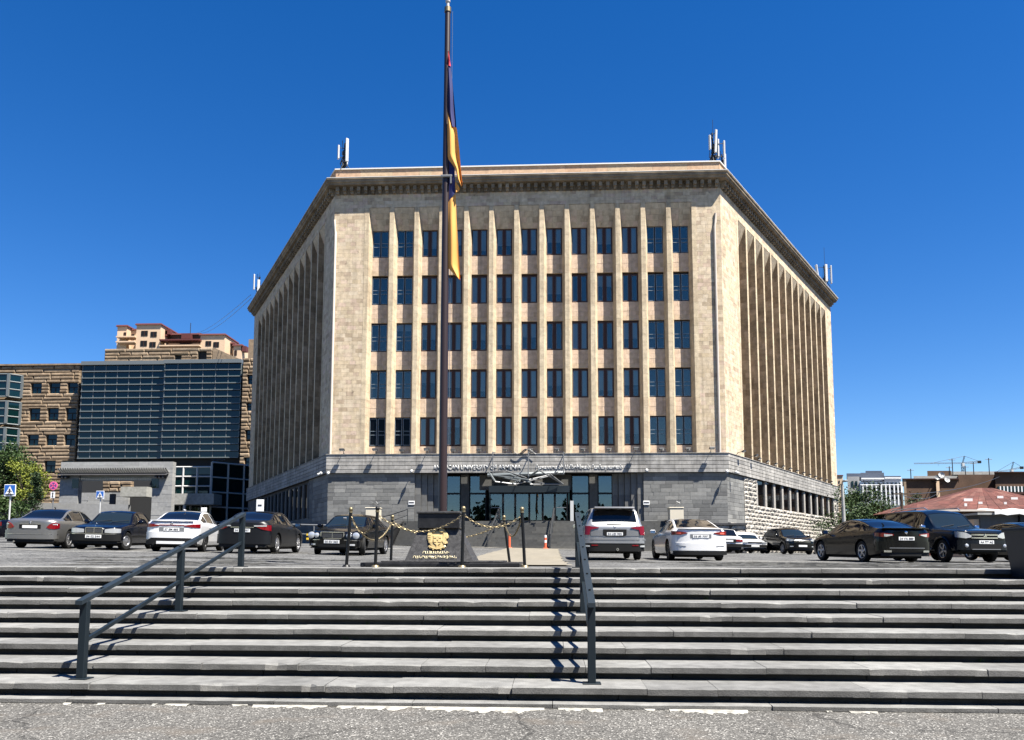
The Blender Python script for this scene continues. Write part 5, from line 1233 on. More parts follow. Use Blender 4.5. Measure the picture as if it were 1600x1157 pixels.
S_cor = dict(L=4.63, W=1.78, H=1.435, zb=.20, wr=.33, ax=(.90,3.60), cab=(1.05,1.95,3.0,3.98), wroof=.58, gl=(1.15,3.85), doors=(1.3,2.35,3.25), bp=2.35, pillars=[(2.31,2.40),(3.3,3.36)], pil=[2.31,2.40,3.3,3.36],
    top=[(0,.62),(.1,.74),(.6,.88),(1.05,.97),(1.95,1.38),(2.4,1.435),(2.9,1.42),(3.2,1.37),(3.98,1.10),(4.4,1.08),(4.63,.98)], sho=SED_SHO(4.63, .01), paint=P_white, rim='dark5', detail=d_corolla)
car('bright white compact saloon with red light bar behind the left handrail', 'car', 269, 26.9, -10, 'rear', S_cor)
def d_camry(D):
    W2 = D['W2']; common(D, zl=.28)
    D['mirror']('tail_light', 'lamp_red', 'rear', [(W2*.50,.88,.94),(W2*.72,.80,.95),(W2*.97,.76,.95)], off=.016)
    D['mirror']('reversing_lamp', 'lamp_clear', 'rear', [(W2*.42,.895,.935),(W2*.70,.90,.94),(W2*.84,.905,.95)], off=.024)
    D['patch']('bumper', D['pm'], 'rear', [(-W2*.97,.32,.64),(W2*.97,.32,.64)], .05, .07, sub=12)
    D['plate']('rear', .765, '34 NQ 037', .52, .11, .018); D['patch']('boot_trim', 'chrome', 'rear', [(-.38,.855,.88),(.38,.855,.88)], .018, .03, sub=4)
    disc('badge', 'chrome', D, 'rear', 0, .955, .05, .0); mb = MB(); mb.tube([(.5,-D['L']/2+.25,.25),(.5,-D['L']/2+.0,.24)], .04, 8); D['part']('exhaust', mb, 'chrome')
P_char = paint('charcoal_paint', (.009,.0095,.011), .2)
S_cam = dict(L=4.82, W=1.82, H=1.47, zb=.20, wr=.33, ax=(.95,3.73), cab=(1.15,1.98,3.25,4.22), wroof=.60, gl=(1.25,4.1), doors=(1.4,2.5,3.45), bp=2.5, pillars=[(2.46,2.55),(3.5,3.57)], pil=[2.46,2.55,3.5,3.57],
    top=[(0,.66),(.08,.75),(.55,.88),(1.15,.98),(1.98,1.40),(2.45,1.47),(3.0,1.46),(3.4,1.41),(4.22,1.13),(4.65,1.10),(4.82,1.03)], sho=SED_SHO(4.82, .02), paint=P_char, rim='five', detail=d_camry)
car('charcoal saloon seen from behind, between the white compact and the black saloon', 'car', 379, 26.6, -3, 'rear', S_cam)
def d_eclass(D):
    W2 = D['W2']; common(D, zl=.27); wipers(D)
    for y, r in ((W2*.60,.082),(W2*.82,.112)):
        for sg in (-1,1): disc('headlight', 'lamp_clear', D, 'front', sg*y, .66, r, .035)
    g = D['patch']('grille', 'blackmat', 'front', [(-.37,.60,.72),(-.33,.57,.755),(.33,.57,.755),(.37,.60,.72)], .022, .04, sub=3)
    for z in (.60,.635,.67,.705): D['patch']('grille_bar', 'grey_metal', 'front', [(-.34,z,z+.011),(.34,z,z+.011)], .03, .01, sub=3)
    D['patch']('grille_surround', 'chrome', 'front', [(-.41,.745,.765),(-.37,.755,.785),(.37,.755,.785),(.41,.745,.765)], .036, .05, sub=3)
    D['patch']('grille_surround', 'chrome', 'front', [(-.31,.553,.570),(.31,.553,.570)], .036, .05, sub=3)
    for sg in (-1,1): D['patch']('grille_surround', 'chrome', 'front', [(sg*.40,.66,.76),(sg*.35,.565,.76)] if False else [(sg*.375,.60,.755),(sg*.405,.66,.755)], .036, .05, sub=2)
    D['patch']('grille_bar', 'chrome', 'front', [(-.008,.575,.75),(.008,.575,.75)], .034, .01, sub=1)
    D['patch']('bumper', D['pm'], 'front', [(-W2*.96,.30,.54),(W2*.96,.30,.54)], .055, .07, sub=12); D['mirror']('bumper_trim', 'chrome', 'front', [(W2*.45,.505,.522),(W2*.95,.49,.505)], off=.062, thick=.02)
    D['mirror']('fog_lamp', 'lamp_clear', 'front', [(W2*.62,.33,.385),(W2*.80,.33,.385)], off=.06, thick=.03); D['patch']('lower_intake', 'blackmat', 'front', [(-W2*.5,.28,.37),(W2*.5,.28,.37)], .062, .03, sub=6)
    D['plate']('front', .455, '35 EV 342', .52, .112, .075)
    for sg in (-1,1): mb = MB(); mb.bbox(sg*W2*.997-.008, sg*W2*.997+.008, -1.1, 1.3, .50, .525, .004); D['part']('side_moulding', mb, 'chrome')
    mb = MB(); T = Matrix.Translation((.15, D['L']/2-1.78, D['top'](1.78)-.0)); mb.box(-.05,.05,-.02,.02,0.01,.03,0,T); D['part']('windscreen_sticker', mb, 'white')
P_black = paint('black_paint', (.0025,.0025,.003))
S_e = dict(S_sil); S_e.update(paint=P_black, rim='seven', detail=d_eclass, steer=14, handle='chrome', ends=(.5,3.2,.42,3.4), top=[(0,.66),(.07,.76),(.6,.89),(1.22,.98),(2.05,1.39),(2.5,1.45),(3.0,1.44),(3.3,1.40),(4.12,1.08),(4.6,1.05),(4.82,.98)])
car('black saloon with round headlamps facing the camera beside the plinth chains', 'car', 520, 27.2, 183, 'front', S_e)
def d_pilot(D):
    W2 = D['W2']; common(D, zl=.42)
    D['mirror']('tail_light', 'lamp_red', 'rear', [(W2*.52,1.055,1.075),(W2*.78,1.0,1.11),(W2*.82,.83,1.12),(W2*.965,.83,1.12)], off=.03, tilt=-.1)
    D['patch']('bumper', D['pm'], 'rear', [(-W2*.97,.56,.74),(W2*.97,.56,.74)], .075, .10, sub=12); D['patch']('bumper_step', 'grey_metal', 'rear', [(-W2*.95,.655,.70),(W2*.95,.655,.70)], .082, .02, sub=10)
    D['patch']('lower_bumper', 'blackmat', 'rear', [(-W2*.96,.30,.55),(W2*.96,.30,.55)], .065, .08, sub=12); D['mirror']('reflector', 'lamp_red', 'rear', [(W2*.55,.475,.51),(W2*.75,.475,.51)], off=.074, thick=.03); D['mirror']('fog_lamp', 'lamp_clear', 'rear', [(W2*.80,.44,.49),(W2*.92,.44,.50)], off=.074, thick=.03)
    D['patch']('tailgate_panel', 'grey_metal', 'rear', [(-W2*.78,.80,.98),(-W2*.45,.80,.985),(W2*.45,.80,.985),(W2*.78,.80,.98)], .012, .04, sub=4)
    D['patch']('plate_recess', 'blackmat', 'rear', [(-.38,.84,1.01),(-.30,.78,1.01),(.30,.78,1.01),(.38,.84,1.01)], .022, .03, sub=2); D['plate']('rear', .865, '34 UD 902', .52, .10, .035)
    disc('badge', 'chrome', D, 'rear', 0, 1.08, .05, -.01)
    mb = MB(); mb.lathe([(.045,0),(.045,.07),(.02,.07)], 12, 0, Matrix.Translation((.08,-D['L']/2-.03,.36)) @ Matrix.Rotation(rad(90),4,'X')); D['part']('tow_hitch', mb, 'chrome')
    mb = MB(); mb.bbox(-W2*.66,W2*.66,-D['L']/2+.06,-D['L']/2+.5,1.69,1.75,.02); D['part']('roof_spoiler', mb, D['pm'])
    mb = MB(); mb.tube([(.22,-D['L']/2+.05,1.16),(-.25,-D['L']/2+.06,1.19)], .016, 6); D['part']('wiper', mb, 'blackmat')
P_sil2 = paint('light_silver_paint', (.34,.345,.35), .5)
S_pil = dict(L=4.95, W=2.0, H=1.79, zb=.28, wr=.37, ax=(.98,3.80), cab=(1.3,2.05,4.60,4.86), wroof=.70, gl=(1.4,4.55), doors=(1.5,2.6,3.6), bp=2.6, pillars=[(2.55,2.66),(3.6,3.70)], pil=[2.55,2.66,3.6,3.7],
    top=[(0,.85),(.1,.97),(.9,1.08),(1.3,1.13),(2.05,1.66),(2.6,1.77),(3.6,1.79),(4.4,1.76),(4.60,1.70),(4.86,1.20),(4.92,1.14),(4.95,1.06)], sho=[(0,.80),(.3,.92),(1.3,1.05),(3,1.09),(4.6,1.13),(4.85,1.12),(4.95,1.0)],
    ends=(.5,3.2,.30,4.5), paint=P_sil2, rim='five', detail=d_pilot, mircol=P_sil2)
car('silver SUV seen straight from behind, right of the flagpole', 'SUV', 960, 26.9, -2, 'rear', S_pil)
def d_tesla(D):
    W2 = D['W2']; common(D, zl=.30)
    D['mirror']('tail_light', 'lamp_red', 'rear', [(W2*.46,.90,.915),(W2*.70,.845,.955),(W2*.97,.845,.975)], off=.016); D['mirror']('brake_lamp', plain('lit_red_lens', (.75,.12,.08), .3), 'rear', [(W2*.68,.87,.92),(W2*.84,.87,.925)], off=.024)
    D['patch']('boot_lip', D['pm'], 'rear', [(-W2*.80,1.04,1.06),(W2*.80,1.04,1.06)], .025, .10, sub=10); D['patch']('plate_recess', 'grey_metal', 'rear', [(-.34,.74,.87),(.34,.74,.87)], .005, .03, sub=3)
    D['plate']('rear', .80, '36 JR 707', .52, .10, .016); D['patch']('bumper', D['pm'], 'rear', [(-W2*.97,.34,.58),(W2*.97,.34,.58)], .045, .07, sub=12)
    D['patch']('diffuser', 'blackmat', 'rear', [(-W2*.90,.20,.32),(W2*.90,.20,.32)], .055, .05, sub=10); D['mirror']('bumper_vent', 'grey_metal', 'rear', [(W2*.52,.47,.485),(W2*.82,.49,.505)], off=.052, thick=.02)
S_tes = dict(L=4.69, W=1.85, H=1.44, zb=.18, wr=.335, ax=(.84,3.72), cab=(.95,2.0,2.95,4.22), wroof=.58, gl=(1.1,4.0), doors=(1.25,2.35,3.3), bp=2.35, pillars=[(2.31,2.38)], pil=[2.31,2.38], sunroof=(2.05,2.9),
    top=[(0,.60),(.1,.72),(.5,.85),(.95,.95),(2.0,1.38),(2.5,1.44),(3.0,1.41),(3.6,1.27),(4.22,1.10),(4.55,1.08),(4.69,1.0)], sho=SED_SHO(4.69, .0), ends=(.6,2.8,.5,3.0), paint=P_white, rim='dark5', detail=d_tesla)
car('white rounded fastback saloon seen from behind, right of the silver SUV', 'car', 1094, 26.9, -2.5, 'rear', S_tes)
def d_accord(D):
    W2 = D['W2']; common(D, zl=.30)
    D['mirror']('tail_light', 'lamp_red', 'rear', [(W2*.46,.86,.90),(W2*.72,.80,.93),(W2*.98,.84,.95)], off=.018); D['mirror']('lamp_bar', 'lamp_clear', 'rear', [(W2*.50,.865,.885),(W2*.70,.82,.90),(W2*.76,.83,.91)], off=.026)
    D['plate']('rear', .765, '34 VX 880', .52, .11, .016); D['patch']('bumper', D['pm'], 'rear', [(-W2*.97,.36,.66),(W2*.97,.36,.66)], .05, .07, sub=12); D['patch']('bumper_trim', 'grey_metal', 'rear', [(-W2*.62,.455,.475),(W2*.62,.455,.475)], .056, .02, sub=8)
    D['patch']('boot_lip', D['pm'], 'rear', [(-W2*.82,1.07,1.10),(W2*.82,1.07,1.10)], .045, .14, sub=10); disc('badge', 'chrome', D, 'rear', 0, .96, .05, .0); D['mirror']('exhaust_finisher', 'chrome', 'rear', [(W2*.56,.33,.39),(W2*.78,.33,.39)], off=.062, thick=.05)
    L = D['L']
    for sg in (-1,1):
        mb = MB(); pts = []
        for s in (2.0,2.6,3.2,3.7,4.0): P, tt = D['sec'](s); pts.append((sg*(P[10][0]+.012), L/2-s, P[10][1]+.01))
        mb.tube(pts, .012, 5); D['part']('window_trim', mb, 'chrome')
    mb = MB(); mb.bbox(-.02,.02,-1.25,-1.08,1.425,1.48,.015); D['part']('aerial', mb, 'blackmat')
S_acc = dict(L=4.88, W=1.86, H=1.45, zb=.19, wr=.345, ax=(.94,3.77), cab=(1.1,1.95,3.2,4.35), wroof=.59, gl=(1.25,4.2), doors=(1.4,2.5,3.45), bp=2.5, pillars=[(2.46,2.54),(3.5,3.56)], pil=[2.46,2.54,3.5,3.56],
    top=[(0,.66),(.1,.77),(.6,.89),(1.1,.97),(1.95,1.37),(2.5,1.45),(3.0,1.435),(3.5,1.36),(4.35,1.13),(4.75,1.10),(4.88,1.02)], sho=SED_SHO(4.88, .01), paint=P_black, rim='blade', detail=d_accord)
car('glossy black saloon with bladed rims seen from behind in front of the dark SUV', 'car', 1414, 26.6, -8.5, 'rear', S_acc)
def d_pajero(D):
    W2 = D['W2']; common(D, zl=.42); wipers(D)
    D['mirror']('headlight', 'lamp_clear', 'front', [(W2*.50,.84,.90),(W2*.70,.80,.99),(W2*.97,.84,1.03)], off=.03)
    D['patch']('grille', 'blackmat', 'front', [(-.46,.76,.98),(.46,.76,.98)], .018, .05, sub=4)
    for z in (.80,.90): D['patch']('grille_bar', 'chrome', 'front', [(-.47,z,z+.035),(.47,z,z+.035)], .032, .03, sub=4)
    mb = MB(); T = Matrix.Translation((0, D['L']/2+.045, .885)) @ Matrix.Rotation(rad(90),4,'X')
    for a in (90,210,330):
        q = [(.0,.0),(.035*math.cos(rad(a-40)),.035*math.sin(rad(a-40))),(.075*math.cos(rad(a)),.075*math.sin(rad(a))),(.035*math.cos(rad(a+40)),.035*math.sin(rad(a+40)))]; mb.prism(q, -.01, .01, 0, T)
    D['part']('badge', mb, 'chrome')
    D['patch']('bumper', D['pm'], 'front', [(-W2*.98,.42,.74),(W2*.98,.42,.74)], .09, .12, sub=12); D['patch']('lower_intake', 'blackmat', 'front', [(-.55,.44,.62),(.55,.44,.62)], .098, .03, sub=4); D['patch']('skid_bar', 'grey_metal', 'front', [(-.5,.43,.455),(.5,.43,.455)], .108, .02, sub=4)
    for sg in (-1,1): disc('fog_lamp', 'lamp_clear', D, 'front', sg*W2*.70, .56, .06, .10)
    D['plate']('front', .68, 'AA 777 AG', .52, .115, .112)
    L = D['L']
    for sg in (-1,1):
        mb = MB(); mb.tube([(sg*.62, L/2-2.05, 1.82),(sg*.64, L/2-2.2, 1.90),(sg*.64, L/2-4.1, 1.90),(sg*.62, L/2-4.3, 1.84)], .022, 6); D['part']('roof_rail', mb, 'alloy')
        mb = MB(); mb.bbox(sg*W2*.97-.07, sg*W2*.97+.07, -1.0, 1.05, .40, .47, .02); D['part']('side_step', mb, 'grey_metal')
        for s in (.88, 3.66):
            mb = MB(); mb.tube([(sg*(W2+.0), L/2-s+.47*math.cos(q), .40+.45*math.sin(q)) for q in [rad(a) for a in range(5,176,17)]], .035, 6); D['part']('wheel_arch', mb, D['pm'])
P_blueb = paint('midnight_blue_paint', (.004,.007,.013))
S_paj = dict(L=4.9, W=1.875, H=1.86, zb=.34, wr=.39, ax=(.88,3.66), cab=(1.35,2.0,4.6,4.86), wroof=.68, gl=(1.42,4.6), doors=(1.5,2.55,3.45), bp=2.55, pillars=[(2.5,2.62),(3.45,3.58)], pil=[2.5,2.62,3.45,3.58],
    top=[(0,1.0),(.06,1.06),(.7,1.13),(1.35,1.18),(2.0,1.72),(2.4,1.83),(3.4,1.86),(4.45,1.83),(4.6,1.78),(4.86,1.2),(4.9,1.1)], sho=[(0,.96),(.2,1.05),(1.3,1.11),(3,1.14),(4.7,1.16),(4.9,1.05)],
    ends=(.36,4.0,.25,5.0), paint=P_blueb, rim='five', detail=d_pajero, steer=-8, mircol='chrome')
car('midnight blue off-roader facing the camera on the right, chrome mirrors and grille', 'SUV', 1535, 28.0, 170.5, 'front', S_paj)
def d_qash(D):
    W2 = D['W2']; common(D, zl=.36); wipers(D)
    D['mirror']('headlight', 'lamp_clear', 'front', [(W2*.55,.80,.86),(W2*.75,.76,.90),(W2*.96,.78,.93)], off=.02); D['patch']('grille', 'blackmat', 'front', [(-.5,.66,.80),(.5,.66,.80)], .016, .04, sub=4); D['patch']('grille_bar', 'chrome', 'front', [(-.48,.73,.755),(.48,.73,.755)], .026, .03, sub=4)
    D['patch']('bumper', D['pm'], 'front', [(-W2*.97,.36,.60),(W2*.97,.36,.60)], .05, .07, sub=12); D['plate']('front', .50, '', .5, .11, .065); D['mirror']('fog_lamp', 'lamp_clear', 'front', [(W2*.60,.44,.49),(W2*.78,.44,.49)], off=.058, thick=.03)
S_q = dict(L=4.33, W=1.79, H=1.6, zb=.24, wr=.345, ax=(.88,3.51), cab=(1.0,1.75,3.75,4.15), wroof=.60, gl=(1.15,3.9), doors=(1.25,2.25,3.15), bp=2.25, pillars=[(2.2,2.29)], pil=[2.2,2.29],
    top=[(0,.78),(.1,.90),(.6,1.0),(1.0,1.06),(1.75,1.51),(2.2,1.60),(3.0,1.58),(3.75,1.48),(4.15,1.12),(4.27,1.06),(4.33,.95)], sho=[(0,.72),(.3,.86),(1.0,.99),(2.5,1.06),(3.9,1.12),(4.33,.95)],
    ends=(.5,3.0,.36,3.6), paint=P_black, rim='multi', detail=d_qash)
car('small black crossover facing the camera by the rough stone wall', 'car', 1252, 49.0, 173, 'front', S_q)
def d_lada(D):
    W2 = D['W2']; common(D, zl=.34)
    D['mirror']('tail_light', 'lamp_red', 'rear', [(W2*.50,.66,.78),(W2*.95,.66,.78)], off=.02); D['patch']('tail_panel', 'blackmat', 'rear', [(-W2*.5,.60,.80),(W2*.5,.60,.80)], .016, .04, sub=4); D['plate']('rear', .70, '', .5, .11, .03)
    D['patch']('bumper', 'blackmat', 'rear', [(-W2*.98,.36,.54),(W2*.98,.36,.54)], .07, .09, sub=8); D['mirror']('headlight', 'lamp_clear', 'front', [(W2*.55,.62,.72),(W2*.92,.62,.72)], off=.02); D['patch']('grille', 'blackmat', 'front', [(-W2*.52,.63,.71),(W2*.52,.63,.71)], .015, .03, sub=4)
    D['patch']('bumper', 'blackmat', 'front', [(-W2*.98,.38,.54),(W2*.98,.38,.54)], .07, .09, sub=8); D['plate']('front', .46, '', .5, .11, .085)
S_lad = dict(L=4.13, W=1.65, H=1.40, zb=.20, wr=.29, ax=(.72,3.14), cab=(1.2,1.75,2.95,3.5), wroof=.56, gl=(1.25,3.4), doors=(1.1,2.1,2.95), bp=2.1, pillars=[(2.06,2.15)], pil=[2.06,2.15],
    top=[(0,.74),(.05,.78),(.7,.86),(1.2,.92),(1.75,1.34),(2.1,1.40),(2.7,1.40),(2.95,1.37),(3.5,.99),(4.05,.96),(4.13,.92)], sho=[(0,.70),(.3,.76),(1.2,.87),(2.5,.91),(3.5,.92),(4.13,.88)], ends=(.22,5.0,.2,5.0), paint=P_white, rim='steel', detail=d_lada)
car('boxy white saloon with red tail lamps, half hidden behind the white fastback', 'car', 1137, 47.0, 0, 'rear', S_lad)
S_la2 = dict(S_lad); S_la2.update(top=[(0,.68),(.05,.72),(.8,.84),(1.3,.92),(1.95,1.30),(2.3,1.36),(2.8,1.36),(3.2,1.25),(3.95,.98),(4.08,.95),(4.13,.9)], sho=[(0,.64),(.3,.71),(1.2,.86),(2.5,.90),(3.6,.93),(4.13,.86)])
car('white wedge nosed hatchback facing the camera at the foot of the rough stone wall', 'car', 1178, 51.5, 176, 'front', S_la2)
S_dk = dict(S_sil); S_dk.update(paint=P_navy, rim='multi', detail=d_camry)
car('dark car behind the silver saloon at the far left edge', 'car', 8, 38.0, 80, 'rear', S_dk)
S_dr = dict(S_acc); S_dr.update(paint=P_black, rim='five')
car('black saloon roof with chrome window line at the far right edge beyond the off-roader', 'car', 1662, 29.5, -8, 'rear', S_dr)
# ---------------------------------------------------------------- left: glass fronted annex, gate, apartments
YA = 118.0; GA = 2.6
def xa(p, Y=YA): return X(p, Y)
an = thing('glass_annex', 'modern annex with a wide teal glass curtain front and rough brown stone wings', 'building', (xa(230), YA+8, GA))
def courses(mb, x0, x1, y, z0, z1, holes=(), ch=.53, lr=(1.6,4.6), depth=.4, r=None, proud=.17):
    """rough rusticated courses with a bulged face; holes are (x0,x1,z0,z1)"""
    r = r or random.Random(1); n = max(1, round((z1-z0)/ch)); h = (z1-z0)/n
    for i in range(n):
        za = z0+i*h; zb_ = za+h-.05; segs = [(x0, x1)]
        for hx0, hx1, hz0, hz1 in holes:
            if hz0 < za+h*.6 and hz1 > za+h*.4:
                ns = []
                for a, b in segs:
                    if hx1 <= a or hx0 >= b: ns.append((a, b)); continue
                    if hx0 > a: ns.append((a, hx0))
                    if hx1 < b: ns.append((hx1, b))
                segs = ns
        for a, b in segs:
            u = a
            while u < b-.02:
                l = r.uniform(*lr); l = b-u if b-u-l < .5 else l; p = proud*r.uniform(.5,1.2); c = u+.04; d = u+l-.0
                zm = za+h*r.uniform(.35,.6)
                mb.add([(c,y,za),(d-.04,y,za),(d-.04,y,zb_),(c,y,zb_),(c+.12,y-p,zm-.12),(d-.16,y-p*r.uniform(.8,1.1),zm-.1),(d-.16,y-p,zm+.14),(c+.12,y-p,zm+.12),(c,y+depth,za),(d-.04,y+depth,za),(d-.04,y+depth,zb_),(c,y+depth,zb_)],
                    [(0,1,5,4),(1,2,6,5),(2,3,7,6),(3,0,4,7),(4,5,6,7),(3,2,10,11),(0,8,9,1),(0,3,11,8),(1,9,10,2)]); u += l
def annex_window(x0, x1, z0, z1, y, par):
    mb = MB(); w2 = .09
    for q in ((x0,x1,z0,z0+w2),(x0,x1,z1-w2,z1),(x0,x0+w2,z0+w2,z1-w2),(x1-w2,x1,z0+w2,z1-w2),(x0+w2,x1-w2,z0+(z1-z0)*.52,z0+(z1-z0)*.52+.14),((x0+x1)/2-.05,(x0+x1)/2+.05,z0+w2,z0+(z1-z0)*.52)): mb.box(q[0],q[1],y+.22,y+.32,q[2],q[3])
    o = mb.obj('window', 'frame_dark', par); p = MB(); p.box(x0+w2,x1-w2,y+.28,y+.30,z0+w2,z1-w2); p.obj('pane', 'glass_teal', o)
    s = MB(); s.box(x0-.12,x1+.12,y-.16,y+.2,z1+.0,z1+.12); s.obj('lintel', 'tufbrown', o)
ra = random.Random(31)
# left wing
ztop = Z(60, 572, YA); x0, x1 = xa(-140), xa(113); holes = []
def zz(y): return Z(60, y, YA)
for cx in (-82, -46, -10, 45, 74, 103):
    for a, b in ((597.5, 616), (638, 656), (679, 697), (720, 738)):
        holes.append((xa(cx-8.2), xa(cx+7.8), zz(b), zz(a)))
mb = MB(); courses(mb, x0, x1, YA, GA-1.2, ztop, holes, r=ra); mb.obj('rusticated_wing', 'tufbrown', an)
mb = MB(); mb.box(x0-.1, x1+.3, YA-.35, YA+18, ztop+.01, ztop+.25); mb.obj('roof_edge', 'tufbrown', an)
for h_ in holes: annex_window(*h_, YA, an)
mb = MB(); mb.box(x0, xa(372), YA+.45, YA+22, GA-1.2, ztop-.05); mb.obj('inner_wall', 'room', an)
# glass bays at far left
for (py0, py1) in ((588, 622), (630, 664), (671, 706)):
    z1, z0 = zz(py0), zz(py1); xb0, xb1, xb2 = xa(-30), xa(11), xa(23); mb = MB()
    pts = [(xb0, YA+.2), (xb0, YA-1.6), (xb1, YA-1.6), (xb2, YA-.2), (xb2, YA+.3)]
    for a, b in zip(pts[:-1], pts[1:]):
        for q0, q1 in ((0,.31),(.345,.655),(.69,1)):
            mb.add([(a[0],a[1],z0+(z1-z0)*q0),(b[0],b[1],z0+(z1-z0)*q0),(b[0],b[1],z0+(z1-z0)*q1),(a[0],a[1],z0+(z1-z0)*q1)], [(0,1,2,3)])
    o = mb.obj('glass_bay', 'glass_teal', an); f = MB()
    for p_ in pts: f.box(p_[0]-.16,p_[0]+.16,p_[1]-.16,p_[1]+.16,z0-.05,z1+.05)
    for q in (-.02,.327,.672,1.0):
        for a, b in zip(pts[:-1], pts[1:]): f.tube([(a[0],a[1],z0+(z1-z0)*q),(b[0],b[1],z0+(z1-z0)*q)], .11, 4)
    f.obj('bay_frame', 'mullion', o)
# curtain wall in two planes
pm_ = MB(); pm_.box(-.5,.5,0,.03,-.5,.5); PANE = pm_.mesh('pane', 'glass_teal')
def curtain(px0, px1, Y, py_top, py_bot, nc, nr, lab):
    xa0, xa1 = X(px0, Y), X(px1, Y); zt_, zb_ = at((px0+px1)/2, py_top, Y).z, at((px0+px1)/2, py_bot, Y).z
    cw = thing_part('curtain_wall', an, xa0, xa1, Y, zb_, zt_); cwid = (xa1-xa0)/nc; rh = (zt_-zb_)/nr
    for i in range(nr):
        z = zb_+rh*i
        m_ = MB(); m_.bbox(xa0-.05, xa1+.05, Y-.22, Y+.06, z-.03, z+.11, .02); m_.obj('transom', 'mullion', cw)
        for j in range(nc): piece('pane', PANE, cw, (xa0+cwid*(j+.5), Y, z+.13+(rh-.24)/2), ra.uniform(-.003,.003), (cwid-.1, 1, rh-.24))
    for j in range(nc+1):
        m_ = MB(); m_.box(xa0+cwid*j-.05, xa0+cwid*j+.05, Y-.05, Y+.08, zb_+.14, zt_); m_.obj('mullion', 'mullion', cw)
    return xa0, xa1, zb_, zt_
def thing_part(nm, par, x0, x1, Y, z0, z1):
    m_ = MB(); m_.box(x0, x1, Y+.12, Y+.5, z0, z1); return m_.obj(nm, 'glass_teal', par)
c1 = curtain(117, 247, YA-1.6, 571, 717, 7, 14, ''); c2 = curtain(248, 369, YA-2.4, 568.5, 716, 6, 14, '')
for c, Y in ((c1, YA-1.6), (c2, YA-2.4)):
    m_ = MB(); m_.box(c[0]-.1, c[1]+.05, Y-.4, Y+4, c[3]+.0, c[3]+.55); m_.obj('parapet_cap', 'mullion', an)
    m_ = MB(); m_.box(c[0], c[1], Y+.52, YA+.4, GA-1, c[3]-.02); m_.obj('side_return', 'room', an)
# upper rough block, wing against the main building
mb = MB(); xu0, xu1 = X(150, YA+3), X(322, YA+3); courses(mb, xu0, xu1, YA+3, Z(240, 566, YA+3), Z(240, 544.5, YA+3), [(X(263,YA+3), X(272,YA+3), Z(240,564,YA+3), Z(240,554,YA+3)), (X(299,YA+3), X(312,YA+3), Z(240,566,YA+3), Z(240,553,YA+3))], r=ra); mb.obj('upper_block', 'tufbrown', an)
mb = MB(); mb.box(xu0+.2, xu1-.2, YA+3.42, YA+12, ztop-1, Z(240,545.5,YA+3)); mb.obj('upper_core', 'room', an)
z1 = Z(330, 543, YA+3); z0 = Z(330, 562, YA+3); xq = X(364, YA+3)
mb = MB(); mb.add([(xu1+.05,YA+3,z0-.3),(xq,YA+3,z0-.3),(xq,YA+3,z0+.1),(xu1+.05,YA+3,z1),(xu1+.05,YA+9,z0-.3),(xq,YA+9,z0-.3),(xq,YA+9,z0+.1),(xu1+.05,YA+9,z1)], [(0,1,2,3),(4,7,6,5),(3,2,6,7),(0,3,7,4),(1,5,6,2)]); mb.obj('sloped_skylight', 'tufbrown', an)
YW = YA-4; hol = [(X(380,YW), X(396,YW), Z(385,b,YW), Z(385,a,YW)) for a, b in ((586,601),(629,644),(672,687),(715,731))]
mb = MB(); courses(mb, X(371,YW), X(420,YW), YW, GA-1, Z(385, 559.5, YW), hol, .55, (.8,1.6), r=ra); mb.obj('rusticated_wing', 'tufbrown', an)
for h_ in hol: annex_window(*h_, YW, an)
mb = MB(); mb.box(X(371,YW)+.1, X(420,YW), YW+.45, YW+16, GA-1, Z(385,560,YW)); mb.obj('inner_wall', 'room', an)
mb = MB(); xk = X(394, 130); mb.box(xk-1.2, xk+5, 129, 136, 10, Z(394, 533, 130)); mb.obj('rear_tower', 'tufbrown', an)
# low glass hall beside the gate
YG = 100.0
gh = thing('glass_hall', 'low glass entrance hall with white mullions between the gate and the tan block', 'building', (X(320,YG), YG+4, GA))
x0, x1, x2 = X(262,YG), X(328,YG), X(374,YG-8); zt_ = Z(300, 730, YG); zm = Z(300, 758, YG); zl = Z(300, 775, YG); zlow = GA-.8
def gridwall(p0, p1, z0, z1, nc, nr, par, nm='glass_wall'):
    d = Vector((p1[0]-p0[0], p1[1]-p0[1], 0)); n = Vector((d.y, -d.x, 0)).normalized(); mb = MB()
    mb.add([(p0[0],p0[1],z0),(p1[0],p1[1],z0),(p1[0],p1[1],z1),(p0[0],p0[1],z1)], [(0,1,2,3)]); o = mb.obj(nm, 'glass_teal', par); f = MB()
    for i in range(nc+1): a = Vector((p0[0],p0[1],0))+d*(i/nc)+n*.05; f.tube([(a.x,a.y,z0),(a.x,a.y,z1)], .13, 4)
    for j in range(nr+1): z = z0+(z1-z0)*j/nr; a = Vector((p0[0],p0[1],z))+n*.05; b = Vector((p1[0],p1[1],z))+n*.05; f.tube([a, b], .09, 4)
    f.obj('mullion_grid', 'white_metal', o)
gridwall((x0,YG), (x1,YG), zl, zt_, 3, 3, gh); gridwall((x1,YG), (x2,YG+9), zlow, zt_+.6, 5, 6, gh)
mb = MB(); mb.box(x0,x1+1.5,YG-2.6,YG-.1,Z(300,789,YG-2),Z(300,772,YG-2)); mb.obj('grey_canopy', 'concrete', gh)
gridwall((x0,YG+.5), (x1,YG+.5), zlow, zl-.5, 4, 2, gh)
mb = MB(); mb.box(x0,x1,YG+.6,YG+9,zlow,zt_-.1); mb.obj('core', 'room', gh); mb = MB(); mb.tube([(x1-2.2,YG-2.3,zlow),(x1-2.2,YG-2.3,Z(300,789,YG-2))], .2, 8); mb.obj('column', 'white_metal', gh)
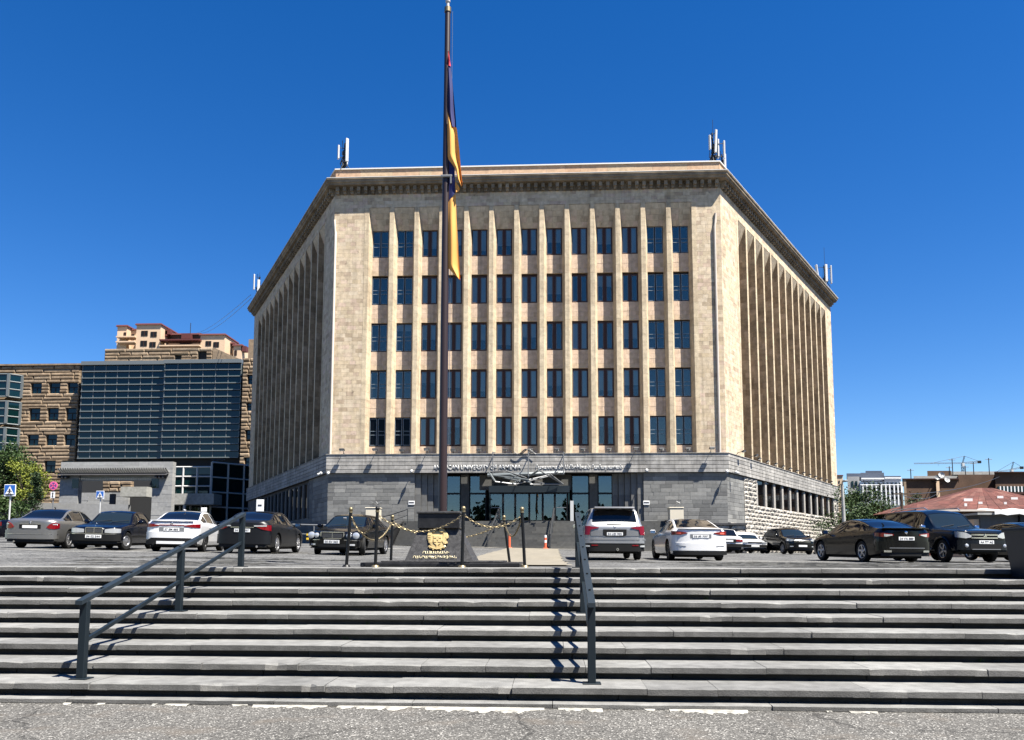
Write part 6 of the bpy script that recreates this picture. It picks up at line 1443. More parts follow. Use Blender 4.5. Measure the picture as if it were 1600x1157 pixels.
for px in (320, 326, 334):
    mb = MB(); xx = X(px,YG); mb.tube([(xx,YG+2,zt_-.1),(xx,YG+2,zt_+1.2)], .05, 5); mb.obj('roof_post', 'dark_metal', gh)
mb = MB(); mb.tube([(X(316,YG),YG+2,zt_+1.15),(X(338,YG),YG+2,zt_+1.15)], .07, 5); mb.obj('roof_rail', 'dark_metal', gh)
# grey stone gate
YP = 92.0
gt = thing('stone_gate', 'grey stone gateway with a tiled canopy strip in front of the glass annex', 'gate', (X(180,YP), YP, GA))
rg = random.Random(9); FG = Frame((0, YP), 0.0); zt_ = Z(180, 722, YP); zb_ = 1.6
xl0, xl1, xr0, xr1 = X(91,YP), X(120,YP), X(236,YP), X(267,YP); ztile = Z(180,742,YP)
mb = MB(); FG.clad(mb, xl0, xr1, ztile+.2, zt_, 0, .42, (1,2.6), .8, .01, rg); mb.obj('lintel', 'gate', gt)
mb = MB(); FG.clad(mb, xl0, xl1, zb_, ztile+.18, 0, .5, (.9,1.6), .8, .01, rg); mb.obj('pier', 'gate', gt)
mb = MB(); FG.clad(mb, xr0, xr1, zb_, ztile+.18, 0, .5, (.9,1.6), .8, .01, rg); mb.obj('pier', 'gate', gt)
tl = MB(); tl.lathe([(.11,0),(.11,.8)], 8, 0, Matrix.Rotation(rad(62),4,'X')); TILE = tl.mesh('roof_tile', 'gate', True)
mb = MB(); mb.add([(xl0,YP-.05,ztile+.22),(X(262,YP),YP-.05,ztile+.22),(X(262,YP),YP-.75,ztile-.10),(xl0,YP-.75,ztile-.10)], [(0,3,2,1)]); mb.obj('tile_bed', 'basalt_dark', gt)
n = 46
for i in range(n): piece('roof_tile', TILE, gt, (xl0+(X(262,YP)-xl0)*(i+.5)/n, YP-.02, ztile+.26), 0)
for a, b in ((xl0, xl1-.6), (xr0+.5, X(262,YP))):
    k = int((b-a)/.42)
    for i in range(k): m_ = MB(); m_.box(a+.42*i+.05, a+.42*i+.27, YP-.66, YP-.02, ztile-.45, ztile-.14); m_.obj('bracket', 'basalt_dark', gt)
mb = MB(); mb.box(xl1+.1, xr0-.1, YP+.2, YP+.5, Z(180,751,YP), ztile+.15); mb.obj('shadow_beam', 'concrete', gt)
for xx in (xl1-.75, xr0-.05): m_ = MB(); m_.box(xx, xx+.8, YP-.04, YP-.01, Z(180,763,YP), Z(180,749,YP)); m_.obj('glass_panel', 'glass_teal', gt)
mb = MB(); FG2 = Frame((0, YP+7), 0.0); FG2.clad(mb, xl0-2, X(200,YP+7), zb_, Z(180,770,YP+7), 0, .5, (1,2), .3, .02, rg); mb.obj('rear_wall', 'gate', gt)
mb = MB(); courses(mb, xl0, X(205,YP+9), YP+9, Z(180,768,YP+9), Z(180,752,YP+9), (), .5, (.9,1.8), r=rg); mb.obj('rough_band', 'tufbrown', gt)
mb = MB(); mb.box(X(200,YP+6), X(240,YP+6), YP+4, YP+6, Z(180,778,YP+6), Z(180,763,YP+6)); mb.obj('grey_slab', 'concrete', gt)
mb = MB(); mb.box(X(170,YP+1), X(178,YP+1), YP+1, YP+1.3, zb_, Z(175,772,YP+1)); mb.obj('dark_slab', 'basalt_dark', gt)
mb = MB(); mb.box(X(202,YP+8), X(240,YP+8), YP+8, YP+8.2, zb_, Z(180,778,YP+8)); mb.obj('dark_opening', 'room', gt)
mb = MB(); mb.add([(X(-80,84),84,1.5),(X(200,84),84,1.5),(X(200,84),84,Z(100,789,84)),(X(20,84),84,Z(100,785,84)),(X(-80,84),84,Z(100,782,84)),(X(-80,84),84.5,1.5),(X(200,84),84.5,1.5),(X(200,84),84.5,Z(100,789,84)),(X(20,84),84.5,Z(100,785,84)),(X(-80,84),84.5,Z(100,782,84))],
    [(0,1,2,3,4),(5,9,8,7,6),(4,3,8,9),(3,2,7,8)]); o = mb.obj('low_wall', 'gate'); tag(o, 'low grey stone wall behind the silver saloon at the left', 'wall')
# apartment block on the slope
YB = 270.0
ap = thing('apartment_block', 'cream apartment block with dark red roofs rising behind the glass annex', 'building', (X(268,YB), YB+6, 20))
def blk(px0, px1, pt, pb, dy, wins, roof=True, mat='aptcream'):
    Y = YB+dy; xl, xr, zt_, zb_ = X(px0,Y), X(px1,Y), Z((px0+px1)/2,pt,Y), Z((px0+px1)/2,pb,Y)
    mb = MB(); mb.box(xl, xr, Y, Y+12, zb_-25, zt_); mb.obj('wall', mat, ap)
    if roof: mb = MB(); mb.add([(xl-.4,Y-.5,zt_+.01),(xr+.4,Y-.5,zt_+.01),(xr+.4,Y+12,zt_+.01),(xl-.4,Y+12,zt_+.01),(xl-.2,Y-.3,zt_+.55),(xr+.2,Y-.3,zt_+.55),(xr+.2,Y+12,zt_+.55),(xl-.2,Y+12,zt_+.55)], [(0,3,2,1),(4,5,6,7),(0,1,5,4),(1,2,6,5),(2,3,7,6),(3,0,4,7)]); mb.obj('roof', 'redroof', ap)
    for a, b, c, d in wins:
        m_ = MB(); m_.box(X(a,Y), X(b,Y), Y-.12, Y-.02, Z(a,d,Y), Z(a,c,Y)); w_ = m_.obj('window', 'frame_dark', ap); xm = (X(a,Y)+X(b,Y))/2
        m_ = MB(); m_.box(xm-.12, xm+.12, Y-.16, Y-.125, Z(a,d,Y), Z(a,c,Y)); m_.obj('mullion', 'frame_brown', w_)
blk(168.5, 184, 511, 546, 2, [(179,183,520,530)]); blk(199, 238, 508.5, 546, 0, [(207,217.5,517.5,525.5),(222,232,519,527),(206.5,217,533,541.5),(221,231,535,543)])
blk(184, 199, 517, 546, 5, [(187,196,523,531)]); blk(238, 302, 524, 546, 5, [(246,256,528,534),(262,272,529,535),(280,290,530,536)], True, 'brownbrick')
blk(302, 341, 524.5, 556, 1, [(310.5,319.5,533.5,541),(323,332,535,543)]); blk(341, 356, 538, 556, 6, [(344,353,545,552)], True, 'brownbrick'); blk(355.5, 368.5, 541, 558, 3, [(357,361,548,556)])
for px, py, s in ((174,509.5,.9),(241,512,1.1),(272,519,1.6),(238,515,.8),(366,539,.9)):
    mb = MB(); xx = X(px,YB); z_ = Z(px,py,YB); mb.box(xx-s,xx+s,YB+3,YB+5,z_-1.6,z_+.3); mb.obj('chimney', 'redroof', ap)
for px0, px1, py in ((169,199,535),(169,199,527),(238,302,532),(238,302,541)):
    mb = MB(); mb.box(X(px0,YB),X(px1,YB),YB-.9,YB+3,Z(px0,py+1.5,YB),Z(px0,py-.5,YB)); mb.obj('balcony', 'redroof' if py in (532,) else 'aptcream', ap)
mb = MB(); mb.tube([(X(277,YB),YB+4,Z(277,518,YB)),(X(277,YB),YB+4,Z(277,500,YB))], .12, 5); mb.obj('aerial', 'dark_metal', ap)
# overhead cables, left
for k, (a, b) in enumerate((((392,461,95),(300,522,265)), ((393,466,95),(312,521,265)))):
    A, B = at(*a), at(*b); mb = MB(); mb.tube([A.lerp(B, i/12)-Vector((0,0,4*1.2*(i/12)*(1-i/12))) for i in range(13)], .035, 4)
    o = mb.obj('overhead_cable', 'black'); tag(o, ['upper dark cable running from the left roof corner to the apartment block', 'lower dark cable running from the left roof corner to the apartment block'][k], 'cable', 'overhead cables at left')
# road signs
def sign_post(lab, px, py_top, py_base, Y, w=.62):
    x = X(px, Y); t = thing('crossing_sign', lab, 'road sign', (x, Y, gz(x,Y))); zt_ = Z(px, py_top, Y); s = w/2
    mb = MB(); mb.tube([(x,Y,gz(x,Y)-.1),(x,Y,zt_-.1)], .045, 8); mb.obj('post', 'white_metal', t)
    mb = MB(); mb.bbox(x-s,x+s,Y-.10,Y-.06,zt_-w,zt_,.01); b = mb.obj('board', 'white', t)
    mb = MB(); mb.box(x-s*.9,x+s*.9,Y-.108,Y-.104,zt_-w*.95+.05,zt_-w*.05); mb.obj('blue_field', 'sign_blue', b)
    T = Matrix.Translation((x,Y-.112,zt_-w*.52)) @ Matrix.Rotation(rad(90),4,'X'); mb = MB(); mb.prism([(-s*.78,-s*.62),(s*.78,-s*.62),(0,s*.78)], 0, .004, 0, T); mb.obj('white_triangle', 'white', b)
    T = Matrix.Translation((x,Y-.118,zt_-w*.56)) @ Matrix.Rotation(rad(90),4,'X'); mb = MB()
    for q in (((-.05,.16),(.05,.16),(.05,.06),(-.05,.06)), ((-.04,.05),(.06,.05),(.05,-.12),(-.05,-.10)), ((-.05,-.09),(.0,-.09),(-.10,-.30),(-.15,-.29)), ((.0,-.10),(.05,-.11),(.13,-.30),(.08,-.31)), ((-.04,.04),(-.03,-.02),(-.15,-.06),(-.15,-.02)), ((.05,.04),(.05,-.02),(.16,-.04),(.16,.0))): mb.prism([(a*w*1.25,c*w*1.25) for a, c in q], 0, .003, 0, T)
    for k in range(3): mb.box(x-s*.6,x+s*.6,Y-.121,Y-.118,zt_-w*(.82+.03*k),zt_-w*(.805+.03*k))
    mb.obj('walking_figure', 'ink', b); return t
sign_post('pedestrian crossing sign on a white post above the silver saloon', 15, 757.5, 800, 44, .66)
sign_post('smaller pedestrian crossing sign in front of the stone gate', 156, 767.5, 800, 60, .62)
Y = 55; x = X(82, Y); t = thing('no_stopping_sign', 'round pink and dark no stopping sign with a white plate below', 'road sign', (x,Y,gz(x,Y))); zc = Z(82, 759.5, Y); T = Matrix.Translation((x,Y-.08,zc)) @ Matrix.Rotation(rad(90),4,'X')
mb = MB(); mb.tube([(x,Y,gz(x,Y)),(x,Y,zc)], .04, 8); mb.obj('post', 'grey_metal', t)
mb = MB(); mb.lathe([(.001,.0),(.30,.0),(.30,-.03),(.001,-.03)], 24, 0, T); b = mb.obj('disc', 'sign_red', t)
mb = MB(); mb.lathe([(.001,.006),(.22,.006),(.22,.002)], 24, 0, T); mb.obj('blue_field', 'sign_dark', b)
mb = MB()
for a in (45,-45): mb.box(-.24,.24,-.035,.035,.007,.012,0,T @ Matrix.Rotation(rad(a),4,'Z'))
mb.obj('red_cross', 'sign_red', b)
mb = MB(); mb.box(x-.15,x+.15,Y-.09,Y-.06,zc-.85,zc-.42); p_ = mb.obj('lower_plate', 'white', t); mb = MB(); mb.box(x-.035,x+.035,Y-.10,Y-.092,zc-.76,zc-.52); mb.prism([(-.07,0),(.07,0),(0,.08)],0,.004,0,Matrix.Translation((x,Y-.094,zc-.53)) @ Matrix.Rotation(rad(90),4,'X')); mb.prism([(-.07,0),(.07,0),(0,-.08)],0,.004,0,Matrix.Translation((x,Y-.094,zc-.75)) @ Matrix.Rotation(rad(90),4,'X')); mb.obj('arrow', 'ink', p_)
# white notice boards behind the cars
for px, py0, py1, w, Y, lab in ((406, 781, 800, 12, 33.5, 'white rectangular board standing behind the charcoal saloon'), (318.5, 793.5, 800, 9, 31.5, 'small white sign sticking up behind the white compact saloon')):
    x = X(px, Y); t = thing('notice_board', lab, 'sign', (x,Y,gz(x,Y))); z1, z0 = Z(px,py0,Y), Z(px,py1,Y); hw = w/2/1280*Y
    mb = MB(); mb.bbox(x-hw,x+hw,Y-.02,Y+.02,z0,z1,.008); b = mb.obj('board', 'white', t); mb = MB(); mb.tube([(x,Y+.03,gz(x,Y)),(x,Y+.03,z1-.05)], .03, 6); mb.obj('post', 'grey_metal', t)
    if w > 10: mb = MB(); mb.box(x-hw*.5,x+hw*.5,Y-.03,Y-.022,z0+.24,z0+.30); mb.obj('print', 'ink', b)
# ---------------------------------------------------------------- trees
def tree(name, lab, x, y, z, h, cr, mat, nclump, seed, trunk_r=.16, crown_base=.28, leaf=.20, per=60, squash=.85, cat='tree', group=None, conical=False):
    r = random.Random(seed); t = thing(name, lab, cat, (x,y,z), group)
    mb = MB(); zt_ = z+h*.72; b = Vector((r.uniform(-.3,.3), r.uniform(-.3,.3), 0)); mb.tube([(x,y,z-.2),(x+b.x*.5,y+b.y*.5,z+h*.25),(x+b.x,y+b.y,z+h*.5),(x+b.x*.8,y+b.y,zt_)], [trunk_r*1.25,trunk_r,trunk_r*.7,trunk_r*.25], 8); mb.obj('trunk', 'bark', t, True)
    cz = z+h*(crown_base+1)/2; rz = h*(1-crown_base)/2; cl = []; lm = MB()
    for k in range(nclump):
        if conical: f = r.random()**.8; a = r.uniform(0,6.283); q = cr*(1-f)*r.uniform(.55,1)+.08; c = Vector((x+q*math.cos(a), y+q*math.sin(a), z+h*(crown_base+(1-crown_base)*f)))
        else:
            d = Vector((r.gauss(0,1), r.gauss(0,1), r.gauss(0,1))).normalized()*r.uniform(.45,1)**.6; wob = 1+.22*math.sin(d.x*5+seed)+.18*math.sin(d.z*6+seed*2)
            c = Vector((x+d.x*cr*wob, y+d.y*cr*wob, cz+d.z*rz*squash*wob))
        cl.append(c)
        if k % 3 == 0 and not conical: p0 = Vector((x+b.x*.6,y+b.y*.6,z+h*r.uniform(.3,.55))); lm.tube([p0, p0.lerp(c,.5)+Vector((0,0,.1*h*.3)), c], [trunk_r*.4,trunk_r*.22,trunk_r*.08], 5)
    if lm.v: lm.obj('limb', 'bark', t, True)
    V = []; F_ = []
    for c in cl:
        cs = cr*r.uniform(.20,.34) if not conical else cr*.28
        for q in range(per):
            d = Vector((r.gauss(0,.55), r.gauss(0,.55), r.gauss(0,.45)))*cs; p = c+d; u = Vector((r.gauss(0,1),r.gauss(0,1),r.gauss(0,.7))).normalized(); v = u.orthogonal().normalized(); v = (v*math.cos(q)+u.cross(v)*math.sin(q)); s = leaf*r.uniform(.6,1.25); k = len(V)
            V += [tuple(p-u*s*.5), tuple(p+v*s*.32), tuple(p+u*s*.55), tuple(p-v*s*.32)]; F_.append((k,k+1,k+2,k+3))
    mb = MB(); mb.v = V; mb.f = F_; mb.m = [0]*len(F_); mb.obj('crown', mat, t); return t
def T_(px, Y): x = X(px, Y); return x, Y, gz(x, Y)
x,y,z = T_(6, 82); tree('broadleaf_tree', 'large green tree at the left edge in front of the annex', x, y, z, Z(6,704,82)-z, 2.9, 'leaf', 84, 1, .2, .28, .25, 130)
x,y,z = T_(40, 80); tree('broadleaf_tree', 'added yellow green crown painted as the sunlit right side of the large green tree at the left', x, y, z, Z(40,720,80)-z, 1.9, 'leaf_sunlit', 44, 2, .12, .42, .2, 120)  # added crown; yellow green leaves paint the sunlit side of the large tree
x,y,z = T_(54, 76); tree('conifer', 'slim dark conifer in front of the rough annex wall at left', x, y, z, Z(54,742,76)-z, 1.05, 'leaf_dark', 60, 3, .1, .05, .16, 60, conical=True)
x,y,z = T_(24, 74); tree('shrub', 'low green shrub under the left trees beside the conifer', x, y, z, Z(24,772,74)-z, 1.3, 'leaf', 30, 4, .05, .1, .2, 70, cat='shrub')
x,y,z = T_(-14, 70); tree('shrub', 'dark green bush at the left edge behind the crossing sign', x, y, z, Z(-5,765,70)-z, 1.9, 'leaf', 34, 14, .06, .1, .24, 70, cat='shrub')
for px, pt, Y, cr, mt, sd_, lab, nc in ((1338,759,76,2.7,'leaf',5,'dense green tree beside the right end of the tan block',60), (1376,786,80,2.6,'leaf',6,'round green tree between the lamp post and the off-roader roof',60), (1352,792,72,2.1,'leaf',7,'low bushy tree right behind the glossy black saloon roof',44), (1402,797,84,2.1,'leaf',8,'green tree in front of the white mansard building',44), (1436,773,92,2.2,'leaf_dark',9,'dark feathery tree in front of the brown building',46), (1416,796,78,1.7,'leaf',10,'small tree left of the rusty red roof',34), (1330,790,70,1.7,'leaf',12,'bush at the foot of the concrete lamp post',34)):
    x,y,z = T_(px, Y); z = 1.0; tree('broadleaf_tree', lab, x, y, z, Z(px,pt,Y)-z, cr, mt, int(nc*1.2), sd_, .16, .12, .19, 150, .9)
# ---------------------------------------------------------------- right background
YH = 62.0
hs_ = thing('red_roof_house', 'low house with a patched rusty red hipped roof at the right', 'house', (X(1540,YH+5), YH+5, 1.2))
xe0, xe1 = X(1437,YH), X(1690,YH); ze = Z(1540,796,YH); zr = Z(1530,763,YH+5.5); xr0, xr1 = X(1524,YH+5.5), X(1552,YH+5.5)
mb = MB(); mb.box(xe0+.6, xe1-.6, YH+.6, YH+11, .8, ze-.05); mb.obj('wall', 'brownbrick', hs_)
mb = MB(); rz_ = random.Random(4)
def roofpanel(A, B, Cc, D_, nu, nv):
    A, B, Cc, D_ = map(Vector, (A, B, Cc, D_)); nrm = (B-A).cross(D_-A).normalized()
    for j in range(nv):
        for i in range(nu):
            f = lambda u, v: (A.lerp(B, u)).lerp(D_.lerp(Cc, u), v)
            o = nrm*rz_.uniform(0,.014); q = [f(i/nu+.0015, j/nv-.008), f((i+1)/nu-.0015, j/nv-.008), f((i+1)/nu-.0015, (j+1)/nv), f(i/nu+.0015, (j+1)/nv)]
            mb.add([p+o for p in q]+[p-nrm*.06 for p in q], [(0,1,2,3),(0,4,5,1),(1,5,6,2),(2,6,7,3),(3,7,4,0)])
roofpanel((xe0,YH,ze),(xe1,YH,ze),(xr1,YH+5.5,zr),(xr0,YH+5.5,zr), 14, 5); roofpanel((xe0,YH+11,ze),(xe0,YH,ze),(xr0,YH+5.5,zr),(xr0,YH+5.5,zr), 7, 5); roofpanel((xe1,YH,ze),(xe1,YH+11,ze),(xr1,YH+5.5,zr),(xr1,YH+5.5,zr), 7, 5)
mb.obj('roof', 'rust', hs_)
for px, py, w, h in ((1512,783,13,3.2),(1508,790.5,4,3),(1531,787.5,6,2),(1570,788,4,2),(1562,778.5,9,2.2),(1584,780.5,10,2)):
    f = (796-py)/(796-763); Y = YH+5.5*f-.12; p = at(px, py, Y); sc = Y/1280; mb = MB(); mb.box(p.x-w*sc/2,p.x+w*sc/2,Y-.1,Y-.03,p.z-h*sc/2+.03,p.z+h*sc/2+.1); mb.obj('pale_patch', 'coping', hs_)
mb = MB(); mb.box(xe0, xe1, YH-.12, YH-.02, ze-.16, ze-.02); mb.obj('gutter', 'pipe', hs_)
mb = MB(); mb.add([(X(1430,YH-2),YH-2,ze-.5),(X(1462,YH-2),YH-2,ze-.5),(X(1468,YH+1),YH+1,ze+.5),(X(1434,YH+1),YH+1,ze+.45)], [(0,1,2,3)]); mb.box(X(1431,YH-1), X(1462,YH-1), YH-1.9, YH+.5, .8, ze-.55); mb.obj('lean_to', 'rust', hs_)
sh = thing('grey_shed', 'low grey shed with a crumpled white sheet on its roof, right edge', 'shed', (X(1570,50), 51, 1.2))
s0, s1, s2 = X(1531,50), X(1590,50), X(1680,50); zs_ = Z(1560,805,50)
mb = MB(); mb.box(s0,s1,50,54,.8,zs_); mb.obj('wall', 'basalt_i', sh); mb = MB(); mb.box(s1+.02,s2,49.8,54,.8,zs_+.1); mb.obj('dark_door', 'granite', sh)
mb = MB(); mb.box(X(1523,50),s0-.02,50.1,54,.8,zs_-.25); mb.obj('brick_end', 'aptcream', sh)
mb = MB(); mb.box(X(1522,50),s2,49.6,54.2,zs_+.0,zs_+.12) ; mb.v = [(a,b,c+.015*math.sin(a*3)) for a,b,c in mb.v]; mb.obj('roof', 'concrete', sh)
mb = MB(); n = 14
for i in range(n+1):
    u = i/n; xx = X(1552,49.6)+(s2-X(1552,49.6))*u; mb.v += [(xx,49.45,zs_+.0+.05*math.sin(i*2.1)),(xx,49.45,zs_+.22+.06*math.sin(i*1.7)),(xx,51.5,zs_+.42+.06*math.sin(i*1.3))]
for i in range(n): mb.f += [(i*3,(i+1)*3,(i+1)*3+1,i*3+1),(i*3+1,(i+1)*3+1,(i+1)*3+2,i*3+2)]; mb.m += [0,0]
mb.obj('tarpaulin', 'white', sh)
# white building with a mansard roof
YM = 250.0
wb = thing('mansard_building', 'white columned apartment building with a dark mansard top storey', 'building', (X(1369,YM), YM+8, 1))
def bx_(px0, px1, py0, py1, dy, nm, mat, dep=14): 
    Y = YM+dy; mb = MB(); za, zb2 = Z((px0+px1)/2,py1,Y), Z((px0+px1)/2,py0,Y); xl, xr, xbl, xbr = X(px0,Y), X(px1,Y), X(px0,Y+dep), X(px1,Y+dep)
    mb.add([(xl,Y,za),(xr,Y,za),(xbr,Y+dep,za),(xbl,Y+dep,za),(xl,Y,zb2),(xr,Y,zb2),(xbr,Y+dep,zb2),(xbl,Y+dep,zb2)], [(0,3,2,1),(4,5,6,7),(0,1,5,4),(1,2,6,5),(2,3,7,6),(3,0,4,7)])
    return mb.obj(nm, mat, wb)
bx_(1345,1412,753,860,0,'wall','whitestone'); bx_(1326,1345,745,860,3,'side_wing','gate'); bx_(1347,1384,739,752,4,'mansard','slate'); bx_(1325,1347,740,746,3.5,'mansard','slate'); bx_(1355,1381,736,740,6,'roof_terrace','slate'); bx_(1384,1410,744,753,3,'mansard','slate')
bx_(1348,1384,747,749,-1.2,'cornice','whitestone',2); bx_(1385,1411,746,748,-1.2,'cornice','whitestone',2); bx_(1346,1412,757,758.3,-.8,'cornice','whitestone',2)
for px in (1350,1356.5,1364,1371,1379,1386,1392,1399,1405,1410.5):
    bx_(px-1,px+1,758.5,790,-1.0,'pilaster','whitestone',1.2)
for j, py in enumerate((754.2,762,769,776)):
    for px in (1353.2,1360.2,1367.5,1375,1382.5,1389,1395.5,1402,1408): bx_(px-1.4,px+1.4,py,py+(2.6 if j == 0 else 4.6),-.15,'window','glass_teal',.2)
for px in (1334,1340): bx_(px-1.6,px+1.6,752,760,2.8,'window','glass_teal',.3)
Y = 170; o = MB(); o.box(X(1309,Y), X(1319,Y), Y, Y+8, 0, Z(1313,744,Y)); pk = thing('pink_building', 'sliver of a pinkish building showing past the right end of the tan block', 'building', (X(1314,Y), Y+4, 0)); o.obj('wall', 'pink', pk)
for pz in (752, 758.5): o = MB(); o.box(X(1312,Y), X(1314,Y), Y-.1, Y-.02, Z(1313,pz+2.5,Y), Z(1313,pz-.5,Y)); o.obj('window', 'frame_dark', pk)
o = MB(); o.box(X(1308.5,Y), X(1319.5,Y), Y-.2, Y+8.2, Z(1313,743.9,Y)+.01, Z(1313,742.5,Y)); o.obj('roof', 'redroof', pk)
# brown institutional building with dishes
YD = 120.0
bd = thing('brown_building', 'long dark brown flat roofed building with satellite dishes behind the red roof', 'building', (X(1500,YD), YD+8, 1))
def bq(px0, px1, py0, py1, dy, nm, mat, dep=12):
    Y = YD+dy; mb = MB(); za, zb2 = (Z((px0+px1)/2,py1,Y) if py1 < 900 else 0), Z((px0+px1)/2,py0,Y); xl, xr, xbl, xbr = X(px0,Y), X(px1,Y), X(px0,Y+dep), X(px1,Y+dep)
    mb.add([(xl,Y,za),(xr,Y,za),(xbr,Y+dep,za),(xbl,Y+dep,za),(xl,Y,zb2),(xr,Y,zb2),(xbr,Y+dep,zb2),(xbl,Y+dep,zb2)], [(0,3,2,1),(4,5,6,7),(0,1,5,4),(1,2,6,5),(2,3,7,6),(3,0,4,7)])
    return mb.obj(nm, mat, bd)
bq(1415,1500,749.5,950,0,'wall','brownbrick'); bq(1500,1558,742,950,4,'wall','brownbrick'); bq(1558,1760,738.5,950,-2,'wall','brownbrick'); bq(1430,1500,744,749.4,5,'roof_block','concrete'); bq(1452,1490,736,743.9,6,'roof_block','brownbrick'); bq(1490,1558,737,741.9,7,'roof_block','concrete')
bq(1412,1501,747.8,749.4,-.4,'eave','frame_brown',12.5); bq(1557,1762,737,738.4,-2.5,'eave','frame_brown',13); bq(1465,1470,752,950,-.5,'pale_pilaster','aptcream',.5); bq(1414,1418,750,950,-.3,'pale_pilaster','tufbrown',.4)
for i in range(14):
    a = 1561+5.6*i; bq(a,a+3.4,760.5,768.5,-2.15,'window','glass_teal',.3); bq(a+3.5,a+5.4,760,769,-2.2,'window_pier','whitestone',.3)
bq(1556,1640,769.2,772,-2.3,'sill_band','frame_brown',.4)
for k, (px, py, w, fl_) in enumerate(((1471,742.5,4.3,1),(1464.5,746.5,4.0,0),(1479.5,750,4.3,1))):
    p = at(px, py, YD-1.5); t = thing('satellite_dish', ['topmost white satellite dish on the brown building', 'greyer satellite dish lowest left of the three on the brown building', 'white satellite dish right of the pale pilaster on the brown building'][k], 'satellite dish', tuple(p), 'satellite dishes on the brown building')
    r_ = w/1280*YD; T = Matrix.Translation(p) @ Matrix.Rotation(rad(90-18),4,'X') @ Matrix.Rotation(rad(-15+12*k),4,'Y'); mb = MB(); mb.lathe([(.001,-.12*r_),(r_*.5,-.06*r_),(r_*.85,.12*r_),(r_,.24*r_),(r_*.97,.22*r_),(r_*.5,-.10*r_),(.001,-.16*r_)], 20, 0, T); mb.obj('reflector', 'white_metal' if fl_ else 'grey_metal', t, True)
    mb = MB(); mb.tube([T @ Vector((0,0,.0)), T @ Vector((0,0,r_*.8))], .03, 5); mb.obj('feed_horn', 'dark_metal', t); mb = MB(); mb.tube([p, (p.x,YD+.2,p.z-.6)], .06, 5); mb.obj('bracket', 'dark_metal', t)
for k, (px, p0, p1) in enumerate(((1426,748,733),(1492,744,717),(1512,742,728),(1525,742,722.5),(1487,744,729),(1549.5,742,716))):
    Y = YD+6; x = X(px,Y); t = thing('roof_aerial', 'thin roof aerial above the brown building, %s from the left' % ordn[k], 'aerial', (x,Y,Z(px,p0,Y)), 'roof aerials on the brown building'); mb = MB(); mb.tube([(x,Y,Z(px,p0+3,Y)),(x,Y,Z(px,p1,Y))], .07, 5); mb.obj('mast', 'dark_metal', t); mb = MB(); z_ = Z(px,p1+2,Y); mb.tube([(x-.5,Y,z_),(x+.5,Y,z_)], .04, 4); mb.obj('crossbar', 'dark_metal', t)
# tower cranes
def crane(lab, pm, pj, Y, x_tip, y_tip, x_cb, y_cb, ytop, mat='dark_metal'):
    t = thing('tower_crane', lab, 'crane', (X(pm,Y), Y, 0)); s = Y/1280
    def lattice(nm, A, B, w, n, mt):
        A, B = Vector(A), Vector(B); d = (B-A).normalized(); u = d.cross(Vector((0,1,0))).normalized() if abs(d.y) < .9 else Vector((1,0,0)); v = d.cross(u); mb = MB(); C4 = [u*w+v*w, u*w-v*w, -u*w-v*w, -u*w+v*w]
        for c in C4: mb.tube([A+c, B+c], w*.22, 4)
        for i in range(n):
            for q in range(4): mb.tube([A.lerp(B,i/n)+C4[q], A.lerp(B,(i+1)/n)+C4[(q+1)%4]], w*.13, 4)
        return mb.obj(nm, mt, t)
    jt = at(pm, pj, Y); lattice('mast', (X(pm,Y),Y,-1), jt, s*1.5, 30, mat); A = at(x_tip, y_tip, Y); lattice('jib', jt, A, s*.75, 22, 'dark_metal'); B = at(x_cb, y_cb, Y); lattice('counter_jib', jt, B, s*1.1, 7, mat); Tp = at(pm+(5 if x_cb > pm else -5)*.6, ytop, Y); lattice('tower_top', jt, Tp, s*.7, 5, mat)
    mb = MB(); mb.tube([Tp, jt.lerp(A,.65)], s*.25, 4); mb.tube([Tp, B], s*.25, 4); mb.obj('tie_rod', mat, t)
    mb = MB(); q = s*3.0; mb.box(B.x-q,B.x+q*.5,Y-q*.5,Y+q*.5,B.z-q*.9,B.z+q*.4); mb.obj('counterweight', 'frame_dark', t); mb = MB(); mb.box(jt.x-q*.6,jt.x+q*.5,Y-q,Y-q*.4,jt.z-q*1.6,jt.z-q*.1); mb.obj('cab', 'white_metal', t)
    mb = MB(); p = jt.lerp(A, .5); mb.tube([p, p-Vector((0,0,s*4))], s*.15, 4); mb.obj('hook_line', mat, t)
crane('large tower crane with a long left pointing jib above the brown building', 1504, 724, 420, 1428, 724.5, 1531, 721.5, 713)
crane('second tower crane partly cut by the right edge of the picture', 1580.5, 734, 520, 1545, 739, 1597, 730.5, 722)
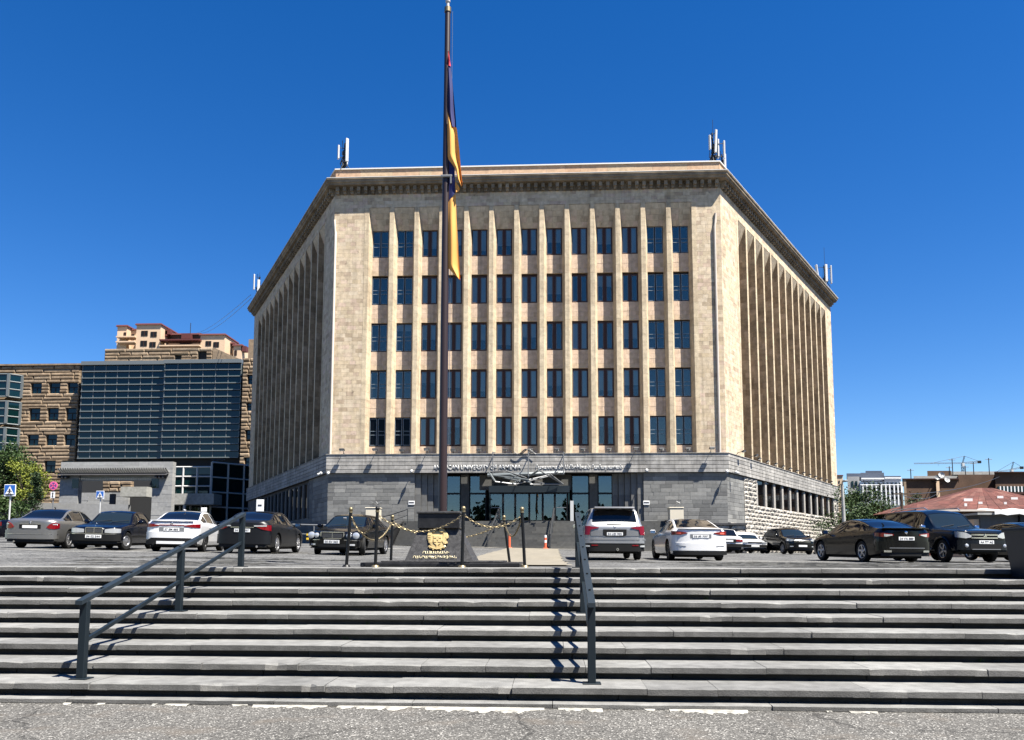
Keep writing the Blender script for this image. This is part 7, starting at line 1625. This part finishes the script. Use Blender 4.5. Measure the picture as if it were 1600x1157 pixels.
# lamp post and pipes at the right end
Y = 63; x = X(1317.5, Y); t = thing('concrete_pole', 'plain concrete lamp pole at the right end of the tan block', 'pole', (x,Y,gz(x,Y))); mb = MB(); mb.tube([(x+.05,Y,gz(x,Y)-.2),(x,Y,Z(1319,757,Y))], .17, 10, r2=.11); mb.obj('shaft', 'concrete', t, True); mb = MB(); mb.tube([(x,Y,Z(1319,757,Y)-.1),(x-.1,Y-.3,Z(1319,757,Y)+.1),(x-.2,Y-1.0,Z(1319,757,Y)+.15)], .05, 6); mb.bbox(x-.35,x-.05,Y-1.5,Y-.95,Z(1319,757,Y)+.08,Z(1319,757,Y)+.2,.03); mb.obj('lamp_head', 'grey_metal', t)
Y = 90; x = X(1311, 90)+.4; t = thing('white_pipe', 'slim white pipe standing at the far corner of the rough stone base', 'pipe', (x,Y,1.0)); mb = MB(); mb.tube([(x,Y,.8),(x,Y,Z(1311,790,Y))], .12, 8); mb.obj('shaft', 'white_metal', t, True)
Y = 66; x = X(1410, Y); t = thing('utility_pole', 'dark wooden utility pole in front of the trees at right', 'pole', (x,Y,1.0)); mb = MB(); mb.tube([(x,Y,.8),(x,Y,Z(1410,770,Y))], .11, 8); mb.obj('shaft', 'bark', t, True); mb = MB(); z_ = Z(1410,772,Y); mb.box(x-.6,x+.6,Y-.06,Y+.06,z_-.05,z_+.05); mb.obj('crossarm', 'bark', t)
for k, (a, b) in enumerate((((1410,773,66),(1562,745,118)), ((1410,774.5,66),(1465,771,115)))):
    A, B = at(*a), at(*b); mb = MB(); mb.tube([A.lerp(B, i/10)-Vector((0,0,4*.5*(i/10)*(1-i/10))) for i in range(11)], .03, 4); o = mb.obj('overhead_cable', 'dark_metal'); tag(o, ['thin cable from the utility pole up to the brown building', 'thin cable from the utility pole level to the pale pilaster'][k], 'cable', 'overhead cables at right')

# a belt of park trees across the street behind the viewer, seen only as reflections in glass and car paint
mb = MB(); r = random.Random(77)
for k in range(520):
    x = r.uniform(-70, 70); y = -34+r.gauss(0, 2.5); z0 = r.uniform(.3, 1)**.8*(9+2.5*math.sin(x*.35)+1.5*math.sin(x*.9)); rr2 = r.uniform(.7, 1.6)
    for q in range(26):
        p = Vector((x+r.gauss(0,rr2*.6), y+r.gauss(0,rr2*.6), z0+r.gauss(0,rr2*.5))); u = Vector((r.gauss(0,1),r.gauss(0,1),r.gauss(0,1))).normalized()*.55; v = u.orthogonal().normalized()*.4
        mb.v += [tuple(p-u), tuple(p+v), tuple(p+u), tuple(p-v)]; m0 = len(mb.v)-4; mb.f.append((m0,m0+1,m0+2,m0+3)); mb.m.append(0)
for x in range(-66, 70, 6): mb.tube([(x+r.uniform(-1,1),-34,-.1),(x+r.uniform(-1,1),-34,6)], .2, 6)
o = mb.obj('tree_belt', 'leaf'); o['kind'] = 'stuff'; o['label'] = 'belt of dark green park trees across the street behind the viewer'
